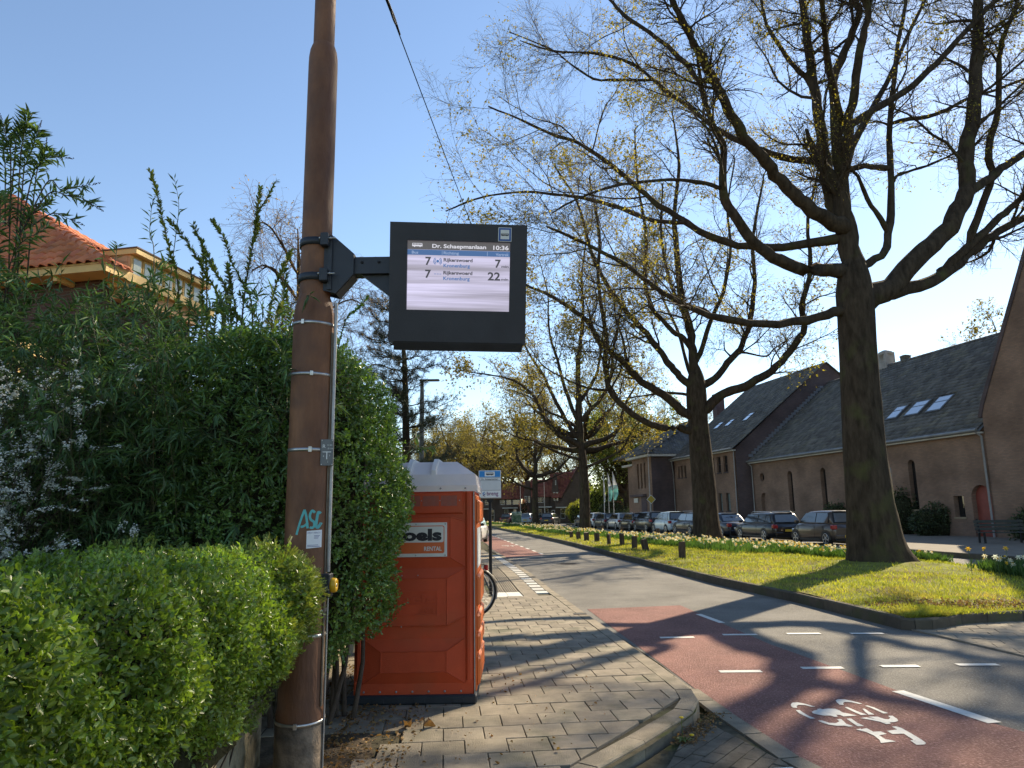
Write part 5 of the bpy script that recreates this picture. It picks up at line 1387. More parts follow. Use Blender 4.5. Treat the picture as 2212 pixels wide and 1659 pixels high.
def tiled(parent, O, U, W, w, l, nu, nv, keep, n_single, matS, matM, view=None, name='roof_tile', hump=.04):
    """courses of tiles on the plane O + u*U + v*W (unit vectors, local to parent); keep(u,v) says which"""
    U = np.array(U, float); W = np.array(W, float); U /= np.linalg.norm(U); W /= np.linalg.norm(W); Nn = np.cross(U, W)
    V, F = roof_tile_mesh(w, l, hump=hump)
    me = np_mesh(name, V, F, matS)
    R3 = np.stack([U, W, Nn], 1)
    pl = []
    for j in range(nv):
        for i in range(nu):
            u, v = i * w, j * l
            if keep(u + w / 2, v + l / 2): pl.append((u, v))
    if view is not None:
        M4 = parent.matrix_basis
        def dist(p):
            q = M4 @ Vector(np.array(O) + U * p[0] + W * p[1]); return (q - Vector((0, 0, EYE))).length
        pl.sort(key=dist)
    sing, mass = pl[:n_single], pl[n_single:]
    for u, v in sing:
        o = link(name, me, parent)
        d = RNG.normal(size=3) * np.array([.003, .004, .003])
        p = np.array(O) + U * (u + d[0]) + W * (v + d[1]) + Nn * abs(d[2])
        o.matrix_local = Matrix(((R3[0, 0], R3[0, 1], R3[0, 2], p[0]), (R3[1, 0], R3[1, 1], R3[1, 2], p[1]), (R3[2, 0], R3[2, 1], R3[2, 2], p[2]), (0, 0, 0, 1)))
    if mass:
        A = np.array(mass); n = len(A)
        J = RNG.normal(size=(n, 3)) * .004
        base = np.array(O)[None] + (A[:, :1] + J[:, :1]) * U + (A[:, 1:] + J[:, 1:2]) * W + np.abs(J[:, 2:]) * Nn
        VV = (V @ R3.T)[None] + base[:, None]
        FF = F[None] + (np.arange(n) * len(V))[:, None, None]
        o = link(name, np_mesh(name, VV.reshape(-1, 3), FF.reshape(-1, 4), matM), parent); o['kind'] = 'stuff'

def wall_holes(parent, name, mat, s0, s1, z0, z1, holes, y, depth=.25, axis='x', pane=None, sgn=1, frame_mat=None, sill=None, pname='window'):
    """wall in the plane y (outside towards +y*sgn), with recessed openings; holes: (s0,s1,z0,z1,kind)"""
    xs = sorted(set([s0, s1] + [h[0] for h in holes] + [h[1] for h in holes])); zs = sorted(set([z0, z1] + [h[2] for h in holes] + [h[3] for h in holes]))
    g = (lambda s, yy, z: (s, yy, z)) if axis == 'x' else (lambda s, yy, z: (yy, s, z))
    m = MB()
    for i in range(len(xs) - 1):
        for j in range(len(zs) - 1):
            cx, cz = (xs[i] + xs[i + 1]) / 2, (zs[j] + zs[j + 1]) / 2
            if any(h[0] < cx < h[1] and h[2] < cz < h[3] for h in holes): continue
            m.add([g(xs[i], y, zs[j]), g(xs[i + 1], y, zs[j]), g(xs[i + 1], y, zs[j + 1]), g(xs[i], y, zs[j + 1])], [(0, 1, 2, 3)])
    yb = y - depth * sgn
    for h in holes:
        a, b, c, d = h[:4]; kind = h[4] if len(h) > 4 else 'rect'; wdt = b - a
        if kind == 'arch' or kind == 'round':
            arcs = [(d, 1)] if kind == 'arch' else [(d, 1), (c, -1)]
            for top, sg in arcs:
                r = wdt / 2; cz = top - r * sg
                A = np.linspace(0, pi, 13)
                P = [((a + b) / 2 - r * cos(t), cz + sg * r * sin(t)) for t in A]
                for k in range(12):
                    p, q = P[k], P[k + 1]
                    m.add([g(p[0], y, p[1]), g(q[0], y, q[1]), g(q[0], y, top), g(p[0], y, top)], [(0, 1, 2, 3)])
                    m.add([g(p[0], y, p[1]), g(q[0], y, q[1]), g(q[0], yb, q[1]), g(p[0], yb, p[1])], [(0, 1, 2, 3)])
            zz = (c + (wdt / 2 if kind == 'round' else 0), d - wdt / 2)
        else:
            zz = (c, d); m.add([g(a, y, d), g(b, y, d), g(b, yb, d), g(a, yb, d)], [(0, 1, 2, 3)])
        if kind != 'round':
            for s in (a, b): m.add([g(s, y, zz[0]), g(s, y, zz[1]), g(s, yb, zz[1]), g(s, yb, zz[0])], [(0, 1, 2, 3)])
            m.add([g(a, y, c), g(b, y, c), g(b, yb, c), g(a, yb, c)], [(0, 1, 2, 3)])
        pn = h[5] if len(h) > 5 else pname
        pm = h[6] if len(h) > 6 else (pane or DGL)
        w = MB().add([g(a, yb + .004 * sgn, c), g(b, yb + .004 * sgn, c), g(b, yb + .004 * sgn, d), g(a, yb + .004 * sgn, d)], [(0, 1, 2, 3)]).build(pn, pm, parent, fix=False)
        if frame_mat is not None and pn == 'window':
            f = MB(); t = .05; y0_, y1_ = sorted((yb + .005 * sgn, yb + .06 * sgn))
            for (p, q, r1, r2) in ((a, b, c, c + t), (a, b, d - t, d), (a, a + t, c + t, d - t), (b - t, b, c + t, d - t), (a + t, b - t, (c + d) / 2 - .02, (c + d) / 2 + .02)):
                (f.box(p, q, y0_, y1_, r1, r2) if axis == 'x' else f.box(y0_, y1_, p, q, r1, r2))
            f.build('frame', frame_mat, w)
        if sill is not None and kind != 'round' and pn == 'window':
            y0_, y1_ = sorted((yb, y + .06 * sgn))
            (MB().box(a - .05, b + .05, y0_, y1_, c - .10, c) if axis == 'x' else MB().box(y0_, y1_, a - .05, b + .05, c - .10, c)).build('sill', sill, w)
    return m.build(name, mat, parent, fix=False)

def gutter_line(parent, x0, x1, y, z, r=.08):
    MB().tube([(x0, y, z), (x1, y, z)], r, 8).build('gutter', GUT, parent)
def down_pipe(parent, x, y, z0, z1, r=.045, top=None):
    pts = [(x, y, z0), (x, y, z1)]
    if top: pts.append(top)
    MB().tube(pts, r, 8).build('drain_pipe', PIPE, parent)

A0 = atan2(.98058, -.19612)
# ---------------------------------------------- hall: local x along the street away from us, y towards the street
hall = thing('church_hall', 'long low brick hall with grey tiled roof, skylights and narrow arched windows', 'church hall', (23.6, 36.0, .1), A0)
HW = [(20.37, 21.03, 3.66, 4.32, 'round'), (20.17, 21.05, .1, 2.80, 'arch', 'niche', BRK), (16.58, 17.2, 1.35, 4.28, 'arch'), (12.66, 13.25, 1.35, 4.26, 'arch'), (8.6, 9.2, 1.4, 4.24, 'arch'), (4.50, 5.05, 1.4, 4.2, 'arch'), (1.38, 2.05, 1.0, 2.08, 'rect'), (-.32, .88, .0, 2.6, 'arch', 'door', REDD)]
wall_holes(hall, 'wall', BRK, -.5, 22.2, -.1, 5.4, HW, 0, .28, sill=SAND)
MB().box(-.5, 22.2, -15.2, -.35, -.1, 5.0).build('inner_wall', BRK2, hall)
EZ, RZ, RQ = 5.28, 11.9, -7.6
sl_ = (RZ - EZ) / (.38 - RQ); ln_ = math.hypot(RZ - EZ, .38 - RQ); Wv = (0, RQ - .38, RZ - EZ)
MB().add([(-.5, .36, EZ - .03), (22.2, .36, EZ - .03), (22.2, RQ, RZ - .03), (-.5, RQ, RZ - .03), (22.2, -15.6, EZ), (-.5, -15.6, EZ)], [(0, 1, 2, 3), (3, 2, 4, 5)]).build('roof_deck', RTILE, hall, fix=False)
SKY1 = [(5.55, 6.75, 1.55, 2.65), (3.85, 5.0, 1.55, 2.7), (7.35, 8.3, 1.55, 2.55)]
def inhole(u, v):
    s = 22.2 - u; q = v / ln_ * (.38 - RQ) - .38
    return any(a - .05 < s < b + .05 and c - .0 < q < d + .1 for a, b, c, d in SKY1)
tiled(hall, (22.2, .38, EZ), (-1, 0, 0), Wv, .30, .355, 75, 29, lambda u, v: v < ln_ and u < 22.6 and not inhole(u, v), 290, RTILEO, RTILE, view=True)
m = MB()
for k in range(56): m.tube([(-.3 + k * .4, RQ, RZ + .03), (-.3 + k * .4 + .41, RQ, RZ + .035)], [.13, .115], 8, caps=False)
o = m.build('ridge_tile', RTILE, hall, fix=False); o['kind'] = 'stuff'
def roof_pt(s, q, lift, ez=EZ, q0=.38, slope=None):
    k = slope or sl_
    n = Vector((0, k, 1)).normalized()
    return Vector((s, -q, ez + (q + q0) * k)) + n * lift
def skylight(parent, a, b, c, d, ez, q0, slope, open_=False):
    P = lambda s, q, l: roof_pt(s, q, l, ez, q0, slope)[:]
    def ring(a, b, c, d, l0, l1):
        m = MB(); V = [P(a, c, l0), P(b, c, l0), P(b, d, l0), P(a, d, l0), P(a, c, l1), P(b, c, l1), P(b, d, l1), P(a, d, l1)]
        return m.add(V, [(4, 5, 6, 7), (0, 1, 5, 4), (1, 2, 6, 5), (2, 3, 7, 6), (3, 0, 4, 7)])
    f = ring(a, b, c, d, -.02, .11).build('skylight', M('skylight_frame', (.09, .095, .10), .5, .1, 4), parent)
    ring(a + .09, b - .09, c + .08, d - .08, .10, .122).build('pane', SKG, f)
    m = MB(); V = [P(a + .08, (c + d) / 2 + .12, .122), P(b - .08, (c + d) / 2 + .12, .122), P(b - .08, (c + d) / 2 + .16, .122), P(a + .08, (c + d) / 2 + .16, .122)]
    ring(a + .08, b - .08, (c + d) / 2 + .10, (c + d) / 2 + .15, .10, .13).build('glazing_bar', MATS['skylight_frame'], f)
for a, b, c, d in SKY1: skylight(hall, a, b, c, d, EZ, .38, sl_)
gutter_line(hall, -.4, 22.1, .44, EZ + .02, .09)
MB().box(-.4, 22.1, .02, .36, EZ - .14, EZ - .05).build('eave_board', OFFW, hall)
down_pipe(hall, -.32, .12, .0, 5.0, .055, (-.32, .42, 5.2)); down_pipe(hall, 21.95, .12, .0, 4.9, .045, (21.95, .42, 5.2))
MB().box(14.8, 15.7, -8.2, -7.4, RZ - .3, RZ + 1.1).build('roof_vent', M('pale_vent', (.34, .31, .27), .7, .15, 3), hall)
MB().lathe([(.45, 0), (.45, .5), (.5, .5), (.5, .75), (.2, .9)], 16, mat=Matrix.Translation((15.25, -7.8, RZ + .4))).build('roof_vent', MATS['pale_vent'], hall)
MB().lathe([(.35, 0), (.35, .35), (.42, .4), (.2, .5)], 14, mat=Matrix.Translation((13.3, -7.8, RZ + .02))).build('roof_vent', RTILE, hall)
# ---------------------------------------------- steep gable at the right edge
gab = thing('church_gable', 'tall steep brick church gable cut off by the right picture edge', 'church', (23.6, 36.0, .1), A0)
g1 = [(-.52, -.1), (-.52, 6.0), (-.75, 6.1), (-.62, 6.5), (-8.0, 20.6), (-15.4, 6.5), (-15.4, -.1)]
MB().prism([(-.54, -.1), (-.54, 6.2), (-8.0, 20.6), (-15.4, 6.2), (-15.4, -.1)], -.4, .12, plane='XZ').build('wall', BRK, gab)
MB().prism([(-.30, 5.95), (-.62, 6.75), (-8.0, 21.0), (-8.0, 20.55), (-.75, 6.55), (-.52, 5.95)], -.44, .18, plane='XZ').build('verge_coping', BRK2, gab)
MB().add([(-.5, -.42, 6.3), (-8, -.42, 20.6), (-8, -16, 20.6), (-.5, -16, 6.3), (-15.4, -.42, 6.3), (-15.4, -16, 6.3)], [(0, 1, 2, 3), (1, 4, 5, 2)]).build('roof', RTILE, gab, fix=False)
MB().box(-15.3, -.56, -15.9, -.42, -.1, 6.2).build('side_wall', BRK2, gab)
# ---------------------------------------------- gabled block
blk = thing('gabled_block', 'two storey brown brick block with high gabled grey roof and tall windows', 'building', (23.6, 36.0, .1), A0)
BH = [(31.55, 31.95, 4.55, 5.65), (32.3, 32.7, 4.55, 5.65), (33.0, 33.4, 4.55, 5.65), (25.9, 26.65, 4.6, 5.95), (24.75, 25.45, 4.6, 5.95), (23.6, 24.28, 4.6, 5.95), (26.2, 26.8, 1.4, 2.88), (24.9, 25.5, 1.4, 2.88), (23.55, 24.25, 1.4, 2.88), (28.2, 28.8, 1.4, 2.88), (28.0, 28.7, 4.6, 5.95)]
CURT = M('curtained_window', (.20, .24, .22), .1, .15, 3, spec=.8, coat=.4)
wall_holes(blk, 'wall', BRK, 22.2, 34.4, -.1, 6.45, [h if h[2] > 3 else (*h, 'rect', 'window', CURT) for h in BH], 1.31, .2, sill=BRK2, frame_mat=M('dark_frame', (.06, .045, .04), .6, .1, 4))
BZ0, BRZ = 6.35, 13.8
bs = (BRZ - BZ0) / (1.31 + .35 + 7.6); bl_ = math.hypot(BRZ - BZ0, 9.26)
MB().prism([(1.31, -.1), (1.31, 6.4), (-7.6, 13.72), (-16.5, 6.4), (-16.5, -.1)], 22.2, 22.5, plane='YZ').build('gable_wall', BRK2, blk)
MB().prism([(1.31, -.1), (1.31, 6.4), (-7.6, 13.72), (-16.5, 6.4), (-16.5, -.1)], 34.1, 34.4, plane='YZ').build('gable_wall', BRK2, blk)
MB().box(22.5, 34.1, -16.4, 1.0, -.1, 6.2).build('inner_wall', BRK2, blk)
MB().add([(22.0, 1.64, BZ0 - .03), (34.6, 1.64, BZ0 - .03), (34.6, -7.6, BRZ - .03), (22.0, -7.6, BRZ - .03), (34.6, -16.8, BZ0), (22.0, -16.8, BZ0)], [(0, 1, 2, 3), (3, 2, 4, 5)]).build('roof_deck', RTILE, blk, fix=False)
SKY2 = [(30.45, 31.25, 1.55, 2.35), (28.3, 29.1, 1.55, 2.35), (25.3, 26.1, 1.7, 2.6)]
def inhole2(u, v):
    s = 34.6 - u; q = v / bl_ * 9.26 - 1.66
    return any(a - .05 < s < b + .05 and c < q < d + .1 for a, b, c, d in SKY2)
tiled(blk, (34.6, 1.66, BZ0), (-1, 0, 0), (0, -9.26, BRZ - BZ0), .30, .355, 42, 34, lambda u, v: v < bl_ and not inhole2(u, v), 0, RTILEO, RTILE)
for a, b, c, d in SKY2: skylight(blk, a, b, c, d, BZ0, 1.66, bs)
gutter_line(blk, 22.1, 34.5, 1.72, BZ0 + .02, .09)
MB().box(22.1, 34.5, 1.33, 1.64, BZ0 - .14, BZ0 - .05).build('eave_board', OFFW, blk)
down_pipe(blk, 22.35, 1.40, 0, 6.2, .04); down_pipe(blk, 34.25, 1.40, 0, 4.9, .04, (33.9, 1.7, 6.2))
m = MB()
for k in range(26):
    t = k / 26
    m.box(22.02, 22.19, -t * 7.2 + .2, -t * 7.2 - .16, EZ + .55 + t * 7.2 * sl_ - .12, EZ + .55 + t * 7.2 * sl_ + .1)
o = m.build('lead_flashing', M('lead', (.16, .17, .19), .6, .1, 3), blk); o['kind'] = 'stuff'
MB().box(36.0, 36.9, -5.4, -4.5, 9, 13.3).build('chimney', BRK2, blk)
# ---------------------------------------------- hipped block at the far end
hip = thing('hipped_block', 'brick block with grey hipped roof, white eaves and three tall slits', 'building', (23.6, 36.0, .1), A0)
H3 = [(37.75, 38.2, 3.72, 6.2), (36.85, 37.3, 3.72, 6.2), (36.0, 36.4, 3.72, 6.2), (36.2, 37.2, .2, 2.6, 'rect', 'door', DGL)]
wall_holes(hip, 'wall', BRK, 34.4, 39.6, -.1, 6.7, H3, 3.57, .3)
MB().box(34.4, 39.6, -9, 3.2, -.1, 6.69).build('side_wall', BRK2, hip)
MB().box(34.398, 34.6, 1.0, 3.56, -.1, 6.69).build('side_wall', BRK2, hip)
MB().box(39.6, 43.5, -9, 2.6, -.1, 6.2).build('side_wall', BRK, hip)
MB().cbox(35.9, 39.7, 3.6, 3.95, 2.9, 3.15, .02).build('porch_roof', BRK2, hip)
MB().box(35.9, 37.3, 3.575, 3.62, .1, 2.9).build('porch_panel', BRK2, hip)
MB().box(38.1, 39.2, 3.62, 3.68, 2.35, 2.8).build('sign_board', OFFW, hip)
MB().box(33.9, 40.1, -9.5, 4.07, 6.70, 6.92).build('eaves', OFFW, hip)
MB().box(40.1, 44.0, -9.5, 3.1, 6.2, 6.4).build('eaves', OFFW, hip)
x0, x1, y0, y1, z0, z1 = 33.9, 44.0, -9.5, 4.1, 6.92, 10.75
hx = (y1 - y0) / 2
MB().add([(x0, y0, z0), (x1, y0, z0), (x1, y1, z0), (x0, y1, z0), (x0 + 3.6, (y0 + y1) / 2 , z1), (x1 - 3.6, (y0 + y1) / 2, z1)], [(3, 2, 5, 4), (0, 3, 4), (2, 1, 5), (1, 0, 4, 5)]).build('roof_deck', RTILE, hip, fix=False)
wl = math.hypot(3.6, z1 - z0); ym = (y0 + y1) / 2
tiled(hip, (x0 - .05, y0, z0 + .02), (0, 1, 0), (3.6, 0, z1 - z0), .30, .355, 46, 20, lambda u, v: v < wl and abs(u - (y1 - y0) / 2) < (y1 - y0) / 2 * (1 - v / wl) + .1, 0, RTILEO, RTILE)
wl2 = math.hypot(y1 - ym, z1 - z0)
tiled(hip, (x1, y1 + .05, z0 + .02), (-1, 0, 0), (0, ym - y1, z1 - z0), .30, .355, 34, 24, lambda u, v: v < wl2 and (3.6 * v / wl2 - .1) < u < (x1 - x0) - 3.6 * v / wl2 + .1, 0, RTILEO, RTILE)

# ---------------------------------------------- row houses at the bend of the road
def rowhouse(name, lab, loc, rz): return thing(name, lab, 'house', loc, rz, 'red roofed row houses at the bend')
WFR = M('white_window_frame', (.6, .58, .52), .6, .08, 3)
def slope_roof(parent, x0, x1, y0, z0, y1, z1, tw=.5, tl=.42, mat=None):
    mat = mat or RED2
    MB().add([(x0, y0, z0), (x1, y0, z0), (x1, y1, z1), (x0, y1, z1), (x1, 2 * y1 - y0, z0), (x0, 2 * y1 - y0, z0)], [(0, 1, 2, 3), (3, 2, 4, 5)]).build('roof', mat, parent, fix=False)
    L_ = math.hypot(y1 - y0, z1 - z0)
    tiled(parent, (x0, y0 - .03, z0 + .03), (1, 0, 0), (0, y1 - y0, z1 - z0), tw, tl, int((x1 - x0) / tw), int(L_ / tl), lambda u, v: True, 0, mat, mat, hump=.07)
rh = rowhouse('row_house', 'row house with big brick gable and steep red roof facing the road bend', (9.0, 110, .1), 0)
wall_holes(rh, 'wall', BRK3, -2.7, 4.4, -.1, 3.0, [(.6, 1.3, .5, 2.0), (-1.9, -1.2, .5, 2.0)], 0, .12, sgn=-1, frame_mat=WFR)
MB().prism([(-2.1, 3.0), (.9, 8.3), (1.4, 8.3), (4.4, 3.0)], 0.0, .3, plane='XZ').build('gable_wall', BRK3, rh)
MB().box(2.7, 3.3, -.06, -.005, 3.2, 4.4).build('window', WFR, rh); MB().box(2.8, 3.2, -.07, -.062, 3.35, 4.3).build('pane', DGL, rh)
MB().add([(-2.15, -.3, 2.9), (1.1, -.3, 8.5), (1.1, 12, 8.5), (-2.15, 12, 2.9), (4.5, -.3, 2.9), (4.5, 12, 2.9)], [(0, 1, 2, 3), (1, 4, 5, 2)]).build('roof', RED2, rh, fix=False)
MB().box(-2.7, 4.4, .2, 12, -.1, 2.9).build('side_wall', BRK3, rh)
slope_roof(rh, -3.2, 1.0, .1, 3.6, 3.2, 7.7)
MB().box(-2.6, -1.0, -.9, 0, 2.1, 2.25).build('porch_roof', OFFW, rh)
rh2 = rowhouse('row_house', 'row house with narrow brick gable bay and paired white windows', (5.8, 111, .1), 0)
MB().prism([(-.5, -.1), (1.7, -.1), (1.1, 5.0), (.9, 7.3), (.55, 7.3), (.1, 5.0)], -.4, 3.0, plane='XZ').build('gable_wall', BRK3, rh2)
for (a, b, c, d) in ((.3, .62, 3.2, 4.5), (.75, 1.05, 3.2, 4.5), (.62, .78, 5.6, 6.3), (.0, .5, .4, 1.8)):
    w = MB().box(a, b, -.45, -.405, c, d).build('window', WFR, rh2); MB().box(a + .06, b - .06, -.46, -.452, c + .08, d - .08).build('pane', DGL, w)
wall_holes(rh2, 'wall', BRK3, -3.0, -.3, -.1, 3.9, [(-2.8, -1.2, 2.95, 3.75), (-2.2, -1.5, .4, 2.0), (-1.0, -.5, .2, 2.1)], 0, .1, sgn=-1, frame_mat=WFR)
slope_roof(rh2, -3.1, 1.6, -.2, 3.8, 3.4, 6.6)
MB().box(-3.0, .5, .2, 7, -.1, 3.7).build('side_wall', BRK3, rh2)
MB().box(-2.0, .0, -1.0, -.1, 2.2, 2.35).build('porch_roof', OFFW, rh2)
rh3 = rowhouse('row_house', 'row house with brick gable bay left of the smaller forked tree', (2.2, 112.5, .1), 0)
MB().prism([(-.9, -.1), (.9, -.1), (.7, 4.0), (.3, 6.4), (-.2, 6.4), (-.7, 4.0)], -.4, 3.0, plane='XZ').build('gable_wall', BRK3, rh3)
for (a, b, c, d) in ((-.5, -.15, 3.0, 4.0), (.0, .35, 3.0, 4.0), (-.6, -.1, .4, 1.8)):
    w = MB().box(a, b, -.45, -.405, c, d).build('window', WFR, rh3); MB().box(a + .06, b - .06, -.46, -.452, c + .08, d - .08).build('pane', DGL, w)
wall_holes(rh3, 'wall', BRK3, .8, 2.6, -.1, 3.8, [(1.0, 2.4, 2.9, 3.6), (1.3, 1.9, .3, 2.0)], 0, .1, sgn=-1, frame_mat=WFR)
slope_roof(rh3, -.9, 2.6, -.2, 3.7, 3.4, 6.4); MB().box(-.8, 2.6, .2, 7, -.1, 3.6).build('side_wall', BRK3, rh3)
rh4 = rowhouse('row_house', 'long row house with strip of upper windows, leftmost behind the bus stop sign', (-3.0, 114, .1), 0)
wall_holes(rh4, 'wall', BRK3, -5, 4.2, -.1, 3.7, [(.8, 1.6, 2.75, 3.5), (1.8, 2.6, 2.75, 3.5), (2.8, 4.0, 2.75, 3.5), (-1.6, -.6, 2.75, 3.5), (-2.9, -1.9, 2.75, 3.5), (1.5, 2.1, .3, 2.0), (2.9, 3.4, .3, 2.0), (-.6, -.1, .3, 2.0), (-2.6, -1.9, .1, 2.0)], 0, .1, sgn=-1, frame_mat=WFR)
slope_roof(rh4, -5.1, 4.3, -.3, 3.6, 3.4, 6.3); MB().box(-5, 4.2, .2, 7, -.1, 3.5).build('side_wall', BRK3, rh4)
MB().box(1.2, 3.6, -.9, -.1, 2.15, 2.3).build('porch_roof', OFFW, rh4); MB().box(-3.2, -.4, -.9, -.1, 2.05, 2.2).build('porch_roof', OFFW, rh4)
shed = thing('garden_shed', 'small shed with red roof behind the flags and hedge', 'shed', (14.0, 99, .1))
MB().box(-1.6, 1.6, 0, 3, 0, 1.9).build('wall', BRK3, shed)
MB().prism([(-1.8, 1.85), (1.8, 1.85), (.6, 2.9), (-.6, 2.9)], -.2, 3.2, plane='XZ').build('roof', RED2, shed)

# ---------------------------------------------- villa on the left: local x along its road side front (away), y to the left
AV = atan2(.980, .199)
vil = thing('villa', 'brick villa with orange tiled hipped roof and cream dormer on the left', 'house', (-8.51, 14.2, .1), AV)
LX, LY, EV = 3.5, -9.0, 6.85      # eave corner at the local origin; x: along the front, y>0: to the left
wall_holes(vil, 'wall', BRKL, .55, 3.6, -.1, 6.76, [(1.2, 2.0, 3.6, 5.4), (2.4, 3.2, 3.6, 5.4)], .55, .12, sgn=-1, frame_mat=CREAM)
wall_holes(vil, 'wall', BRKL, .55, 9, -.1, 6.76, [(3.0, 4.4, 3.8, 5.6)], .55, .12, axis='y', sgn=-1, frame_mat=CREAM)
MB().box(.7, 3.6, .7, 9, -.1, 6.49).build('inner_wall', BRKL, vil)
def fascia(p, q, h=.2, w=.04):
    d = (Vector(q) - Vector(p)).normalized(); n = Vector((d.y, -d.x, 0)) * w
    a, b = Vector(p), Vector(q)
    V = [a, b, b + n, a + n]; V = [v[:] for v in V] + [(v.x, v.y, v.z + h) for v in V]
    return MB().add(V, [(0, 1, 2, 3), (4, 5, 6, 7), (0, 1, 5, 4), (1, 2, 6, 5), (2, 3, 7, 6), (3, 0, 4, 7)])
fascia((0, 0, EV - .15), (3.75, 0, EV - .15)).build('fascia', CREAM, vil)
fascia((0, 8.5, EV - .15), (0, 0, EV - .15)).build('fascia', CREAM, vil)
MB().box(.02, 3.7, .02, .54, EV - .12, EV - .08).build('soffit', CREAM, vil); MB().box(.02, .54, .54, 8.5, EV - .12, EV - .08).build('soffit', CREAM, vil)
m = MB()
for k in range(6): m.box(.05, .53, 1.2 + k * 1.25, 1.3 + k * 1.25, EV - .25, EV - .12)
for k in range(3): m.box(.7 + k * 1.1, .8 + k * 1.1, .05, .53, EV - .25, EV - .12)
m.build('bracket', CREAM, vil)
HX, HY, HZ = 3.7, 6.8, 3.85
MB().add([(-.05, 0, EV), (-.05, 12, EV), (HX, 12, EV + HZ), (HX, HY, EV + HZ), (3.75, -.05, EV), (3.75, HY, EV + HZ)], [(1, 0, 3, 2), (0, 4, 5, 3)]).build('roof_deck', OTILEI, vil, fix=False)
wl = math.hypot(HX, HZ)
tiled(vil, (-.1, 10.5, EV + .02), (0, -1, 0), (HX, 0, HZ), .23, .33, 46, 17, lambda u, v: v < wl and (10.5 - u) > v / wl * HY - .12, 300, OTILE, OTILEI, view=True, hump=.065)
wf = math.hypot(HY, HZ)
tiled(vil, (0, -.1, EV + .02), (1, 0, 0), (0, HY, HZ), .23, .33, 16, 24, lambda u, v: v < wf and u > v / wf * HX - .1 and not (u > .7 and v < 2.5), 0, OTILE, OTILEI, hump=.065)
for k in range(20):
    t0, t1 = k / 20, (k + 1.12) / 20
    MB().tube([(HX * t0 - .03, HY * t0 - .03, EV + HZ * t0 + .07), (HX * t1, HY * t1, EV + HZ * t1 + .06)], [.125, .105], 10, caps=True).build('hip_tile', OTILE, vil)
for k in range(12):
    MB().tube([(HX, HY + .02 + k * .38, EV + HZ + .06), (HX, HY + .02 + (k + 1.1) * .38, EV + HZ + .06)], [.11, .095], 10, caps=True).build('ridge_tile', OTILE, vil)
# dormer with a row of windows
dx0, dx1, dz0, dz1, dy = .84, 3.32, EV + .02, EV + .52, .08
MB().box(dx0, dx1, dy + .04, 2.6, dz0 - .5, dz1).build('dormer_cheek', CREAMW, vil)
for k in range(3): MB().box(dx0 - .012, dx0 - .001, dy + .1, 2.6, dz0 + k * .17, dz0 + .155 + k * .17).build('cheek_board', CREAMW, vil)
MB().box(dx0 - .06, dx1 + .16, dy - .16, 2.8, dz1, dz1 + .12).build('dormer_roof', CREAM, vil)
MB().box(dx0 - .08, dx1 + .18, dy - .18, 2.8, dz1 + .12, dz1 + .15).build('dormer_roof_edge', M('roof_felt', (.10, .05, .035), .8, .1, 4), vil)
VG = M('pale_curtain_glass', (.40, .44, .36), .15, .12, 3, spec=.8, coat=.4)
n = 7; ww = (dx1 - dx0) / n
for k in range(n):
    a = dx0 + k * ww
    w = MB().box(a + .015, a + ww - .015, dy - .0, dy + .03, dz0 + .01, dz1 - .01).build('dormer_window', CREAM, vil)
    MB().box(a + .06, a + ww - .06, dy - .012, dy - .002, dz0 + .06, dz1 - .06).build('pane', VG, w)
MB().box(dx0, dx1, dy + .03, dy + .04, dz0 - .05, dz1).build('dormer_front', CREAM, vil)
# lower bay with its own cream eaves, at the left edge
bay = thing('bay_window', 'cream framed bay with shallow roof, low at the left edge below the tiles', 'bay', (-8.3, 11.6, .1), AV)
MB().box(-1.2, .4, .3, 3.0, 0, 4.2).build('wall', M('bay_brick', (.42, .14, .075), .8, .2, 3), bay)
fascia((-1.5, 0, 4.35), (.6, 0, 4.35), .22).build('fascia', CREAM, bay); fascia((-1.5, 3, 4.35), (-1.5, 0, 4.35), .22).build('fascia', CREAM, bay)
MB().box(-1.46, .55, .04, 3, 4.5, 4.6).build('roof', MATS['roof_felt'], bay)
for (a, b) in ((-1.1, -.5), (-.4, .3)):
    w = MB().box(a, b, .2, .3, 2.9, 4.2).build('window', CREAM, bay); MB().box(a + .08, b - .08, .185, .198, 3.0, 4.1).build('pane', VG, w)
for k in range(3):
    w = MB().box(-1.3, -1.2, .4 + k * .85, 1.15 + k * .85, 2.9, 4.2).build('window', CREAM, bay); MB().box(-1.315, -1.302, .48 + k * .85, 1.07 + k * .85, 3.0, 4.1).build('pane', VG, w)
# ================================================================ parked cars
GLASS = M('car_glass', (0.02, 0.025, 0.03), 0.05, .1, 3, spec=.9, coat=.6)
TAIL = M('tail_light', (0.28, 0.012, 0.016), .2, .1, 9, coat=.7)
HEADL = M('head_light', (0.5, 0.52, 0.54), .12, .1, 9, coat=.7)
NPL = M('yellow_plate', (0.56, 0.38, 0.03), .5, .1, 9)
TYREC = M('car_tyre', (0.013, 0.013, 0.014), .85, .2, 20)
ALLOY = M('alloy_rim', (0.42, 0.42, 0.43), .3, .15, 9, metal=.8)
TRIM = M('black_trim', (0.012, 0.012, 0.013), .5, .2, 9)
def paint(name, c, metal=.25):
    return M(name, c, .32, .05, .8, spec=.4, coat=.45, metal=metal)

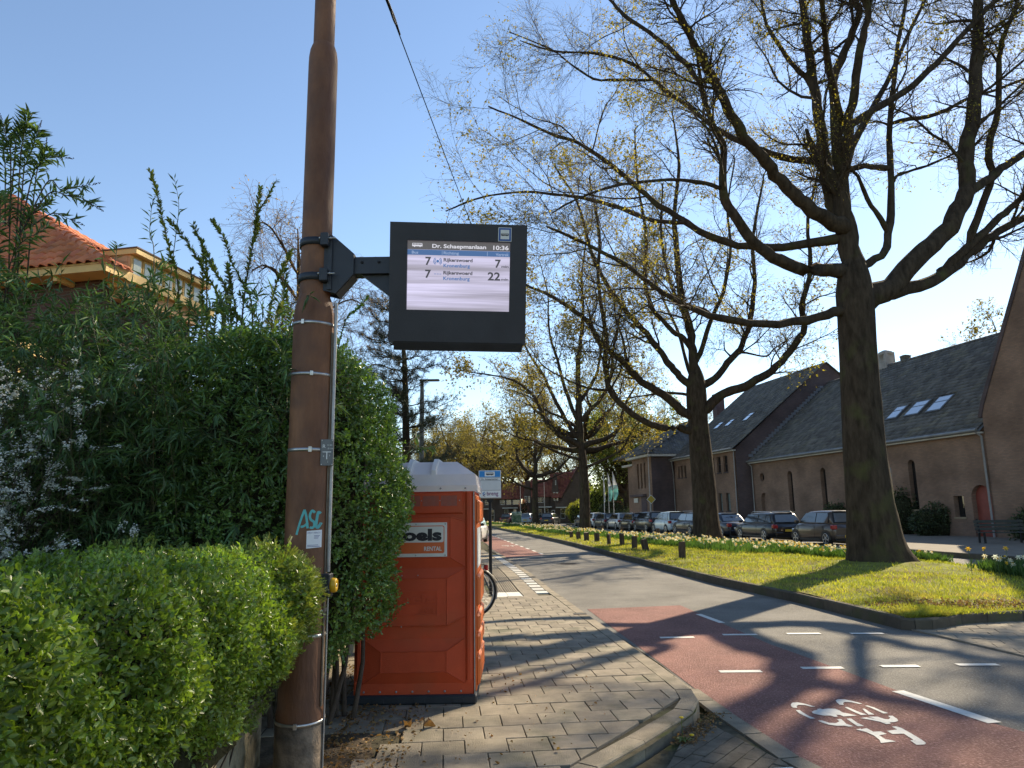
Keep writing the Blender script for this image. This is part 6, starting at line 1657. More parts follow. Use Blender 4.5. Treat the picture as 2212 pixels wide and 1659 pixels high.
def loft(rings, closed_ends=True):
    """rings of half sections (y>=0) from sill to centre; mirrored"""
    m = MB(); n = len(rings[0]); full = []
    for rg_ in rings:
        full.append([(x, -y, z) for x, y, z in rg_] + [(x, y, z) for x, y, z in rg_[::-1]])
    N = 2 * n; V = [p for r in full for p in r]; F = []
    for i in range(len(rings) - 1):
        for j in range(N): F.append((i * N + j, i * N + (j + 1) % N, (i + 1) * N + (j + 1) % N, (i + 1) * N + j))
    m.add(V, F, 0, True)
    if closed_ends:
        m.add(full[0], [tuple(range(N))], 0, False); m.add(full[-1], [tuple(range(N))], 0, False)
    return m

def car(name, label, loc, heading, col, L=4.2, W=1.74, H=1.48, wb=2.6, kind='hatch', group='cars parked along the far street', rails=False, dark_tail=False, rack=False, detail=True, rimr=.2, cat='car'):
    """local x forward, y left"""
    root = thing(name, label, cat, (loc[0], loc[1], 0.0), heading, group)
    hw = W / 2; xr, xf = -L / 2, L / 2
    belt = {'hatch': .93, 'city': .95, 'estate': .92, 'sedan': .92, 'mpv': 1.0}[kind] * (H / 1.48) ** .6
    hood = belt - .06
    rake = {'hatch': (.16, .46), 'city': (.10, .34), 'estate': (.10, .40), 'sedan': (.95, 1.5), 'mpv': (.08, .3)}[kind]   # x from the tail to cabin base / roof
    nose = {'hatch': .98, 'city': .72, 'estate': 1.12, 'sedan': 1.1, 'mpv': .8}[kind]
    # lower body
    st_ = [(xr, .78, .34, belt - .22), (xr + .05, .90, .27, belt - .08), (xr + .18, .97, .22, belt), (xr + .75, 1.0, .19, belt + .005), (-.2, 1.0, .18, belt), (.6, 1.0, .18, belt - .01), (xf - nose, .99, .19, belt - .02), (xf - .45, .96, .2, hood - .09), (xf - .15, .88, .22, hood - .2), (xf - .03, .78, .27, hood - .34), (xf, .66, .34, .52)]
    rings = []
    for x, k, zb, zt in st_:
        w = hw * k
        rings.append([(x, 0, zb), (x, w * .86, zb), (x, w * .97, zb + .08), (x, w, zb + .28 * (zt - zb) + .04), (x, w, zb + .62 * (zt - zb)), (x, w * .975, zb + .86 * (zt - zb)), (x, w * .9, zt - .015), (x, w * .78, zt + .012), (x, 0, zt + .03)])
    pm = paint('paint_' + col[0], col[1], col[2] if len(col) > 2 else .25)
    loft(rings).build('body', pm, root)
    # cabin
    x0, x1 = xr + rake[0], xr + rake[1]
    x3, x2 = xf - nose + .08, xf - nose - .62
    if kind == 'sedan': x2 = xf - nose - .7
    zr = H
    cab = []
    def sect(x, zt, k=1.0):
        wb_ = hw * .90; f = (zt - belt) / (zr - belt); wt = hw * (.90 - .21 * f) * k
        return [(x, wb_ * k, belt - .04), (x, wt + .3 * (wb_ - wt) * 0 + (wb_ * k - wt) * .45, belt + (zt - belt) * .5), (x, wt, zt - .06 * f), (x, wt - .07, zt - .012 * f), (x, wt * .5, zt + .012 * f), (x, 0, zt + .016 * f)]
    pts = [(x0, belt + .01, .9), (x0 + (x1 - x0) * .5, belt + (zr - .05 - belt) * .55, .97), (x1, zr - .055, .99), (x1 + .28, zr - .012, 1), (x1 + (x2 - x1) * .5, zr, 1), (x2 - .15, zr - .03, 1), (x2 + .1, zr - .115, .99), (x2 + (x3 - x2) * .6, belt + (zr - .1 - belt) * .46, .95), (x3, belt - .01, .9)]
    m = loft([sect(x, z, k) for x, z, k in pts])
    m.build('cabin', pm, root)
    # panes
    def halfw(x, z):
        f = (z - belt) / (zr - belt)
        return hw * (.90 - .21 * f)
    def side_pane(quad, s):
        V = []
        for x, z in quad: V.append((x, s * (halfw(x, z) + .013), z))
        V2 = [(x, y - s * .02, z) for x, y, z in V]
        n = len(V)
        return MB().add(V + V2, [tuple(range(n)), tuple(range(n, 2 * n))[::-1]] + [(i, (i + 1) % n, n + (i + 1) % n, n + i) for i in range(n)])
    zl, zh = belt + .035, zr - .105
    back = x1 + .10 if kind != 'sedan' else x1 + .02
    split = (x1 + x2) / 2 + .12
    def xs_(t): return x3 + (x2 - x3) * t
    for s in (1, -1):
        fq = [(split + .03, zl), (xs_(.10) - .14, zl), (xs_(.80) - .08, zh), (split + .03, zh)]
        rq = [(x0 + (x1 - x0) * .35 + .18, zl), (split - .03, zl), (split - .03, zh), (back + .12, zh)]
        if kind in ('estate', 'mpv'):
            rq2 = [(x0 + .24, zl), (x0 + .85, zl), (x0 + .85, zh), (back + .08, zh)]
            rq = [(x0 + .9, zl), (split - .03, zl), (split - .03, zh), (x0 + .9, zh)]
            side_pane(rq2, s).build('window', GLASS, root)
        side_pane(fq, s).build('window', GLASS, root); side_pane(rq, s).build('window', GLASS, root)
    # rear and front screens
    def screen(xb, zb_, xt, zt, kb, kt, sgn, name, mt):
        wb_ = halfw(0, zb_) * kb; wt = halfw(0, zt) * kt
        d = .022 * sgn
        V = [(xb + d, -wb_, zb_), (xb + d, wb_, zb_), (xt + d, wt, zt), (xt + d, -wt, zt)]
        V2 = [(x - d * .9, y, z) for x, y, z in V]
        return MB().add(V + V2, [(0, 1, 2, 3), (7, 6, 5, 4), (0, 4, 5, 1), (1, 5, 6, 2), (2, 6, 7, 3), (3, 7, 4, 0)]).build(name, mt, root)
    RG = M('rear_glass', (0.10, 0.115, 0.13), .06, .1, 3, spec=.9, coat=.5)
    t0, t1 = .12, .90
    zx = lambda t: (x0 + (x1 - x0) * t, belt + .01 + (zr - .065 - belt) * t)
    if dark_tail:
        a, b = zx(0.0), zx(1.0); screen(a[0] + .004, a[1] + .0, b[0], b[1], .93, .95, -.7, 'tailgate', TRIM)
    a, b = zx(t0), zx(t1); screen(a[0], a[1], b[0], b[1], .82, .84, -1.35, 'rear_window', RG)
    screen(x3 - .03, belt + .03, x2 + .14, zr - .13, .86, .88, 1, 'windscreen', GLASS)
    # bumpers, plate, lights
    m = MB().cbox(xr - .045, xr + .12, -hw * .84, hw * .84, .30, .47, .03); m.build('rear_bumper', pm if not dark_tail else pm, root)
    MB().cbox(xr - .02, xr + .2, -hw * .8, hw * .8, .2, .30, .02).build('lower_trim', TRIM, root)
    MB().box(xr - .062, xr - .05, -.26, .26, .50 if kind != 'city' else .36, .61 if kind != 'city' else .47).build('number_plate', NPL, root)
    MB().box(xr - .045, xr + .03, -.27, .27, .49, .63).build('plate_recess', TRIM, root) if kind != 'city' else None
    for s in (1, -1):
        zt = belt - .06
        m = MB().cbox(xr - .02, xr + .20, s * hw * .68 if s > 0 else -hw * .965, hw * .965 if s > 0 else -hw * .68, zt - .2, zt, .03)
        m.build('tail_light', TAIL, root)
        MB().cbox(xf - .34, xf - .08, s * hw * .6 if s > 0 else -hw * .9, hw * .9 if s > 0 else -hw * .6, hood - .34, hood - .2, .04).build('head_light', HEADL, root)
        m = MB().cbox(x3 - .28, x3 - .12, (hw * .93) if s > 0 else -hw * .93 - .2, hw * .93 + .2 if s > 0 else -hw * .93, belt + .01, belt + .15, .03)
        m.build('mirror', pm if col[0] not in ('white', 'pale_blue') else TRIM, root)
        for x in (split + .12, x0 + .75):
            MB().cbox(x, x + .16, s * hw * .985 if s > 0 else -hw * .985 - .02, hw * .985 + .02 if s > 0 else -hw * .985, belt - .17, belt - .145, .005).build('door_handle', pm, root)
        m = MB()
        for x in (split, xs_(.1) - .08, x0 + .62):
            m.box(x - .004, x + .004, s * hw * 1.0 - .012, s * hw * 1.0 + .003, .34, belt - .10)
        o = m.build('door_gap', TRIM, root); o['kind'] = 'stuff'
        MB().box(-wb / 2 + .36, wb / 2 - .36, s * hw - .02, s * hw + .004, .2, .29).build('sill', TRIM, root)
    # wheels
    R = .31
    for x in (-wb / 2, wb / 2):
        for s in (1, -1):
            y = s * (hw - .10)
            w = MB().lathe([(R - .10, -.11), (R - .02, -.105), (R, -.07), (R, .07), (R - .02, .105), (R - .10, .11)], 24, axis='Y', mat=Matrix.Translation((x, y, R))).build('wheel', TYREC, root)
            rimy = s * .112
            rim = MB()
            sp = 5
            rim.lathe([(R - .10, 0), (R - .085, .008), (R - .075, 0)], 24, axis='Y', mat=Matrix.Translation((x, y + rimy, R)))
            for k in range(sp):
                a = 2 * pi * k / sp + .3
                q = Matrix.Translation((x, y + rimy, R)) @ Matrix.Rotation(a, 4, 'Y')
                rim.box(.02, R - .085, -.006, .006, -.026, .026, mat=q)
            rim.lathe([(0, .012), (.05, .01), (.055, -.005)], 12, axis='Y', mat=Matrix.Translation((x, y + rimy, R)) @ (Matrix.Identity(4) if s > 0 else Matrix.Rotation(pi, 4, 'X')))
            rim.build('rim', ALLOY, w)
            MB().lathe([(0, 0), (R - .08, 0), (R - .08, .004), (0, .004)], 20, axis='Y', mat=Matrix.Translation((x, y + s * .085, R))).build('brake_disc', TRIM, w)
            # dark wheel arch
            A = np.linspace(-.12, pi + .12, 16); V = []
            for a in A: V += [(x + (R + .075) * cos(a), s * (hw + .003), R + (R + .075) * sin(a)), (x + (R - .03) * cos(a), s * (hw + .003), R + (R - .03) * sin(a)), (x + (R - .03) * cos(a), s * (hw - .22), R + (R - .03) * sin(a))]
            MB().add(V, [(3 * i + j, 3 * i + j + 1, 3 * i + j + 4, 3 * i + j + 3) for i in range(15) for j in (0, 1)]).build('wheel_arch', TRIM, root, fix=False)
    if rails:
        for s in (1, -1): MB().tube([(x1 + .2, s * hw * .64, zr - .02), (x1 + .35, s * hw * .645, zr + .05), (x2 - .3, s * hw * .645, zr + .045), (x2 - .1, s * hw * .64, zr - .03)], .016, 6).build('roof_rail', ALLOY, root)
    if rack:
        for x in (x1 + .5, x2 - .4): MB().cbox(x - .04, x + .04, -hw * .8, hw * .8, zr + .06, zr + .10, .01).build('roof_bar', ALLOY, root)
    MB().cbox(x1 - .08, x1 + .12, -hw * .58, hw * .58, zr - .055, zr - .02, .012).build('spoiler', pm if not dark_tail else TRIM, root)
    return root
HD = atan2(1, -.16)
dv = unit(np.array([-.16, 1.0])); rv = np.array([dv[1], -dv[0]])
def park(px, py, wb, W):
    c = np.array([px, py]) + dv * wb / 2 + rv * (W / 2 - .1)
    return (c[0], c[1])
CARS = [
 ('parked_car', 'brown grey city car with black tailgate parked nearest, beside the thick trunk', 14.16, 32.85, ('brown', (.075, .058, .048), .5), dict(L=3.6, W=1.65, H=1.55, wb=2.49, kind='city', dark_tail=True)),
 ('parked_car', 'black estate car with silver roof rails and red rear lamps', 13.25, 38.3, ('black', (.010, .010, .012), .1), dict(L=4.65, W=1.81, H=1.47, wb=2.69, kind='estate', rails=True)),
 ('parked_car', 'dark blue saloon parked just right of the second verge trunk', 12.42, 43.2, ('navy', (.016, .022, .034), .3), dict(L=4.4, W=1.8, H=1.45, wb=2.7, kind='sedan')),
 ('parked_car', 'dark car with silver roof bars half hidden by the second verge trunk', 11.7, 48.0, ('charcoal', (.035, .035, .038), .4), dict(L=4.2, W=1.76, H=1.5, wb=2.6, kind='hatch', rack=True)),
 ('parked_car', 'pale blue white city car with black tailgate in the parked row', 11.0, 52.2, ('pale_blue', (.50, .58, .60), .1), dict(L=3.6, W=1.65, H=1.56, wb=2.49, kind='city', dark_tail=True)),
 ('parked_car', 'black tall hatchback parked ahead of the pale blue city car', 10.35, 56.4, ('black', (.010, .010, .012), .1), dict(L=4.1, W=1.76, H=1.58, wb=2.6, kind='mpv')),
 ('parked_car', 'dark hatchback with low roof rails behind the silver hatchback', 9.75, 60.8, ('brownblack', (.02, .016, .015), .3), dict(L=4.1, W=1.76, H=1.48, wb=2.55, kind='estate', rails=True)),
 ('parked_car', 'silver white hatchback with large red rear lamps in the parked row', 9.2, 65.0, ('silver', (.50, .49, .49), .35), dict(L=4.0, W=1.72, H=1.47, wb=2.54, kind='hatch')),
 ('parked_car', 'dark grey saloon parked behind the small white car', 8.5, 69.6, ('slate', (.05, .053, .06), .4), dict(L=4.3, W=1.76, H=1.46, wb=2.62, kind='hatch')),
 ('parked_car', 'small white car parked beside the third verge trunk', 7.9, 73.6, ('white', (.62, .62, .62), .0), dict(L=3.6, W=1.64, H=1.5, wb=2.42, kind='city', dark_tail=False)),
]
for nm, lab, px, py, col, kw_ in CARS:
    car(nm, lab, park(px, py, kw_['wb'], kw_['W']), HD, col, **kw_)
c11 = car('parked_car', 'dark car with black roof box beyond the small white car', park(7.5, 80, 2.7, 1.8), HD, ('charcoal', (.035, .035, .038), .4), L=4.5, W=1.8, H=1.5, wb=2.7, kind='estate')
rb = thing('roof_box', 'black roof box on the far dark car beyond the white car', 'roof box', tuple(c11.location[:2]) + (1.5,), HD)
MB().cbox(-.95, .95, -.42, .42, .04, .40, .12).build('shell', TRIM, rb)
for x in (-.5, .5): MB().box(x - .03, x + .03, -.6, .6, .0, .04).build('bar', ALLOY, rb)
G2 = 'cars parked before the row houses'
car('parked_car', 'dark blue hatchback parked before the gabled row house', (4.9, 97), 1.25, ('navy', (.016, .022, .034), .3), L=4.1, W=1.8, H=1.5, wb=2.6, group=G2)
car('parked_car', 'silver blue hatchback parked right of the green cabinet', (2.0, 104), 1.35, ('silverblue', (.30, .36, .43), .4), L=4.1, W=1.8, H=1.5, wb=2.6, group=G2)
car('parked_car', 'reddish brown car parked left of the green cabinet', (-.4, 107), 1.1, ('redbrown', (.09, .05, .045), .4), L=4.1, W=1.8, H=1.5, wb=2.6, group=G2)
car('white_car', 'white car with dark mirror waiting on the road past the toilet', (-2.55, 41.5), -pi / 2 - .1, ('white', (.62, .62, .62), .0), L=3.8, W=1.68, H=1.5, wb=2.45, kind='city', group=None)
# ================================================================ hedges and shrubs on the left
PRIV = M('privet_leaf', (0.145, 0.22, 0.036), 0.36, 0.32, 2.2, spec=0.55, isl=0.45, transl=0.34, tcol=(1.6, 1.8, 0.6), col2=(0.21, 0.285, 0.05))
YEWL = M('yew_sprig', (0.19, 0.25, 0.06), 0.5, 0.3, 3.0, spec=0.4, isl=0.35, transl=0.3, tcol=(1.8, 1.6, .5))
BOXL = M('evergreen_leaf', (0.12, 0.20, 0.052), 0.3, 0.3, 2.5, spec=0.55, isl=0.45, transl=0.26, tcol=(2.0, 2.1, 0.6))
BAML = M('bamboo_leaf', (0.095, 0.17, 0.065), 0.45, 0.3, 1.6, spec=0.45, isl=0.4, transl=0.3, tcol=(1.9, 1.8, .6))
BAMC = M('bamboo_cane', (0.10, 0.10, 0.045), 0.5, 0.3, 6.0, spec=0.4)
WOODY = M('shrub_wood', (0.07, 0.052, 0.038), 0.9, 0.3, 9.0, 0.5, 60)
CORE = M('shade_core', (0.035, 0.036, 0.02), 1.0, 0.5, 12.0, 0.8, 40, spec=0.05)  # near-black filling: the darkness inside the foliage is put into its colour
SPIL = M('shrub_leaf', (0.10, 0.14, 0.045), 0.5, 0.3, 2.0, isl=.35, transl=.3, tcol=(1.7, 1.7, .7))
PETAL = M('white_blossom', (0.80, 0.81, 0.76), 0.6, 0.08, 8, isl=.15, transl=.3, tcol=(1.1, 1.1, 1.0))
BUDL = M('buddleja_leaf', (0.10, 0.16, 0.065), 0.55, 0.25, 2, isl=.35, transl=.3, tcol=(1.8, 1.8, .7))
SPIKE = M('dry_flower_spike', (0.03, 0.022, 0.03), .9, .3, 20)
r_ = np.random.default_rng(5)

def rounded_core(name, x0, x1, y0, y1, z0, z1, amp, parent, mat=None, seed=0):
    """uneven solid dark body standing in for the shade inside a dense hedge"""
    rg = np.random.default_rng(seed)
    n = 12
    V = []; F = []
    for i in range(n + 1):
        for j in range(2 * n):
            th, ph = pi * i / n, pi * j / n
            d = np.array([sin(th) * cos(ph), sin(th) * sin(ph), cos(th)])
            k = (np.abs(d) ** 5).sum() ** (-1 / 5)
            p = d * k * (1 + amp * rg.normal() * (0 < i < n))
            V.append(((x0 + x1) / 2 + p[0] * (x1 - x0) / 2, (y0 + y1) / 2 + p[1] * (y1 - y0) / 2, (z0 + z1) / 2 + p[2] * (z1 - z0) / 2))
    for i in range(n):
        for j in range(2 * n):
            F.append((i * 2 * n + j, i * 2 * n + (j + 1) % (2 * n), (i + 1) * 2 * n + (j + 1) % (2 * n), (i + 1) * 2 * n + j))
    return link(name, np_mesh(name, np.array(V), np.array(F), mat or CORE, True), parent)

def sprig_points(n, face, depth, rg, clump=0.05, per=6):
    """n leaf points in clumps (sprigs); face(m) -> points and outward normals"""
    m = n // per + 1
    p, nr = face(m)
    d = rg.exponential(depth, m)[:, None]
    p = p - nr * np.minimum(d, depth * 3.2)
    ax = unit(nr * 0.8 + rg.normal(size=(m, 3)) * 0.55 + np.array([0, 0, .55]))
    P = np.repeat(p, per, 0); A = np.repeat(ax, per, 0); NN = np.repeat(nr, per, 0)
    t = np.tile(np.arange(per) / per, m)[:, None]
    P = P + A * t * clump * 2.2 + rg.normal(size=P.shape) * clump * 0.12
    D = unit(A * 0.55 + rg.normal(size=P.shape) * 0.75 + NN * .2)
    return P, D, NN

# ---- low clipped hedge next to the camera
hedge = thing('low_hedge', 'low clipped bright green privet hedge filling the corner beside the brown pole', 'hedge', (-1.8, 3.0, 0.1))
def low_face(m):
    rg = r_
    u = rg.random(m)
    y = 0.9 + 3.78 * rg.random(m) ** 0.9
    P = np.empty((m, 3)); N = np.empty((m, 3))
    f = u < .56; t = (u >= .56) & (u < .88); e = u >= .88
    zl = .44 + .36 * np.clip((y - 3.35) / .9, 0, 1)
    z = zl + (1.42 - zl) * rg.random(m)
    xf = -1.70 + 0.40 * np.clip((z - .36) / .62, 0, 1) ** 0.7 - 0.12 * np.clip((z - 1.25) / .2, 0, 1) ** 2
    P[f] = np.stack([xf[f], y[f], z[f]], 1); N[f] = [.85, -.25, .2]
    x = -1.38 - 1.15 * rg.random(m)
    P[t] = np.stack([x[t], y[t], np.full(t.sum(), 1.45)], 1); N[t] = [.1, -.1, 1]
    xe = -1.33 - 1.1 * rg.random(m)
    ye = 4.60 + 0.12 * np.sin(9 * z + 3 * xe)
    xe = np.minimum(xe, xf - .02)
    P[e] = np.stack([xe[e], ye[e], z[e]], 1); N[e] = [.3, .9, .2]
    bump = 0.055 * np.sin(4.1 * P[:, 1] + 1) * np.cos(5.3 * P[:, 2]) + 0.04 * np.sin(11 * P[:, 1] + 7 * P[:, 2]) + .03 * np.sin(6 * P[:, 0] + 8 * P[:, 1])
    P = P + unit(N) * bump[:, None]
    return P, unit(N)
P, D, NN = sprig_points(100000, low_face, 0.055, r_, 0.028, 6)
k = ~((P[:, 1] > 4.63) & (P[:, 0] > -1.56))
# thin spots where the dark inside shows
hole = ((P[:, 1] - 3.75) ** 2 / .05 + (P[:, 2] - .80) ** 2 / .012 < 1) | ((P[:, 1] - 3.0) ** 2 / .03 + (P[:, 2] - .62) ** 2 / .02 < 1)
k &= ~(hole & (r_.random(len(P)) < .8) & (P[:, 2] < 1.2))
P, D, NN = P[k], D[k], NN[k]
l = 0.021 + 0.014 * r_.random(len(P))
yewz = (P[:, 1] > 4.15) & (r_.random(len(P)) < np.clip((P[:, 1] - 4.1) / .4, 0, 1) * (0.45 + .4 * (np.sin(7 * P[:, 2] + 2 * P[:, 0]) > 0)))
off = np.array([-1.8, 3.0, 0.1])
for q, ov in ((~yewz & (P[:, 1] < 3.0), True), (~yewz & (P[:, 1] >= 3.0), False)):
    o = link('leaves', leaf_mesh('leaves', P[q] - off, D[q], unit(NN[q] * .7 + r_.normal(size=(q.sum(), 3)) * .5), l[q], l[q] * .52, PRIV, oval=ov, fold=.16, curl=.1), hedge); o['kind'] = 'stuff'
# feathery yew sprigs at the pole end
y = yewz
yp = P[y][::4]; yd = unit(D[y][::4] + NN[y][::4] * .8)
yn = unit(r_.normal(size=yd.shape)); ys_ = unit(np.cross(yd, yn))
YP = []; YD = []
for kk in range(7):
    for sgn in (-1, 1):
        YP.append(yp + yd * (kk * .008)); YD.append(unit(yd * .6 + ys_ * sgn))
YP = np.concatenate(YP); YD = np.concatenate(YD)
o = link('yew_sprigs', leaf_mesh('yew_sprigs', YP - off, YD, np.repeat(yn, 1, 0).repeat(1, 0)[np.tile(np.arange(len(yp)), 14)], np.full(len(YP), .019), np.full(len(YP), .0052), YEWL, fold=0), hedge); o['kind'] = 'stuff'
# loose shoots standing up from the top
m = 260
sp = np.stack([-1.4 - 1.1 * r_.random(m), 1.5 + 3.1 * r_.random(m), np.full(m, 1.43)], 1)
SP = []; SD = []
for kk in range(9):
    SP.append(sp + np.array([0, 0, 1]) * kk * .011 + r_.normal(size=sp.shape) * .006); SD.append(unit(r_.normal(size=sp.shape) + [0, 0, .9]))
SP = np.concatenate(SP); SD = np.concatenate(SD)
o = link('shoots', leaf_mesh('shoots', SP - off, SD, unit(r_.normal(size=SP.shape)), np.full(len(SP), .024), np.full(len(SP), .011), PRIV, oval=True, fold=.15), hedge); o['kind'] = 'stuff'
c = rounded_core('shade_core', -2.45, -1.50, 0.2, 4.5, .3, 1.36, .02, hedge, seed=2); c.location = -Vector(off)
# bare stems in the thin spots
m = MB()
for kk in range(70):
    b = Vector((-1.8 + random.uniform(-.25, .1), random.uniform(1.6, 4.5), .15)); t = b + Vector((random.uniform(.1, .38), random.uniform(-.25, .25), random.uniform(.4, 1.1)))
    m.tube([b - Vector(off), b.lerp(t, .5) + Vector((random.uniform(-.05, .05), random.uniform(-.05, .05), 0)) - Vector(off), t - Vector(off)], [.006, .004, .002], 4, caps=False)
o = m.build('stems', WOODY, hedge, fix=False); o['kind'] = 'stuff'

# ---- concrete edging slab under the hedge
SLAB = M('edging_concrete', (0.26, 0.225, 0.15), 0.95, 0.22, 5, 0.7, 45, spec=.15, stretch=(1, 1, .5), spots=((0.10, 0.085, 0.05), 5.0, .56, .7))
ed = thing('garden_edging', 'mossy upright concrete edging slabs under the low hedge beside the pole', 'edging', (-1.72, 3.0, .1))
for k, (a, b) in enumerate(((-2.0, -1.0), (-.99, .0), (.01, 1.0), (1.01, 2.02))):
    MB().cbox(-.03, .03, a, b, -.08, .40 + random.uniform(-.006, .006), .008).build('slab', SLAB, ed)
ed2 = thing('garden_edging', 'concrete edging slab at the foot of the tall hedge behind the toilet', 'edging', (-1.95, 7.6, .1))
for k in range(4): MB().cbox(-.03, .03, -1.4 + k * 1.0, -.41 + k * 1.0, -.08, .2, .008).build('slab', SLAB, ed2)

# ---- soil bed with fallen leaves around the pole
bed = sheet('soil_bed', [(-3.2, 2.0), (-1.3, 2.6), (-1.02, 4.0), (-0.98, 5.2), (-1.12, 5.75), (-1.45, 6.1), (-1.7, 6.7), (-1.75, 10.5), (-4, 10.5), (-8, 8)], PZ - .008, SOIL)
LITTER = M('dry_leaf', (0.24, 0.145, 0.06), .8, .3, 12, isl=.5, transl=.2)
m = 1500
lp = np.stack([-1.35 + .52 * r_.random(m) ** 1.6 * 1.2, 4.1 + 2.3 * r_.random(m), np.full(m, PZ + .006)], 1)
lp[900:, 0] = -1.8 + .5 * r_.random(600); lp[900:, 1] = 5.6 + 2.6 * r_.random(600)
lp[1350:, 0] = -.9 + 1.6 * r_.random(150); lp[1350:, 1] = 4.6 + 3.0 * r_.random(150)
keepl = ~((lp[:, 0] > .35) & (lp[:, 1] < 5.3))
lp = lp[keepl]; m = len(lp)
lp[:, 2] += .012 * r_.random(m)
ll = .014 + .03 * r_.random(m) ** 2
o = link('leaf_litter', leaf_mesh('leaf_litter', lp, unit(r_.normal(size=(m, 3)) * [1, 1, .25]), unit(r_.normal(size=(m, 3)) * .5 + [0, 0, 1]), ll, ll * .6, LITTER, oval=True, fold=.3, curl=.2)); o['kind'] = 'stuff'
# two big dead leaves on the tiles
for k, (x, y, a) in enumerate(((-.71, 5.75, .4), (-.80, 5.72, 2.2))):
    t = thing('dead_leaf', ('curled pale dead leaf lying on the tiles before the toilet', 'brown dead leaf beside the curled pale one before the toilet')[k], 'leaf', (x, y, PZ + .004), a)
    pts = [(0, 0), (.02, .022), (.05, .028), (.06, .055), (.085, .03), (.13, .0), (.085, -.028), (.06, -.05), (.045, -.026), (.02, -.02)]
    V = [(p[0] * .8, p[1] * .8, .012 + .35 * abs(p[1]) + .03 * sin(p[0] * 30)) for p in pts] + [(.04, 0, .004)]
    MB().add(V, [(i, (i + 1) % 10, 10) for i in range(10)]).build('blade', LITTER, t, fix=False)

# ---- tall evergreen hedge between pole and toilet
tall = thing('tall_hedge', 'tall glossy evergreen hedge bulging out between the brown pole and the red toilet', 'hedge', (-1.7, 5.9, .1))
def superell(m, c, h, e, rg, bias=None):
    d = unit(rg.normal(size=(m, 3)))
    if bias is not None: d = unit(d + np.array(bias) * rg.random((m, 1)))
    k = (np.abs(d) ** e).sum(1) ** (-1 / e)
    p = d * k[:, None]
    n = unit(np.sign(p) * np.abs(p) ** (e - 1) / np.array(h))
    return np.array(c) + p * np.array(h), n
def tall_face(m):
    a = int(m * .76)
    p1, n1 = superell(a, (-1.90, 5.86, 1.82), (.86, .56, 1.32), 4.5, r_, (.55, -.5, .05))
    p2, n2 = superell(m - a, (-2.15, 8.0, 1.75), (.62, 2.3, 1.35), 5, r_, (.5, -.2, .3))
    p1[:, 0] += .10 * np.sin((p1[:, 2] - .7) * 1.55) - .05 - .16 * np.clip((.95 - p1[:, 2]) / .4, 0, 1) - .3 * np.clip((p1[:, 2] - 2.55) / .6, 0, 1) ** 2
    p = np.concatenate([p1, p2]); n = np.concatenate([n1, n2])
    p += n * (.05 * np.sin(6 * p[:, 2:3] + 3 * p[:, 0:1]) + .05 * np.sin(9 * p[:, 0:1] + 5 * p[:, 1:2]) + .03 * r_.normal(size=(m, 1)))
    return p, n
P, D, NN = sprig_points(100000, tall_face, .06, r_, .030, 7)
k = ~((P[:, 1] > 6.38) & (P[:, 0] > -1.5)) & ~((P[:, 1] < 5.22) & (P[:, 0] < -1.1))
P, D, NN = P[k], D[k], NN[k]
l = .024 + .016 * r_.random(len(P))
off = np.array([-1.7, 5.9, .1])
o = link('leaves', leaf_mesh('leaves', P - off, D, unit(NN * .8 + r_.normal(size=P.shape) * .5), l, l * .55, BOXL, oval=False, fold=.18), tall); o['kind'] = 'stuff'
c = rounded_core('shade_core', -2.5, -1.25, 5.5, 6.22, .8, 2.9, .03, tall, seed=4); c.location = -Vector(off)
c = rounded_core('shade_core', -2.6, -1.7, 6.0, 10.0, .4, 2.85, .03, tall, seed=5); c.location = -Vector(off)
m = MB()
for kk in range(14):
    b = Vector((random.uniform(-2.2, -1.3), random.uniform(5.6, 6.2), .08)); t = b + Vector((random.uniform(-.1, .3), random.uniform(-.2, .1), .9))
    m.tube([b - Vector(off), b.lerp(t, .5) + Vector((.03, .02, 0)) - Vector(off), t - Vector(off)], [.022, .018, .012], 6, caps=False)
o = m.build('stems', WOODY, tall, fix=False); o['kind'] = 'stuff'

def shoot(parent, pts, off, leafmat, ln, wd, step, rad=.008, stem=None, pairs=2, rg=r_):
    q = resample([(*p, rad) for p in pts], 8 * len(pts))
    q = q[::-1]
    P = q[:, :3] - off
    seg = np.linalg.norm(np.diff(P, axis=0), axis=1).sum()
    m = MB().tube([tuple(p) for p in P], [rad * (1 - .75 * i / len(P)) for i in range(len(P))], 5, caps=False)
    n = max(4, int(seg / step))
    ts = np.repeat(np.linspace(.02, 1, n), pairs)
    idx = ts * (len(P) - 1); i0 = np.minimum(idx.astype(int), len(P) - 2); f = (idx - i0)[:, None]
    pos = P[i0] * (1 - f) + P[i0 + 1] * f; tan = unit(P[i0 + 1] - P[i0])
    d = unit(rg.normal(size=pos.shape)); d = unit(d - (d * tan).sum(1, keepdims=True) * tan)
    ax = unit(d + tan * .9)
    L = ln * (.7 + .6 * rg.random(len(pos)))
    return m, pos, ax, unit(tan + rg.normal(size=pos.shape) * .3), L, L * wd

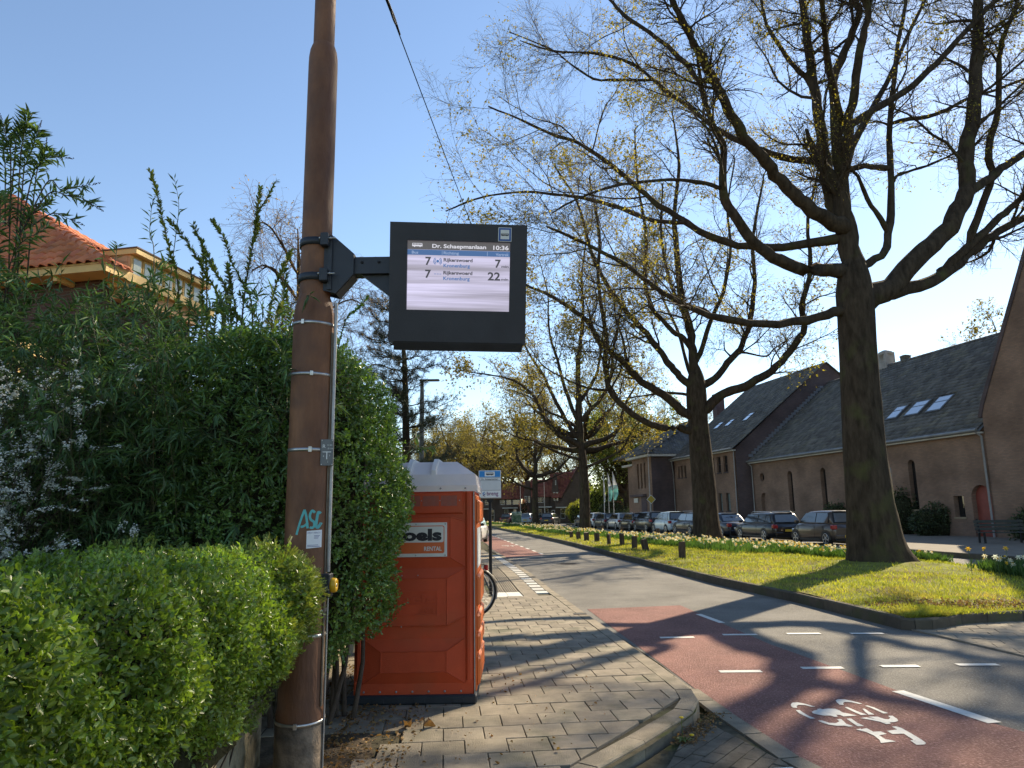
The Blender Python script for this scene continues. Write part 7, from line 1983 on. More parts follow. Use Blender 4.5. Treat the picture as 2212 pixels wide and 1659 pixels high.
SHOOTS = [[(-4.13,7.6,5.63),(-4.03,7.6,5.35),(-3.93,7.6,4.99),(-3.81,7.6,4.58),(-3.73,7.6,4.34),(-3.54,7.5,3.3)],[(-3.86,7.6,5.02),(-3.72,7.6,4.85),(-3.55,7.6,4.61),(-3.43,7.6,4.4),(-3.22,7.6,4.02),(-3.09,7.5,3.2)],[(-3.59,7.6,4.96),(-3.45,7.6,4.69),(-3.31,7.6,4.41),(-3.14,7.6,4.09),(-3.0,7.5,3.2)],[(-3.38,7.6,5.01),(-3.24,7.6,4.81),(-3.13,7.6,4.52),(-2.99,7.6,4.25),(-2.88,7.6,4.01),(-2.79,7.5,3.2)],[(-2.85,7.6,5.38),(-2.87,7.6,5.1),(-2.86,7.6,4.89),(-2.91,7.6,4.65),(-2.96,7.6,4.17),(-2.97,7.5,3.2)],[(-2.67,7.6,5.48),(-2.78,7.6,5.25),(-2.87,7.6,5.05),(-2.89,7.6,4.81)],[(-2.46,7.6,4.64),(-2.56,7.6,4.4),(-2.65,7.6,4.08),(-2.71,7.5,3.2)],[(-3.45,7.6,4.66),(-3.4,7.6,4.33),(-3.35,7.6,3.6)],[(-1.98,5.9,3.5),(-2.03,5.9,3.3),(-2.05,5.9,3.0)]]
for kk in range(14):
    x = random.uniform(-3.7, -2.3); h = random.uniform(3.9, 4.5)
    SHOOTS.append([(x + random.uniform(-.25, .25), 7.4 + random.uniform(-.3, .3), h), (x + .05, 7.5, (h + 3.3) / 2), (x + .1, 7.5, 3.1)])
shr = thing('upright_shrub', 'shrub with tall upright leafy shoots standing against the sky left of the pole', 'shrub', (-3.1, 7.5, .1))
off = np.array([-3.1, 7.5, .1]); acc = [[] for _ in range(5)]; mm = MB()
for s_ in SHOOTS:
    m_, *rest_ = shoot(shr, s_, off, BOXL, .055, .42, .016, .010)
    mm.add(m_.v, m_.f, 0, True)
    for a_, b_ in zip(acc, rest_): a_.append(b_)
acc = [np.concatenate(a_) for a_ in acc]
UPL = M('upright_leaf', (0.11, 0.145, 0.04), .42, .25, 2.5, isl=.35, transl=.35, tcol=(1.9, 1.8, .6))
o = mm.build('stems', WOODY, shr, fix=False); o['kind'] = 'stuff'
o = link('leaves', leaf_mesh('leaves', *acc, UPL, oval=True, fold=.15), shr); o['kind'] = 'stuff'
for pts, lab in (([(-1.23, 5.9, 3.55), (-1.33, 5.9, 3.43), (-1.42, 5.9, 3.34), (-1.5, 5.9, 3.0)], 'tall'),):
    m_, *rest_ = shoot(tall, pts, np.array([-1.7, 5.9, .1]), BOXL, .035, .5, .014, .006)
    o = m_.build('shoot', WOODY, tall, fix=False)
    link('leaves', leaf_mesh('leaves', *rest_, BOXL, oval=True, fold=.15), tall)['kind'] = 'stuff'

# ---- bamboo
bam = thing('bamboo', 'dense dark green bamboo thicket behind the low hedge, left of the pole', 'bamboo', (-3.6, 6.6, .1))
off = np.array([-3.6, 6.6, .1])
nc = 190
bx = -5.9 + 4.0 * r_.random(nc); by = 5.5 + 2.3 * r_.random(nc) ** 1.2
hh = 2.4 + 1.3 * r_.random(nc) - .1 * (by - 6) + .25 * (bx < -3.3); lean = r_.normal(size=(nc, 2)) * .28 + np.array([.0, -.28])
K = 8; t = np.linspace(0, 1, K)
CP = np.stack([bx[:, None] + lean[:, :1] * t ** 2.2 * 1.5, by[:, None] + lean[:, 1:] * t ** 2.2 * 1.6, .1 + hh[:, None] * (t - .1 * t ** 3)], -1)
V, F = tubes(CP - off, np.full((nc, K), .006) * np.linspace(1, .3, K), 5)
o = link('canes', np_mesh('canes', V, F, BAMC, True), bam); o['kind'] = 'stuff'
BP, BR = spawn(CP, np.full((nc, K), .006), 19, .2, 1.0, (.5, 1.2), (.3, .75), 4, .15, -.06, .4, .003, r_, rmin=.0012, tip=.5, taper_len=.2)
V, F = tubes(BP - off, BR, 3)
o = link('branchlets', np_mesh('branchlets', V, F, BAMC, False), bam); o['kind'] = 'stuff'
nl = 15; par = np.repeat(np.arange(len(BP)), nl); tt = .25 + .75 * r_.random(len(par))
idx = tt * 3; i0 = np.minimum(idx.astype(int), 2); f = (idx - i0)[:, None]
pos = BP[par, i0] * (1 - f) + BP[par, i0 + 1] * f; tan = unit(BP[par, i0 + 1] - BP[par, i0])
ax = unit(tan * .7 + r_.normal(size=pos.shape) * .55 + [0, -.1, -.5])
L = .075 + .075 * r_.random(len(pos))
o = link('leaves', leaf_mesh('leaves', pos - off, ax, unit(r_.normal(size=pos.shape) * .5 + [0, -.2, 1]), L, L * .14, BAML, fold=.12, curl=.15), bam); o['kind'] = 'stuff'
c = rounded_core('light_block_core', -5.9, -2.3, 6.7, 8.0, .1, 2.9, .05, bam, seed=9); c.location = -Vector(off)  # solid dark mass added behind the leaves to block light

# two slender cane tips rising above the rest
for pts, lab in (([(-3.84,7.6,5.52),(-3.77,7.6,5.2),(-3.78,7.6,4.82),(-3.81,7.6,4.18),(-3.8,7.5,2.6)], 1), ([(-4.07,7.6,5.3),(-4.08,7.6,5.07),(-4.07,7.6,4.83),(-4.0,7.6,4.5),(-3.89,7.5,2.6)], 2), ([(-4.43,7.6,4.74),(-4.44,7.6,4.43),(-4.42,7.5,2.6)], 3)):
    m_, *rest_ = shoot(bam, pts, off, BAML, .11, .16, .085, .007, pairs=1)
    m_.build('cane', BAMC, bam, fix=False)
    link('leaves', leaf_mesh('leaves', *rest_, BAML, fold=.12, curl=.2), bam)['kind'] = 'stuff'

# ---- white flowering shrub at the left edge
spi = thing('flowering_shrub', 'shrub with arching sprays of small white blossom at the left edge', 'shrub', (-3.9, 5.0, .1))
off = np.array([-3.9, 5.0, .1])
ns = 150
sb_ = np.stack([-4.15 + .5 * r_.random(ns), 4.9 + .5 * r_.random(ns), np.full(ns, .12)], 1)
az = r_.random(ns) * 2 * pi; rch = .3 + .95 * r_.random(ns); tz = .9 + 1.9 * r_.random(ns)
K = 9; t = np.linspace(0, 1, K)
rx = np.cos(az) * rch; ry = np.sin(az) * rch * .45 - .38
SPP = np.stack([sb_[:, :1] + rx[:, None] * t ** 1.6, sb_[:, 1:2] + ry[:, None] * t ** 1.6, .12 + tz[:, None] * (1.25 * t - .28 * t ** 3)], -1)
V, F = tubes(SPP - off, np.full((ns, K), .004) * np.linspace(1.3, .4, K), 4)
o = link('stems', np_mesh('stems', V, F, WOODY, True), spi); o['kind'] = 'stuff'
CP2, CR2 = spawn(SPP, np.full((ns, K), .004), 16, .3, 1.0, (.5, 1.2), (.10, .34), 4, .12, .02, .4, .002, r_, rmin=.001, tip=.5, taper_len=.2)
V, F = tubes(CP2 - off, CR2, 3)
o = link('twigs', np_mesh('twigs', V, F, WOODY, False), spi); o['kind'] = 'stuff'
ncl = 2600; nfl = 26
fw_ = np.argsort(CP2[:, 2, 1] + .25 * r_.random(len(CP2)))[:int(len(CP2) * .6)]; ci = fw_[r_.integers(0, len(fw_), ncl)]; ct = r_.random(ncl) ** .6 * 3; i0 = np.minimum(ct.astype(int), 2); f = (ct - i0)[:, None]
cc = CP2[ci, i0] * (1 - f) + CP2[ci, i0 + 1] * f + [0, 0, .015]
cr = .014 + .024 * r_.random(ncl)
par = np.repeat(np.arange(ncl), nfl); an = r_.random(len(par)) * 2 * pi; rr_ = np.sqrt(r_.random(len(par))) * cr[par]
tdir = unit(CP2[ci, 3] - CP2[ci, 0])
pos = cc[par] + np.stack([np.cos(an) * rr_, np.sin(an) * rr_, .35 * (cr[par] - rr_) + .004 * r_.normal(size=len(par))], 1) + tdir[par] * (r_.normal(size=len(par)) * cr[par] * .9)[:, None]
L = .010 + .007 * r_.random(len(pos))
o = link('blossom', leaf_mesh('blossom', pos - off, unit(r_.normal(size=pos.shape) * [1, 1, .4]), unit(r_.normal(size=pos.shape) * .45 + [0, -.35, 1]), L, L, PETAL, fold=0), spi); o['kind'] = 'stuff'
sel = np.repeat(np.arange(len(CP2)), 9)
tt = r_.random(len(sel)) * 3; i0 = np.minimum(tt.astype(int), 2); f = (tt - i0)[:, None]
pos = CP2[sel, i0] * (1 - f) + CP2[sel, i0 + 1] * f
L = .022 + .018 * r_.random(len(pos))
o = link('leaves', leaf_mesh('leaves', pos - off, unit(r_.normal(size=pos.shape) + [0, 0, -.1]), unit(r_.normal(size=pos.shape) * .5 + [0, 0, 1]), L, L * .42, SPIL, fold=.15), spi); o['kind'] = 'stuff'

# ---- buddleja with dry flower spikes, high at the left edge
BU = [[(-4.28,5.8,5.27),(-4.29,5.8,5.15),(-4.3,5.8,5.0),(-4.3,5.8,4.74),(-4.28,5.9,3.3)],[(-4.18,5.8,5.09),(-4.2,5.8,5.0),(-4.24,5.8,4.8),(-4.26,5.8,4.61),(-4.25,5.9,3.2)],[(-3.94,5.8,4.83),(-4.05,5.8,4.84),(-4.17,5.8,4.71),(-4.23,5.8,4.2)],[(-3.69,5.8,4.57),(-3.81,5.8,4.55),(-3.92,5.8,4.53),(-4.04,5.8,4.61),(-4.2,5.8,4.2)],[(-3.62,5.8,4.38),(-3.73,5.8,4.45),(-3.87,5.8,4.48),(-4.03,5.8,4.49),(-4.25,5.8,4.1)],[(-3.78,5.8,4.24),(-3.89,5.8,4.29),(-3.98,5.8,4.31),(-4.14,5.8,4.2)],[(-4.5,5.8,5.17),(-4.47,5.8,5.09),(-4.43,5.8,4.96),(-4.38,5.8,4.74),(-4.31,5.9,3.2)],[(-4.33,5.8,5.16),(-4.36,5.8,5.09),(-4.36,5.8,4.93),(-4.34,5.8,4.2)],[(-4.1,5.8,4.92),(-4.11,5.8,4.8),(-4.15,5.8,4.61),(-4.19,5.9,3.4)],[(-4.47,5.8,4.95),(-4.43,5.8,4.74),(-4.37,5.8,4.2)]]
nb_ = len(BU)
for kk in range(16):
    x = random.uniform(-4.75, -4.05); z = random.uniform(3.6, 4.5); y = 5.7 + random.uniform(-.4, .4)
    BU.append([(x + random.uniform(-.15, .3), y, z), (x, y, z - .35), (-4.3 + random.uniform(-.15, .15), 5.9, 2.4)])
for kk in range(44):
    x = random.uniform(-4.7, -2.6); z = random.uniform(3.2, 3.72); y = 6.3 + random.uniform(-.3, .4)
    BU.append([(x + random.uniform(-.3, .3), y, z), (x, y, z - .3), (x - .2, y + .3, 2.4)])
bud = thing('buddleja', 'tall willowy shrub with dry dark flower spikes against sky and tiled roof', 'shrub', (-4.3, 5.9, .1))
off = np.array([-4.3, 5.9, .1]); acc = [[] for _ in range(5)]; mm = MB(); sp_ = MB()
for kk, s_ in enumerate(BU):
    m_, *rest_ = shoot(bud, s_, off, BUDL, .105, .17, .032, .007, pairs=2)
    mm.add(m_.v, m_.f, 0, True)
    for a_, b_ in zip(acc, rest_): a_.append(b_)
    if kk < nb_ and kk not in (0,):
        a0 = Vector(s_[0]) - Vector(off); d0 = (Vector(s_[0]) - Vector(s_[1])).normalized()
        for q in range(44):
            tq = random.random(); c0 = a0 + d0 * (.16 * tq - .05) + Vector((random.gauss(0, .009), random.gauss(0, .009), random.gauss(0, .009))) * (1.2 - tq)
            e = .006
            sp_.add([(c0.x - e, c0.y, c0.z), (c0.x, c0.y - e, c0.z), (c0.x + e, c0.y, c0.z), (c0.x, c0.y, c0.z + e * 1.6)], [(0, 1, 3), (1, 2, 3), (2, 0, 3)])
mm.tube([(.0, 0, 0), (0, .05, 1.5), (.0, .0, 2.4)], [.04, .03, .02], 7)
acc = [np.concatenate(a_) for a_ in acc]
o = mm.build('stems', WOODY, bud, fix=False); o['kind'] = 'stuff'
o = link('leaves', leaf_mesh('leaves', *acc, BUDL, fold=.12, curl=.25), bud); o['kind'] = 'stuff'
o = sp_.build('flower_spikes', SPIKE, bud, fix=False); o['kind'] = 'stuff'
# ================================================================ the trees themselves
BUDY = M('yellow_green_leaf', (0.21, 0.18, 0.05), .6, .25, .35, isl=.35, transl=.45, tcol=(1.5, 1.4, .6))
BUDG = M('fresh_green_leaf', (0.20, 0.235, 0.05), .6, .25, .35, isl=.35, transl=.45, tcol=(1.5, 1.5, .6))
G_VERGE = 'big trees in a row along the grass verge'
tree('street_tree', 'thickest dark tree trunk at the rounded near end of the grass verge', LIMBS_A, 3,
     ext=2, n2=10, n3=12, n4=9, L2=(1.6, 4.8), L3=(0.7, 2.0), L4=(0.25, 0.75), lo2=.45, leaf=0.058, nleaf=1.9, group=G_VERGE, rt=0.0031)
tree('street_tree', 'second big tree on the verge, forking in front of the gabled brick block', LIMBS_B, 5,
     ext=2, n2=10, n3=10, n4=7, L2=(1.8, 5.0), L3=(0.9, 2.2), L4=(0.4, 1.1), leaf=0.10, nleaf=3.0, group=G_VERGE, rt=0.0065)
tree('street_tree', 'third verge tree, its trunk standing just left of the white parked car', LIMBS_C, 8,
     ext=2, n2=10, n3=7, n4=5, K3=4, L2=(1.6, 4.6), L3=(0.8, 2.2), L4=(0.5, 1.2), leaf=0.15, nleaf=4.5, bud=BUDY, group=G_VERGE, rt=0.009, sides=(10, 8, 4, 3, 3))
tree('street_tree', 'smaller verge tree with moss on its fork between sign and green cabinet', LIMBS_D, 13,
     ext=2, n2=10, n3=7, n4=5, K3=4, L2=(1.6, 4.4), L3=(0.8, 2.2), L4=(0.5, 1.3), leaf=0.18, nleaf=5.0, bud=BUDY, group=G_VERGE, rt=0.012, sides=(10, 7, 4, 3, 3))

def gen_limbs(x, y, ht, r, n, reach, rise, seed, z0=-.15, lean=0):
    rg = np.random.default_rng(seed)
    out = [[(x, y, z0, r * 1.5), (x + .02, y, .6, r * 1.15), (x + .05 + lean * .4, y, ht * .55, r), (x + lean, y, ht, r * .85)]]
    top = [(x + lean, y, ht - .2, r * .8)]
    for k in range(1, 6): top.append((x + lean + rg.normal() * .3, y + rg.normal() * .3, ht + rise * k / 5, r * .8 * (1 - k / 5.6)))
    out.append(top)
    for i in range(n):
        a = 2 * pi * (i + .7 * rg.random()) / n * (1 if i % 2 else 1.618)
        st = ht * (.88 + .2 * rg.random()) + rise * .35 * (i / n)
        L = reach * (.65 + .5 * rg.random()) * (1 - .3 * i / n); up = rise * (.35 + .5 * rg.random())
        q = []
        for k in range(7):
            t = k / 6
            q.append((x + lean + cos(a) * L * (t ** .85) + rg.normal() * .12 * k / 3, y + sin(a) * L * (t ** .85), st + up * (t ** 1.5), r * (.55 + .1 * rg.random()) * (1 - .82 * t)))
        out.append(q)
    return out
kw = dict(ext=2, sides=(9, 6, 4, 3, 3))
tree('street_tree', 'dark trunk close behind the third verge tree, half hidden by it', gen_limbs(6.45, 66, 7.2, .45, 9, 7, 6, 21), 21, n2=10, n3=7, n4=5, L2=(1.5, 4), L3=(.8, 2), L4=(.5, 1.2), leaf=.15, nleaf=4, group=G_VERGE, rt=.012, **kw)
tree('street_tree', 'thick verge tree trunk seen just right of the bus stop post', gen_limbs(-3.3, 116, 7.5, .85, 9, 9, 7, 23), 23, n2=9, n3=7, n4=5, K3=4, L2=(2, 4.6), L3=(1, 2.2), L4=(.6, 1.3), leaf=.22, nleaf=5, group=G_VERGE, rt=.018, bud=BUDY, **kw)
tree('street_tree', 'verge tree farthest off, its trunk showing left of the bus stop post', gen_limbs(-9.6, 128, 7.0, .6, 9, 9, 8, 24), 24, n2=9, n3=7, n4=5, K3=4, L2=(2, 4.6), L3=(1, 2.4), L4=(.6, 1.4), leaf=.24, nleaf=5, group=G_VERGE, rt=.02, bud=BUDY, **kw)
for k, (x, y, h, lab) in enumerate(((-6.5, 104, 15, 'brownish bare tree behind the bus stop sign and toilet roof'), (2.5, 122, 17, 'brownish far tree filling the gap above the row house roofs'), (9.5, 126, 16, 'brownish far tree behind the third verge trunk'), (-16, 120, 13, 'yellowish bare tree right behind the pine and the lamp'), (-10, 150, 16, 'tall yellowish tree far off above the road between pine and display'), (-1, 150, 15, 'far yellow green tree rising behind the dark row houses'))):
    tree('background_tree', lab, gen_limbs(x, y, h * .3, .4, 9, h * .45, h * .6, 40 + k), 40 + k, n2=10, n3=8, n4=6, K3=4, L2=(2, 4.8), L3=(1, 2.4), L4=(.6, 1.5), leaf=.2, nleaf=4, group='yellowish trees far down the road', rt=.02, bud=BUDY, flare=False, **kw)
tree('background_tree', 'fresh green broom shaped tree behind the three flags', gen_limbs(14.6, 93, 3.0, .5, 18, 5.5, 10.5, 31), 31, n2=15, n3=8, n4=5, K3=4, L2=(1.8, 4), L3=(1, 2), L4=(.6, 1.2), leaf=.2, nleaf=5, lo2=.15, rt=.014, bud=BUDG, flare=False, **kw)
for k, (x, y, h, lab) in enumerate(((27, 100, 15, 'yellow green treetop showing above the far hipped roof'), (38, 82, 18, 'bare treetop showing over the gabled block roof'), (47, 62, 20, 'bare treetop behind the right end of the hall ridge'))):
    tree('background_tree', lab, gen_limbs(x, y, h * .35, .35, 9, h * .4, h * .62, 50 + k), 50 + k, n2=7, n3=6, n4=5, K3=4, L2=(1.8, 4), L3=(.9, 2), L4=(.5, 1.2), leaf=.17, nleaf=4, rt=.014, bud=BUDY, flare=False, **kw)

# weeping birch left of the pole
BIRW = M('birch_twig', (0.16, 0.105, 0.062), .9, .3, 3, spec=.1)
BIRL = M('birch_catkin', (0.32, 0.235, 0.085), .7, .25, .5, isl=.3, transl=.4, tcol=(1.4, 1.3, .7))
rg = np.random.default_rng(77)
bl = [[(-7.5, 25, -.1, .22), (-7.5, 25, 3, .18), (-7.6, 25, 6, .15), (-7.7, 25, 9, .10)], [(-7.7, 25, 8.8, .1), (-7.8, 25, 10.5, .07), (-7.9, 25, 12.2, .02)]]
for i in range(15):
    a = i * 2.4; L = 1.3 + 1.3 * rg.random(); z = 6.0 + 5.4 * rg.random()
    bl.append([(-7.65, 25, z - .8, .05), (-7.65 + .4 * L * cos(a), 25 + .4 * L * sin(a), z, .04), (-7.65 + .75 * L * cos(a), 25 + .75 * L * sin(a), z + .45, .028), (-7.65 + L * cos(a), 25 + L * sin(a), z + .2, .014)])
tree('weeping_birch', 'brownish weeping birch behind the upper part of the brown pole', bl, 78, ext=0, n2=22, n3=9, n4=3, L2=(.7, 1.6), L3=(.9, 2.4), L4=(.3, .8), leaf=.055, nleaf=2.2, rt=.005, twig=BIRW, bud=BIRL, droop=-.5, sides=(9, 6, 4, 3, 3), flare=False, bark=TWIG)

# pine behind the tall hedge
PINN = M('pine_needle', (0.042, 0.058, 0.030), .6, .3, 1.5, isl=.3, spec=.3)
pine = thing('pine_tree', 'dark pine with layered branches between the tall hedge and the lamp post', 'tree', (-4.25, 28, 0))
rg = np.random.default_rng(31)
MB().tube([(0, 0, 0), (.05, 0, 4), (-.05, 0, 7.5), (-.3, 0, 10.4)], [.2, .16, .1, .03], 10).build('trunk', BARK, pine)
PP = []; 
for z in np.arange(2.6, 10.2, .48):
    for i in range(6):
        a = rg.random() * 2 * pi; L = (2.6 - .16 * (z - 2.5)) * (.55 + .6 * rg.random())
        t = np.linspace(0, 1, 7)
        PP.append(np.stack([-.12 * (z - 6) * (z > 6) + np.cos(a) * L * t, np.sin(a) * L * t, z + L * (.05 * t + .16 * t ** 2) + .04 * rg.normal(size=7)], 1))
PP = np.array(PP)
V, F = tubes(PP, np.full(PP.shape[:2], .028) * np.linspace(1, .3, 7), 5)
o = link('branches', np_mesh('branches', V, F, BARK, True), pine); o['kind'] = 'stuff'
Q, QR = spawn(PP, np.full(PP.shape[:2], .02), 11, .25, 1.0, (.4, 1.0), (.35, .9), 5, .12, .12, .5, .01, rg, rmin=.005, taper_len=.4)
V, F = tubes(Q, QR, 3)
o = link('twigs', np_mesh('twigs', V, F, BARK, False), pine); o['kind'] = 'stuff'
par = np.repeat(np.arange(len(Q)), 48); tt = (rg.random(len(par)) ** .6) * 4; i0 = np.minimum(tt.astype(int), 3); f = (tt - i0)[:, None]
pos = Q[par, i0] * (1 - f) + Q[par, i0 + 1] * f; tan = unit(Q[par, i0 + 1] - Q[par, i0])
L = .12 + .08 * rg.random(len(pos))
o = link('needles', leaf_mesh('needles', pos, unit(tan * .7 + unit(rg.normal(size=pos.shape))), unit(rg.normal(size=pos.shape)), L, np.full(len(pos), .012), PINN, fold=0), pine); o['kind'] = 'stuff'
# ================================================================ wooden posts on the verge
POSTM = M('old_oak_post', (0.085, 0.065, 0.048), .95, .35, 12, .8, 45, spec=.1, stretch=(1, 1, .3))
MOSSY = M('post_end_grain', (0.2, 0.15, 0.10), .95, .3, 15, .5, 50)
PB = [(5.25, 22.9, .50, .10, .04, .0, 'nearest wooden verge post, dark with a chipped slanting top'), (4.95, 27.4, .44, .10, -.22, .06, 'leaning wooden verge post with pale end grain on top'),
      (4.75, 28.8, .50, .085, .0, 0, 'upright wooden verge post third from the near end'), (4.55, 30.7, .53, .08, -.05, 0, 'tall thin wooden verge post fourth from the near end'),
      (4.22, 32.4, .48, .075, -.1, 0, 'slim wooden verge post fifth from the near end'), (4.05, 35.6, .42, .14, 0, 0, 'broad wooden verge post in the middle of the row'),
      (3.72, 37.4, .44, .12, 0, 0, 'broad wooden verge post third from the far end'), (3.48, 39.3, .42, .10, .05, 0, 'wooden verge post second from the far end'), (3.25, 41.2, .38, .08, .06, 0, 'farthest wooden verge post of the kerb row')]
for k, (x, y, hgt, w, tl, t2, lab) in enumerate(PB):
    t = thing('wooden_post', lab, 'post', (x, y, verge_z(x, y) - .05), 0.2 * k, 'short wooden posts along the verge kerb')
    t.rotation_euler = (t2, tl, .3 * k)
    hw = w
    c = [(-hw, -hw * .8), (hw * .95, -hw), (hw, hw * .9), (-hw * .9, hw)]
    top = [hgt + .05 + random.uniform(-.04, .03) for _ in range(4)]
    V = [(p[0], p[1], 0) for p in c] + [(p[0] * .95, p[1] * .96, z) for p, z in zip(c, top)]
    MB().add(V, [(0, 1, 5, 4), (1, 2, 6, 5), (2, 3, 7, 6), (3, 0, 4, 7)]).build('shaft', POSTM, t)
    MB().add(V[4:], [(0, 1, 2, 3)]).build('post_top', MOSSY, t, fix=False)
for k, (x, y, lab) in enumerate(((8.0, 54.0, 'dark stub post near the white parked car'), (7.3, 60, 'dark stub post right of the third verge trunk'), (9.4, 47.5, 'dark stub post behind the far daffodils'))):
    t = thing('wooden_post', lab, 'post', (x, y, verge_z(x, y) - .05), .2, 'stub posts along the far street')
    MB().cbox(-.1, .1, -.1, .1, 0, .5, .02).build('shaft', POSTM, t)

# ================================================================ grass and daffodils
GR = M('grass_blade', (0.18, 0.24, 0.035), .55, .3, 1.2, isl=.4, transl=.45, tcol=(1.6, 1.45, .6), col2=(0.28, 0.30, 0.05), spots=((0.30, 0.25, 0.09), 1.0, .53, .72))
rg = np.random.default_rng(9)
def verge_pts(n, y0, y1, power=1.0):
    y = y0 + (y1 - y0) * rg.random(n) ** power
    x = np.empty(n)
    for i in range(n):
        a, b = vspan(y[i]); x[i] = a + (b - a) * rg.random()
    return x, y
x1_, y1_ = verge_pts(62000, 10.42, 32, 1.7)
x2_, y2_ = verge_pts(26000, 30, 75, 1.3)
gx_ = np.concatenate([x1_, x2_]); gy_ = np.concatenate([y1_, y2_])
bare = ((gx_ - 6.9) ** 2 / 2.6 + (gy_ - 11.6) ** 2 / .16 < 1) & (rg.random(len(gx_)) < .78)
bare |= ((gx_ - 8.5) ** 2 / 3.5 + (gy_ - 11.9) ** 2 / .08 < 1) & (rg.random(len(gx_)) < .6)
bare |= (np.hypot(gx_ - 9.76, gy_ - 19.5) < 1.0)
bare |= (rg.random(len(gx_)) < .45 * (np.sin(gx_ * 2.7 + np.sin(gy_ * 2.1)) * np.sin(gy_ * 2.3 + 1 + np.sin(gx_ * 1.7)) > .25))
bare |= (rg.random(len(gx_)) < .55 * (np.abs(np.hypot(gx_ - 9.9, gy_ - 18.4) - .6) < .8))
gx_, gy_ = gx_[~bare], gy_[~bare]
gz_ = np.array([verge_z(a, b) for a, b in zip(gx_, gy_)])
L = (.045 + .055 * rg.random(len(gx_))) * (1 + .012 * (gy_ - 10)); 
P = np.stack([gx_, gy_, gz_ - .005], 1)
o = link('grass', leaf_mesh('grass', P, unit(rg.normal(size=P.shape) * [.6, .6, .2] + [0, 0, 1]), unit(rg.normal(size=P.shape)), L, .006 + .00045 * gy_, GR, fold=0)); o['kind'] = 'stuff'
DLEAF = M('daffodil_leaf', (0.06, 0.12, 0.035), .45, .25, 1.5, isl=.3, transl=.35, tcol=(1.7, 1.7, .6))
DPET = M('daffodil_petal', (0.80, 0.80, 0.70), .5, .06, 5, isl=.1, transl=.35, tcol=(1.1, 1.1, .9))
DCUP = M('daffodil_cup', (0.75, 0.50, 0.03), .5, .06, 5, transl=.3, tcol=(1.1, 1, .6))
def clump(n, fx, fy):
    x = fx(n); y = fy(n)
    return x, y
C = []
def band(n, y0, y1, a0, a1, pw=1.):
    """a: 0 at the far street edge, 1 at the kerb"""
    y = y0 + (y1 - y0) * rg.random(n) ** pw; a = a0 + (a1 - a0) * rg.random(n)
    xr = np.array([interp_pl(VR, q) for q in y]); xl = np.array([interp_pl(VL, q) for q in y])
    return np.stack([xr + (xl - xr) * a, y], 1)
C = [band(900, 14.0, 17.8, .03, .22), band(1100, 20.2, 30, .05, .28, 1.2), band(1200, 25, 44, .08, .55), band(500, 30, 36, .3, .62), band(700, 46, 57, .25, .8), band(500, 58, 70, .25, .75), band(400, 76, 84, .2, .7), band(400, 92, 108, .2, .8)]
C = np.concatenate(C)
dens = np.sin(C[:, 0] * 1.9) * np.sin(C[:, 1] * .9 + 1)
C = C[(dens > -.35) | (rg.random(len(C)) < .4)]
C = C[np.hypot(C[:, 0] - 9.76, C[:, 1] - 19.5) > 1.15]
cz = np.array([verge_z(a, b) for a, b in C])
nl = 9
par = np.repeat(np.arange(len(C)), nl)
P = np.stack([C[par, 0] + rg.normal(size=len(par)) * .07, C[par, 1] + rg.normal(size=len(par)) * .07, cz[par]], 1)
L = .20 + .14 * rg.random(len(par))
o = link('daffodil_leaves', leaf_mesh('daffodil_leaves', P, unit(rg.normal(size=P.shape) * [.3, .3, .1] + [0, 0, 1]), unit(rg.normal(size=P.shape)), L, .013 + .0004 * P[:, 1], DLEAF, fold=.1, curl=.1)); o['kind'] = 'stuff'
# flower heads: six petals and a cup, facing roughly the sun
def flower_mesh():
    m = MB()
    for k in range(6):
        a = k * pi / 3; w = .32
        m.add([(0, 0, 0), (.026 * cos(a - w), .026 * sin(a - w), .004), (.045 * cos(a), .045 * sin(a), .0), (.026 * cos(a + w), .026 * sin(a + w), .004)], [(0, 1, 2, 3)], 0)
    m.lathe([(.010, .0), (.013, .014), (.018, .022)], 7, 1)
    return m
FMB = flower_mesh()
near = [(9.95, 15.2, .48, 0), (10.15, 15.35, .46, 0), (10.45, 15.1, .47, 0), (10.62, 15.25, .46, 0), (10.85, 15.5, .47, 0), (11.1, 15.0, .42, 0), (11.25, 14.9, .36, 0), (11.45, 15.1, .44, 0), (11.75, 15.3, .47, 0), (12.0, 15.2, .42, 0), (12.3, 15.4, .46, 0), (10.1, 16.2, .6, 1), (10.6, 16.4, .58, 1), (11.0, 16.3, .6, 1)]
fl_labels = ['white daffodil leftmost in the cluster right of the thick trunk', 'white daffodil second in the cluster right of the thick trunk', 'white daffodil third in the cluster right of the thick trunk', 'white daffodil fourth in the cluster right of the thick trunk', 'tall white daffodil in the middle of the cluster right of the trunk', 'low white daffodil in the middle of the cluster right of the trunk', 'lowest white daffodil of the cluster right of the thick trunk', 'white daffodil before the pair nearest the right picture edge', 'large white daffodil third from the right picture edge', 'white daffodil second from the right picture edge', 'white daffodil farthest to the right by the picture edge', 'yellow daffodil nearest the trunk standing above the white ones', 'yellow daffodil in the middle standing above the white ones', 'yellow daffodil farthest from the trunk standing above the white ones']
for (x, y, hz, yel), lab in zip(near, fl_labels):
    z = verge_z(x, y)
    t = thing('daffodil', lab, 'flower', (x, y, z), rg.random() * 6, 'single daffodils right of the thick trunk')
    MB().tube([(0, 0, 0), (.02, .01, hz * .6), (.03, .02, hz)], .005, 5).build('stem', DLEAF, t)
    q = Matrix.Translation((.03, .02, hz + .005)) @ Matrix.Rotation(rg.random() * 6, 4, 'Z') @ Matrix.Rotation(1.0, 4, 'X') @ Matrix.Scale(1.5, 4)
    MB().add(FMB.v, FMB.f, 0, False, q).build('petals', DPET if not yel else DCUP, t, fix=False)
nf = 1500
sel = rg.integers(0, len(C), nf)
front = (C[sel, 1] > 21)
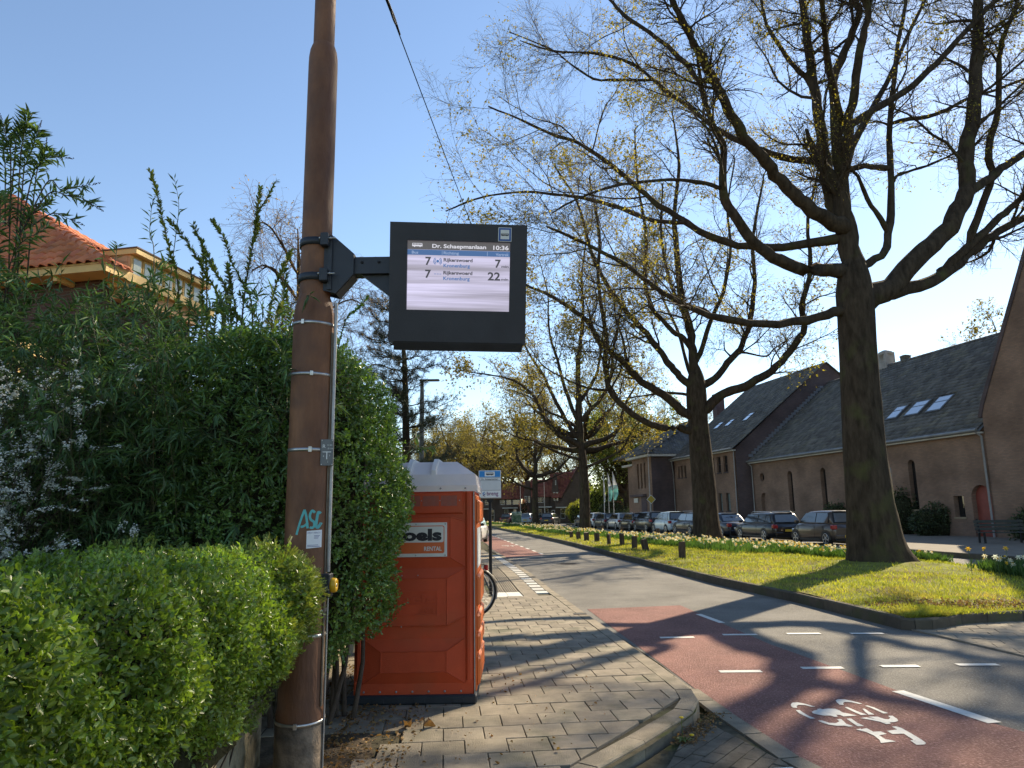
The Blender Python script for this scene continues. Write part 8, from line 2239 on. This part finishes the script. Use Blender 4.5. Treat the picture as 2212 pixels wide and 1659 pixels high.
sel = sel[(front & ((C[sel, 1] > 29) | (rg.random(nf) < .4))) | (rg.random(nf) < .3)]
V = []; F4 = []; 
vb = np.array(FMB.v); fq = [f for f in FMB.f]
allV = []; fac = []; mi = []
for s_i in sel:
    p = np.array([C[s_i, 0] + rg.normal() * .08, C[s_i, 1] + rg.normal() * .08, cz[s_i] + .22 + .13 * rg.random()])
    q = (Matrix.Rotation(rg.random() * 6.28, 4, 'Z') @ Matrix.Rotation(.7 + .7 * rg.random(), 4, 'X')).to_3x3()
    R3 = np.array(q); sc = 1.1 + .4 * rg.random() + .006 * p[1]
    allV.append(vb @ R3.T * sc + p)
nv = len(vb)
Fq = np.array(FMB.f); base = (np.arange(len(sel)) * nv)[:, None, None]
AF = (Fq[None] + base).reshape(-1, 4)
me = np_mesh('daffodil_blooms', np.concatenate(allV), AF, DPET)
me.materials.append(DCUP)
yl = np.repeat((rg.random(len(sel)) < .08)[:, None], len(Fq), 1)
mm_ = np.where(yl, 1, np.array(FMB.m)[None, :]).astype(np.int32).ravel()
me.polygons.foreach_set('material_index', mm_)
o = link('daffodil_blooms', me); o['kind'] = 'stuff'
# dry leaves and sticks on the bare patch
m = 1700
x = 6.9 + 1.3 * rg.normal(size=m); y = 11.55 + .25 * rg.normal(size=m)
ok = np.array([y_ > 10.75 + max(0, (x_ - 7.4)) * .12 and 5.6 < x_ < 10.5 for x_, y_ in zip(x, y)])
x, y = x[ok], y[ok]
P = np.stack([x, y, np.array([verge_z(a, b) for a, b in zip(x, y)]) + .012], 1)
l = .03 + .045 * rg.random(len(P))
o = link('verge_litter', leaf_mesh('verge_litter', P, unit(rg.normal(size=P.shape) * [1, 1, .2]), unit(rg.normal(size=P.shape) * .4 + [0, 0, 1]), l, l * .6, LITTER, oval=True, fold=.3)); o['kind'] = 'stuff'
# ---- dandelion in the kerb joint and weeds
dan = thing('dandelion', 'small dandelion with yellow flowers growing at the foot of the kerb corner', 'weed', (1.22, 5.62, 0.01))
m = MB()
for k in range(16):
    a = k * .8; L = .05 + .04 * random.random()
    m.add([(0, 0, 0.0), (L * .5 * cos(a - .25), L * .5 * sin(a - .25), .03), (L * cos(a), L * sin(a), .02), (L * .5 * cos(a + .25), L * .5 * sin(a + .25), .03)], [(0, 1, 2, 3)])
m.build('leaves', M('weed_leaf', (.12, .16, .03), .5, .2, 9, transl=.3, tcol=(1.6, 1.6, .6)), dan, fix=False)
DY = M('dandelion_yellow', (.75, .48, .01), .5, .08, 9)
for (dx, dy, dz) in ((.0, .01, .17), (.06, -.03, .06)):
    s_ = MB().tube([(0, 0, 0), (dx * .6, dy, dz * .6), (dx, dy, dz)], .0025, 5).build('stalk', MATS['weed_leaf'], dan)
    MB().lathe([(0, .008), (.016, .006), (.019, 0), (.008, -.006), (0, -.008)], 12, mat=Matrix.Translation((dx, dy, dz))).build('bloom', DY, s_)
m = 420
b = rg.random(m)
P = np.stack([1.20 + .45 * b + .05 * rg.normal(size=m), 5.60 + .75 * b + .05 * rg.normal(size=m) - .03, .014 + .012 * rg.random(m)], 1)
l = .014 + .02 * rg.random(m)
o = link('kerb_litter', leaf_mesh('kerb_litter', P, unit(rg.normal(size=P.shape) * [1, 1, .3]), unit(rg.normal(size=P.shape) * .4 + [0, 0, 1]), l, l * .6, LITTER, oval=True, fold=.3)); o['kind'] = 'stuff'

# ================================================================ lamps, flags, cabinet, bench
DST = M('dull_steel', (.16, .17, .17), .5, .2, 6, metal=.4)
lp = thing('lamp_post', 'grey lamp post with flat lantern in front of the pine', 'lamp post', (-3.86, 30, 0))
MB().tube([(0, 0, 0), (0, 0, 3.2)], .13, 12).build('lower_pole', DST, lp)
MB().tube([(0, 0, 3.2), (0, 0, 6.3), (0, 0, 7.3)], [.11, .10, .07], 12).build('pole', DST, lp)
MB().cbox(-.12, .75, -.12, .12, 7.28, 7.36, .03).build('lantern', DST, lp)
MB().tube([(0, 0, 5.1), (4.5, 3, 5.45), (8, 6, 5.6)], .008, 5).build('wire', WIREM, lp)
def street_lamp(x, y, h, lab, arm):
    t = thing('street_lamp', lab, 'street lamp', (x, y, .1), 0, 'slim street lamps beyond the verge')
    MB().tube([(0, 0, 0), (0, 0, h * .6), (0, 0, h)], [.07, .05, .035], 8).build('pole', M('pale_pole', (.42, .38, .34), .5, .15, 4), t)
    MB().cbox(-arm, .1, -.08, .08, h - .02, h + .05, .02).build('lantern', DST, t)
street_lamp(12.6, 66.5, 7.2, 'slim street lamp in front of the hipped block', .9)
street_lamp(1.0, 108, 6.6, 'thin pole before the row house roofs, left of the fork tree', .2)
street_lamp(4.6, 108, 6.2, 'thin pole before the row houses, right of the fork tree', .2)
YD = M('yellow_sign', (.42, .30, .03), .5, .1, 9)
t = thing('priority_sign', 'yellow diamond road sign before the hipped brick block', 'road sign', (12.55, 65.8, .1))
MB().tube([(0, 0, 0), (0, 0, 2.6)], .03, 8).build('post', DST, t)
MB().prism([(-.42, 0), (0, -.42), (.42, 0), (0, .42)], -.03, -.01, plane='XZ', mat=Matrix.Translation((0, -.02, 2.55))).build('plate', SWHITE, t)
MB().prism([(-.36, 0), (0, -.36), (.36, 0), (0, .36)], -.036, -.031, plane='XZ', mat=Matrix.Translation((0, -.02, 2.55))).build('plate_face', YD, t)
FLW = M('flag_white', (.62, .66, .68), .7, .08, 2, transl=.35, tcol=(1.1, 1.1, 1.1)); FLT = M('flag_teal', (.13, .33, .33), .7, .1, 2, transl=.35, tcol=(1.1, 1.2, 1.2)); FLB = M('flag_blue', (.12, .22, .42), .7, .1, 2, transl=.3)
for k, (x, lab, w) in enumerate(((10.05, 'flag pole with furled pale flag, leftmost of the three', .12), (10.56, 'middle flag pole of the three, white and teal flag', .42), (11.09, 'flag pole with widest white and teal flag, nearest the brick block', .52))):
    t = thing('flag_pole', lab, 'flag pole', (x, 80, .1), 0, 'flag poles before the green tree')
    MB().tube([(0, 0, 0), (0, 0, 5.65 + .12 * k)], [.04, .025], 8).build('pole', M('white_pole', (.6, .6, .58), .4, .1, 5), t)
    zt = 5.6 + .12 * k
    fl = thing('flag', ('furled pale flag on the leftmost flag pole', 'white and teal flag on the middle flag pole', 'white and teal flag with blue mark on the right flag pole')[k], 'flag', (x, 80, zt), 0, 'flags before the green tree')
    segs = [(0, 1.35, FLW), (1.35, 1.75, FLB if k else FLW), (1.75, 3.0, FLT if k else FLW)]
    for z0, z1, mt in segs:
        V = []; n = 6
        for i in range(n + 1):
            z = z0 + (z1 - z0) * i / n
            ww = w * min(1, (z + .05) / 1.6) * (1 if z < 2.4 else 1 - (z - 2.4) * .9)
            for j in range(4): V.append((.03 + ww * j / 3, .07 * sin(j * 1.9 + z * 2), -z))
        MB().add(V, [(4 * i + j, 4 * i + j + 1, 4 * i + j + 5, 4 * i + j + 4) for i in range(n) for j in range(3)], 0, True).build('cloth', mt, fl, fix=False)
gb = thing('street_cabinet', 'green street cabinet with graffiti on a paler lid beyond the daffodils', 'cabinet', (.35, 99, .0), .15)
GRN = M('green_steel', (.025, .075, .04), .5, .3, 5, spots=((.1, .16, .11), 2.2, .5, .6))
MB().cbox(-.62, .62, -.3, .3, .1, 1.25, .03).build('body', GRN, gb)
MB().cbox(-.66, .66, -.34, .34, 1.25, 1.72, .06).build('lid', M('scribbled_lid', (.25, .33, .29), .5, .3, 3, spots=((.05, .10, .07), 4, .5, .58)), gb)
for s in (-.5, .5): MB().box(s - .1, s + .1, -.25, .25, -.05, .1).build('foot', GRN, gb)
bench = thing('bench', 'dark slatted bench on the far pavement before the arched red door', 'bench', (20.35, 30.3, .13), -.16)
DW_ = M('dark_bench_wood', (.045, .05, .045), .7, .2, 6, .2, 40)
for k in range(3): MB().cbox(-.95, .95, -.32 + .15 * k, -.2 + .15 * k, .42, .455, .005).build('seat_slat', DW_, bench)
for k in range(3): MB().cbox(-.95, .95, .17 + .03 * k, .2 + .03 * k, .52 + .15 * k, .64 + .15 * k, .005).build('back_slat', DW_, bench)
for s in (-.8, .8):
    MB().prism([(-.3, 0), (-.22, 0), (-.2, .42), (.15, .42), (.2, 0), (.28, 0), (.22, .5), (.32, .98), (.26, .98), (.14, .46), (-.3, .46)], s - .03, s + .03, plane='YZ').build('leg', BLACK, bench)
tag_ = thing('tree_tag', 'small grey boxes strapped to the right side of the thick trunk', 'box', (10.16, 19.45, 2.72), .0)
for k in range(3): MB().cbox(.0, .09, -.06, .06, -.17 * k - .14, -.17 * k + .01, .01).build('box', DST, tag_)
# low shrubs
def bush(lab, c, h, n, seed, mat, ls, cat='shrub', name='bush', group=None):
    t = thing(name, lab, cat, (c[0], c[1], .1), 0, group)
    rg_ = np.random.default_rng(seed)
    p, nr = superell(n, (0, 0, h[2]), h, 2.0, rg_)
    p = p * (1 - .35 * rg_.random((n, 1)) ** 2) + nr * (.16 * np.sin(p[:, :1] * 3.1 + seed) * np.cos(p[:, 2:] * 3.7 + seed)) + rg_.normal(size=(n, 3)) * np.array(h) * .10
    p[:, 2] = np.maximum(p[:, 2], .02)
    l = ls * (.6 + .8 * rg_.random(n))
    link('leaves', leaf_mesh('leaves', p, unit(rg_.normal(size=(n, 3)) + nr), unit(rg_.normal(size=(n, 3)) + nr), l, l * .5, mat, fold=.15), t)['kind'] = 'stuff'
    cc = rounded_core('shade_core', -h[0] * .75, h[0] * .75, -h[1] * .75, h[1] * .75, 0, h[2] * 1.7, .05, t, seed=seed)
    return t
SHB = M('dark_shrub_leaf', (.045, .065, .025), .5, .3, 1, isl=.4, spec=.4, transl=.2)
LIM = M('lime_shrub_leaf', (.24, .26, .045), .55, .25, 1, isl=.35, transl=.4, tcol=(1.5, 1.4, .5))
bush('lime green clipped shrub left of the third verge trunk', (9.6, 104), (1.9, 1.2, 1.5), 5000, 1, LIM, .2)
bush('dark shrub under the second hall window behind the brown car', (21.4, 47), (1.4, .6, .95), 4000, 2, SHB, .14)
bush('dark tall shrub by the hall wall right of the thick trunk', (22.7, 41.4), (1.2, .6, 1.25), 5000, 3, SHB, .13)
bush('spreading dark shrub under the third hall window', (22.6, 38.9), (1.2, .6, .8), 4000, 4, SHB, .13)
bush('dark bush with few pale blooms beside the bench', (23.4, 32.2), (1.3, .6, .7), 4000, 5, SHB, .12)
bush('low dark shrub behind the black estate car', (20.2, 53), (1.2, .6, .6), 3000, 6, SHB, .14)
bush('dark round shrub beside the flag poles', (12.6, 92), (1.6, 1.2, 1.5), 4000, 8, SHB, .2)
bush('tall fresh green shrubbery behind the flag poles and hedge', (13.5, 102), (3.6, 1.5, 2.6), 9000, 18, BUDG, .3)
hed = bush('dark clipped hedge behind the far parked cars', (13.2, 84), (3.2, .7, .8), 6000, 7, SHB, .16, 'hedge', 'far_hedge')
bush('reddish young shrub before the row houses', (1.5, 109), (.6, .5, 1.7), 1500, 9, M('red_leaf', (.26, .11, .07), .6, .3, 1, isl=.4, transl=.3), .16)
gh = bush('dark garden hedge along the left pavement beyond the toilet', (-5.0, 27.0), (.8, 15.0, .85), 9000, 21, SHB, .15, 'hedge', 'garden_hedge')
gh.rotation_euler = (0, 0, .085)
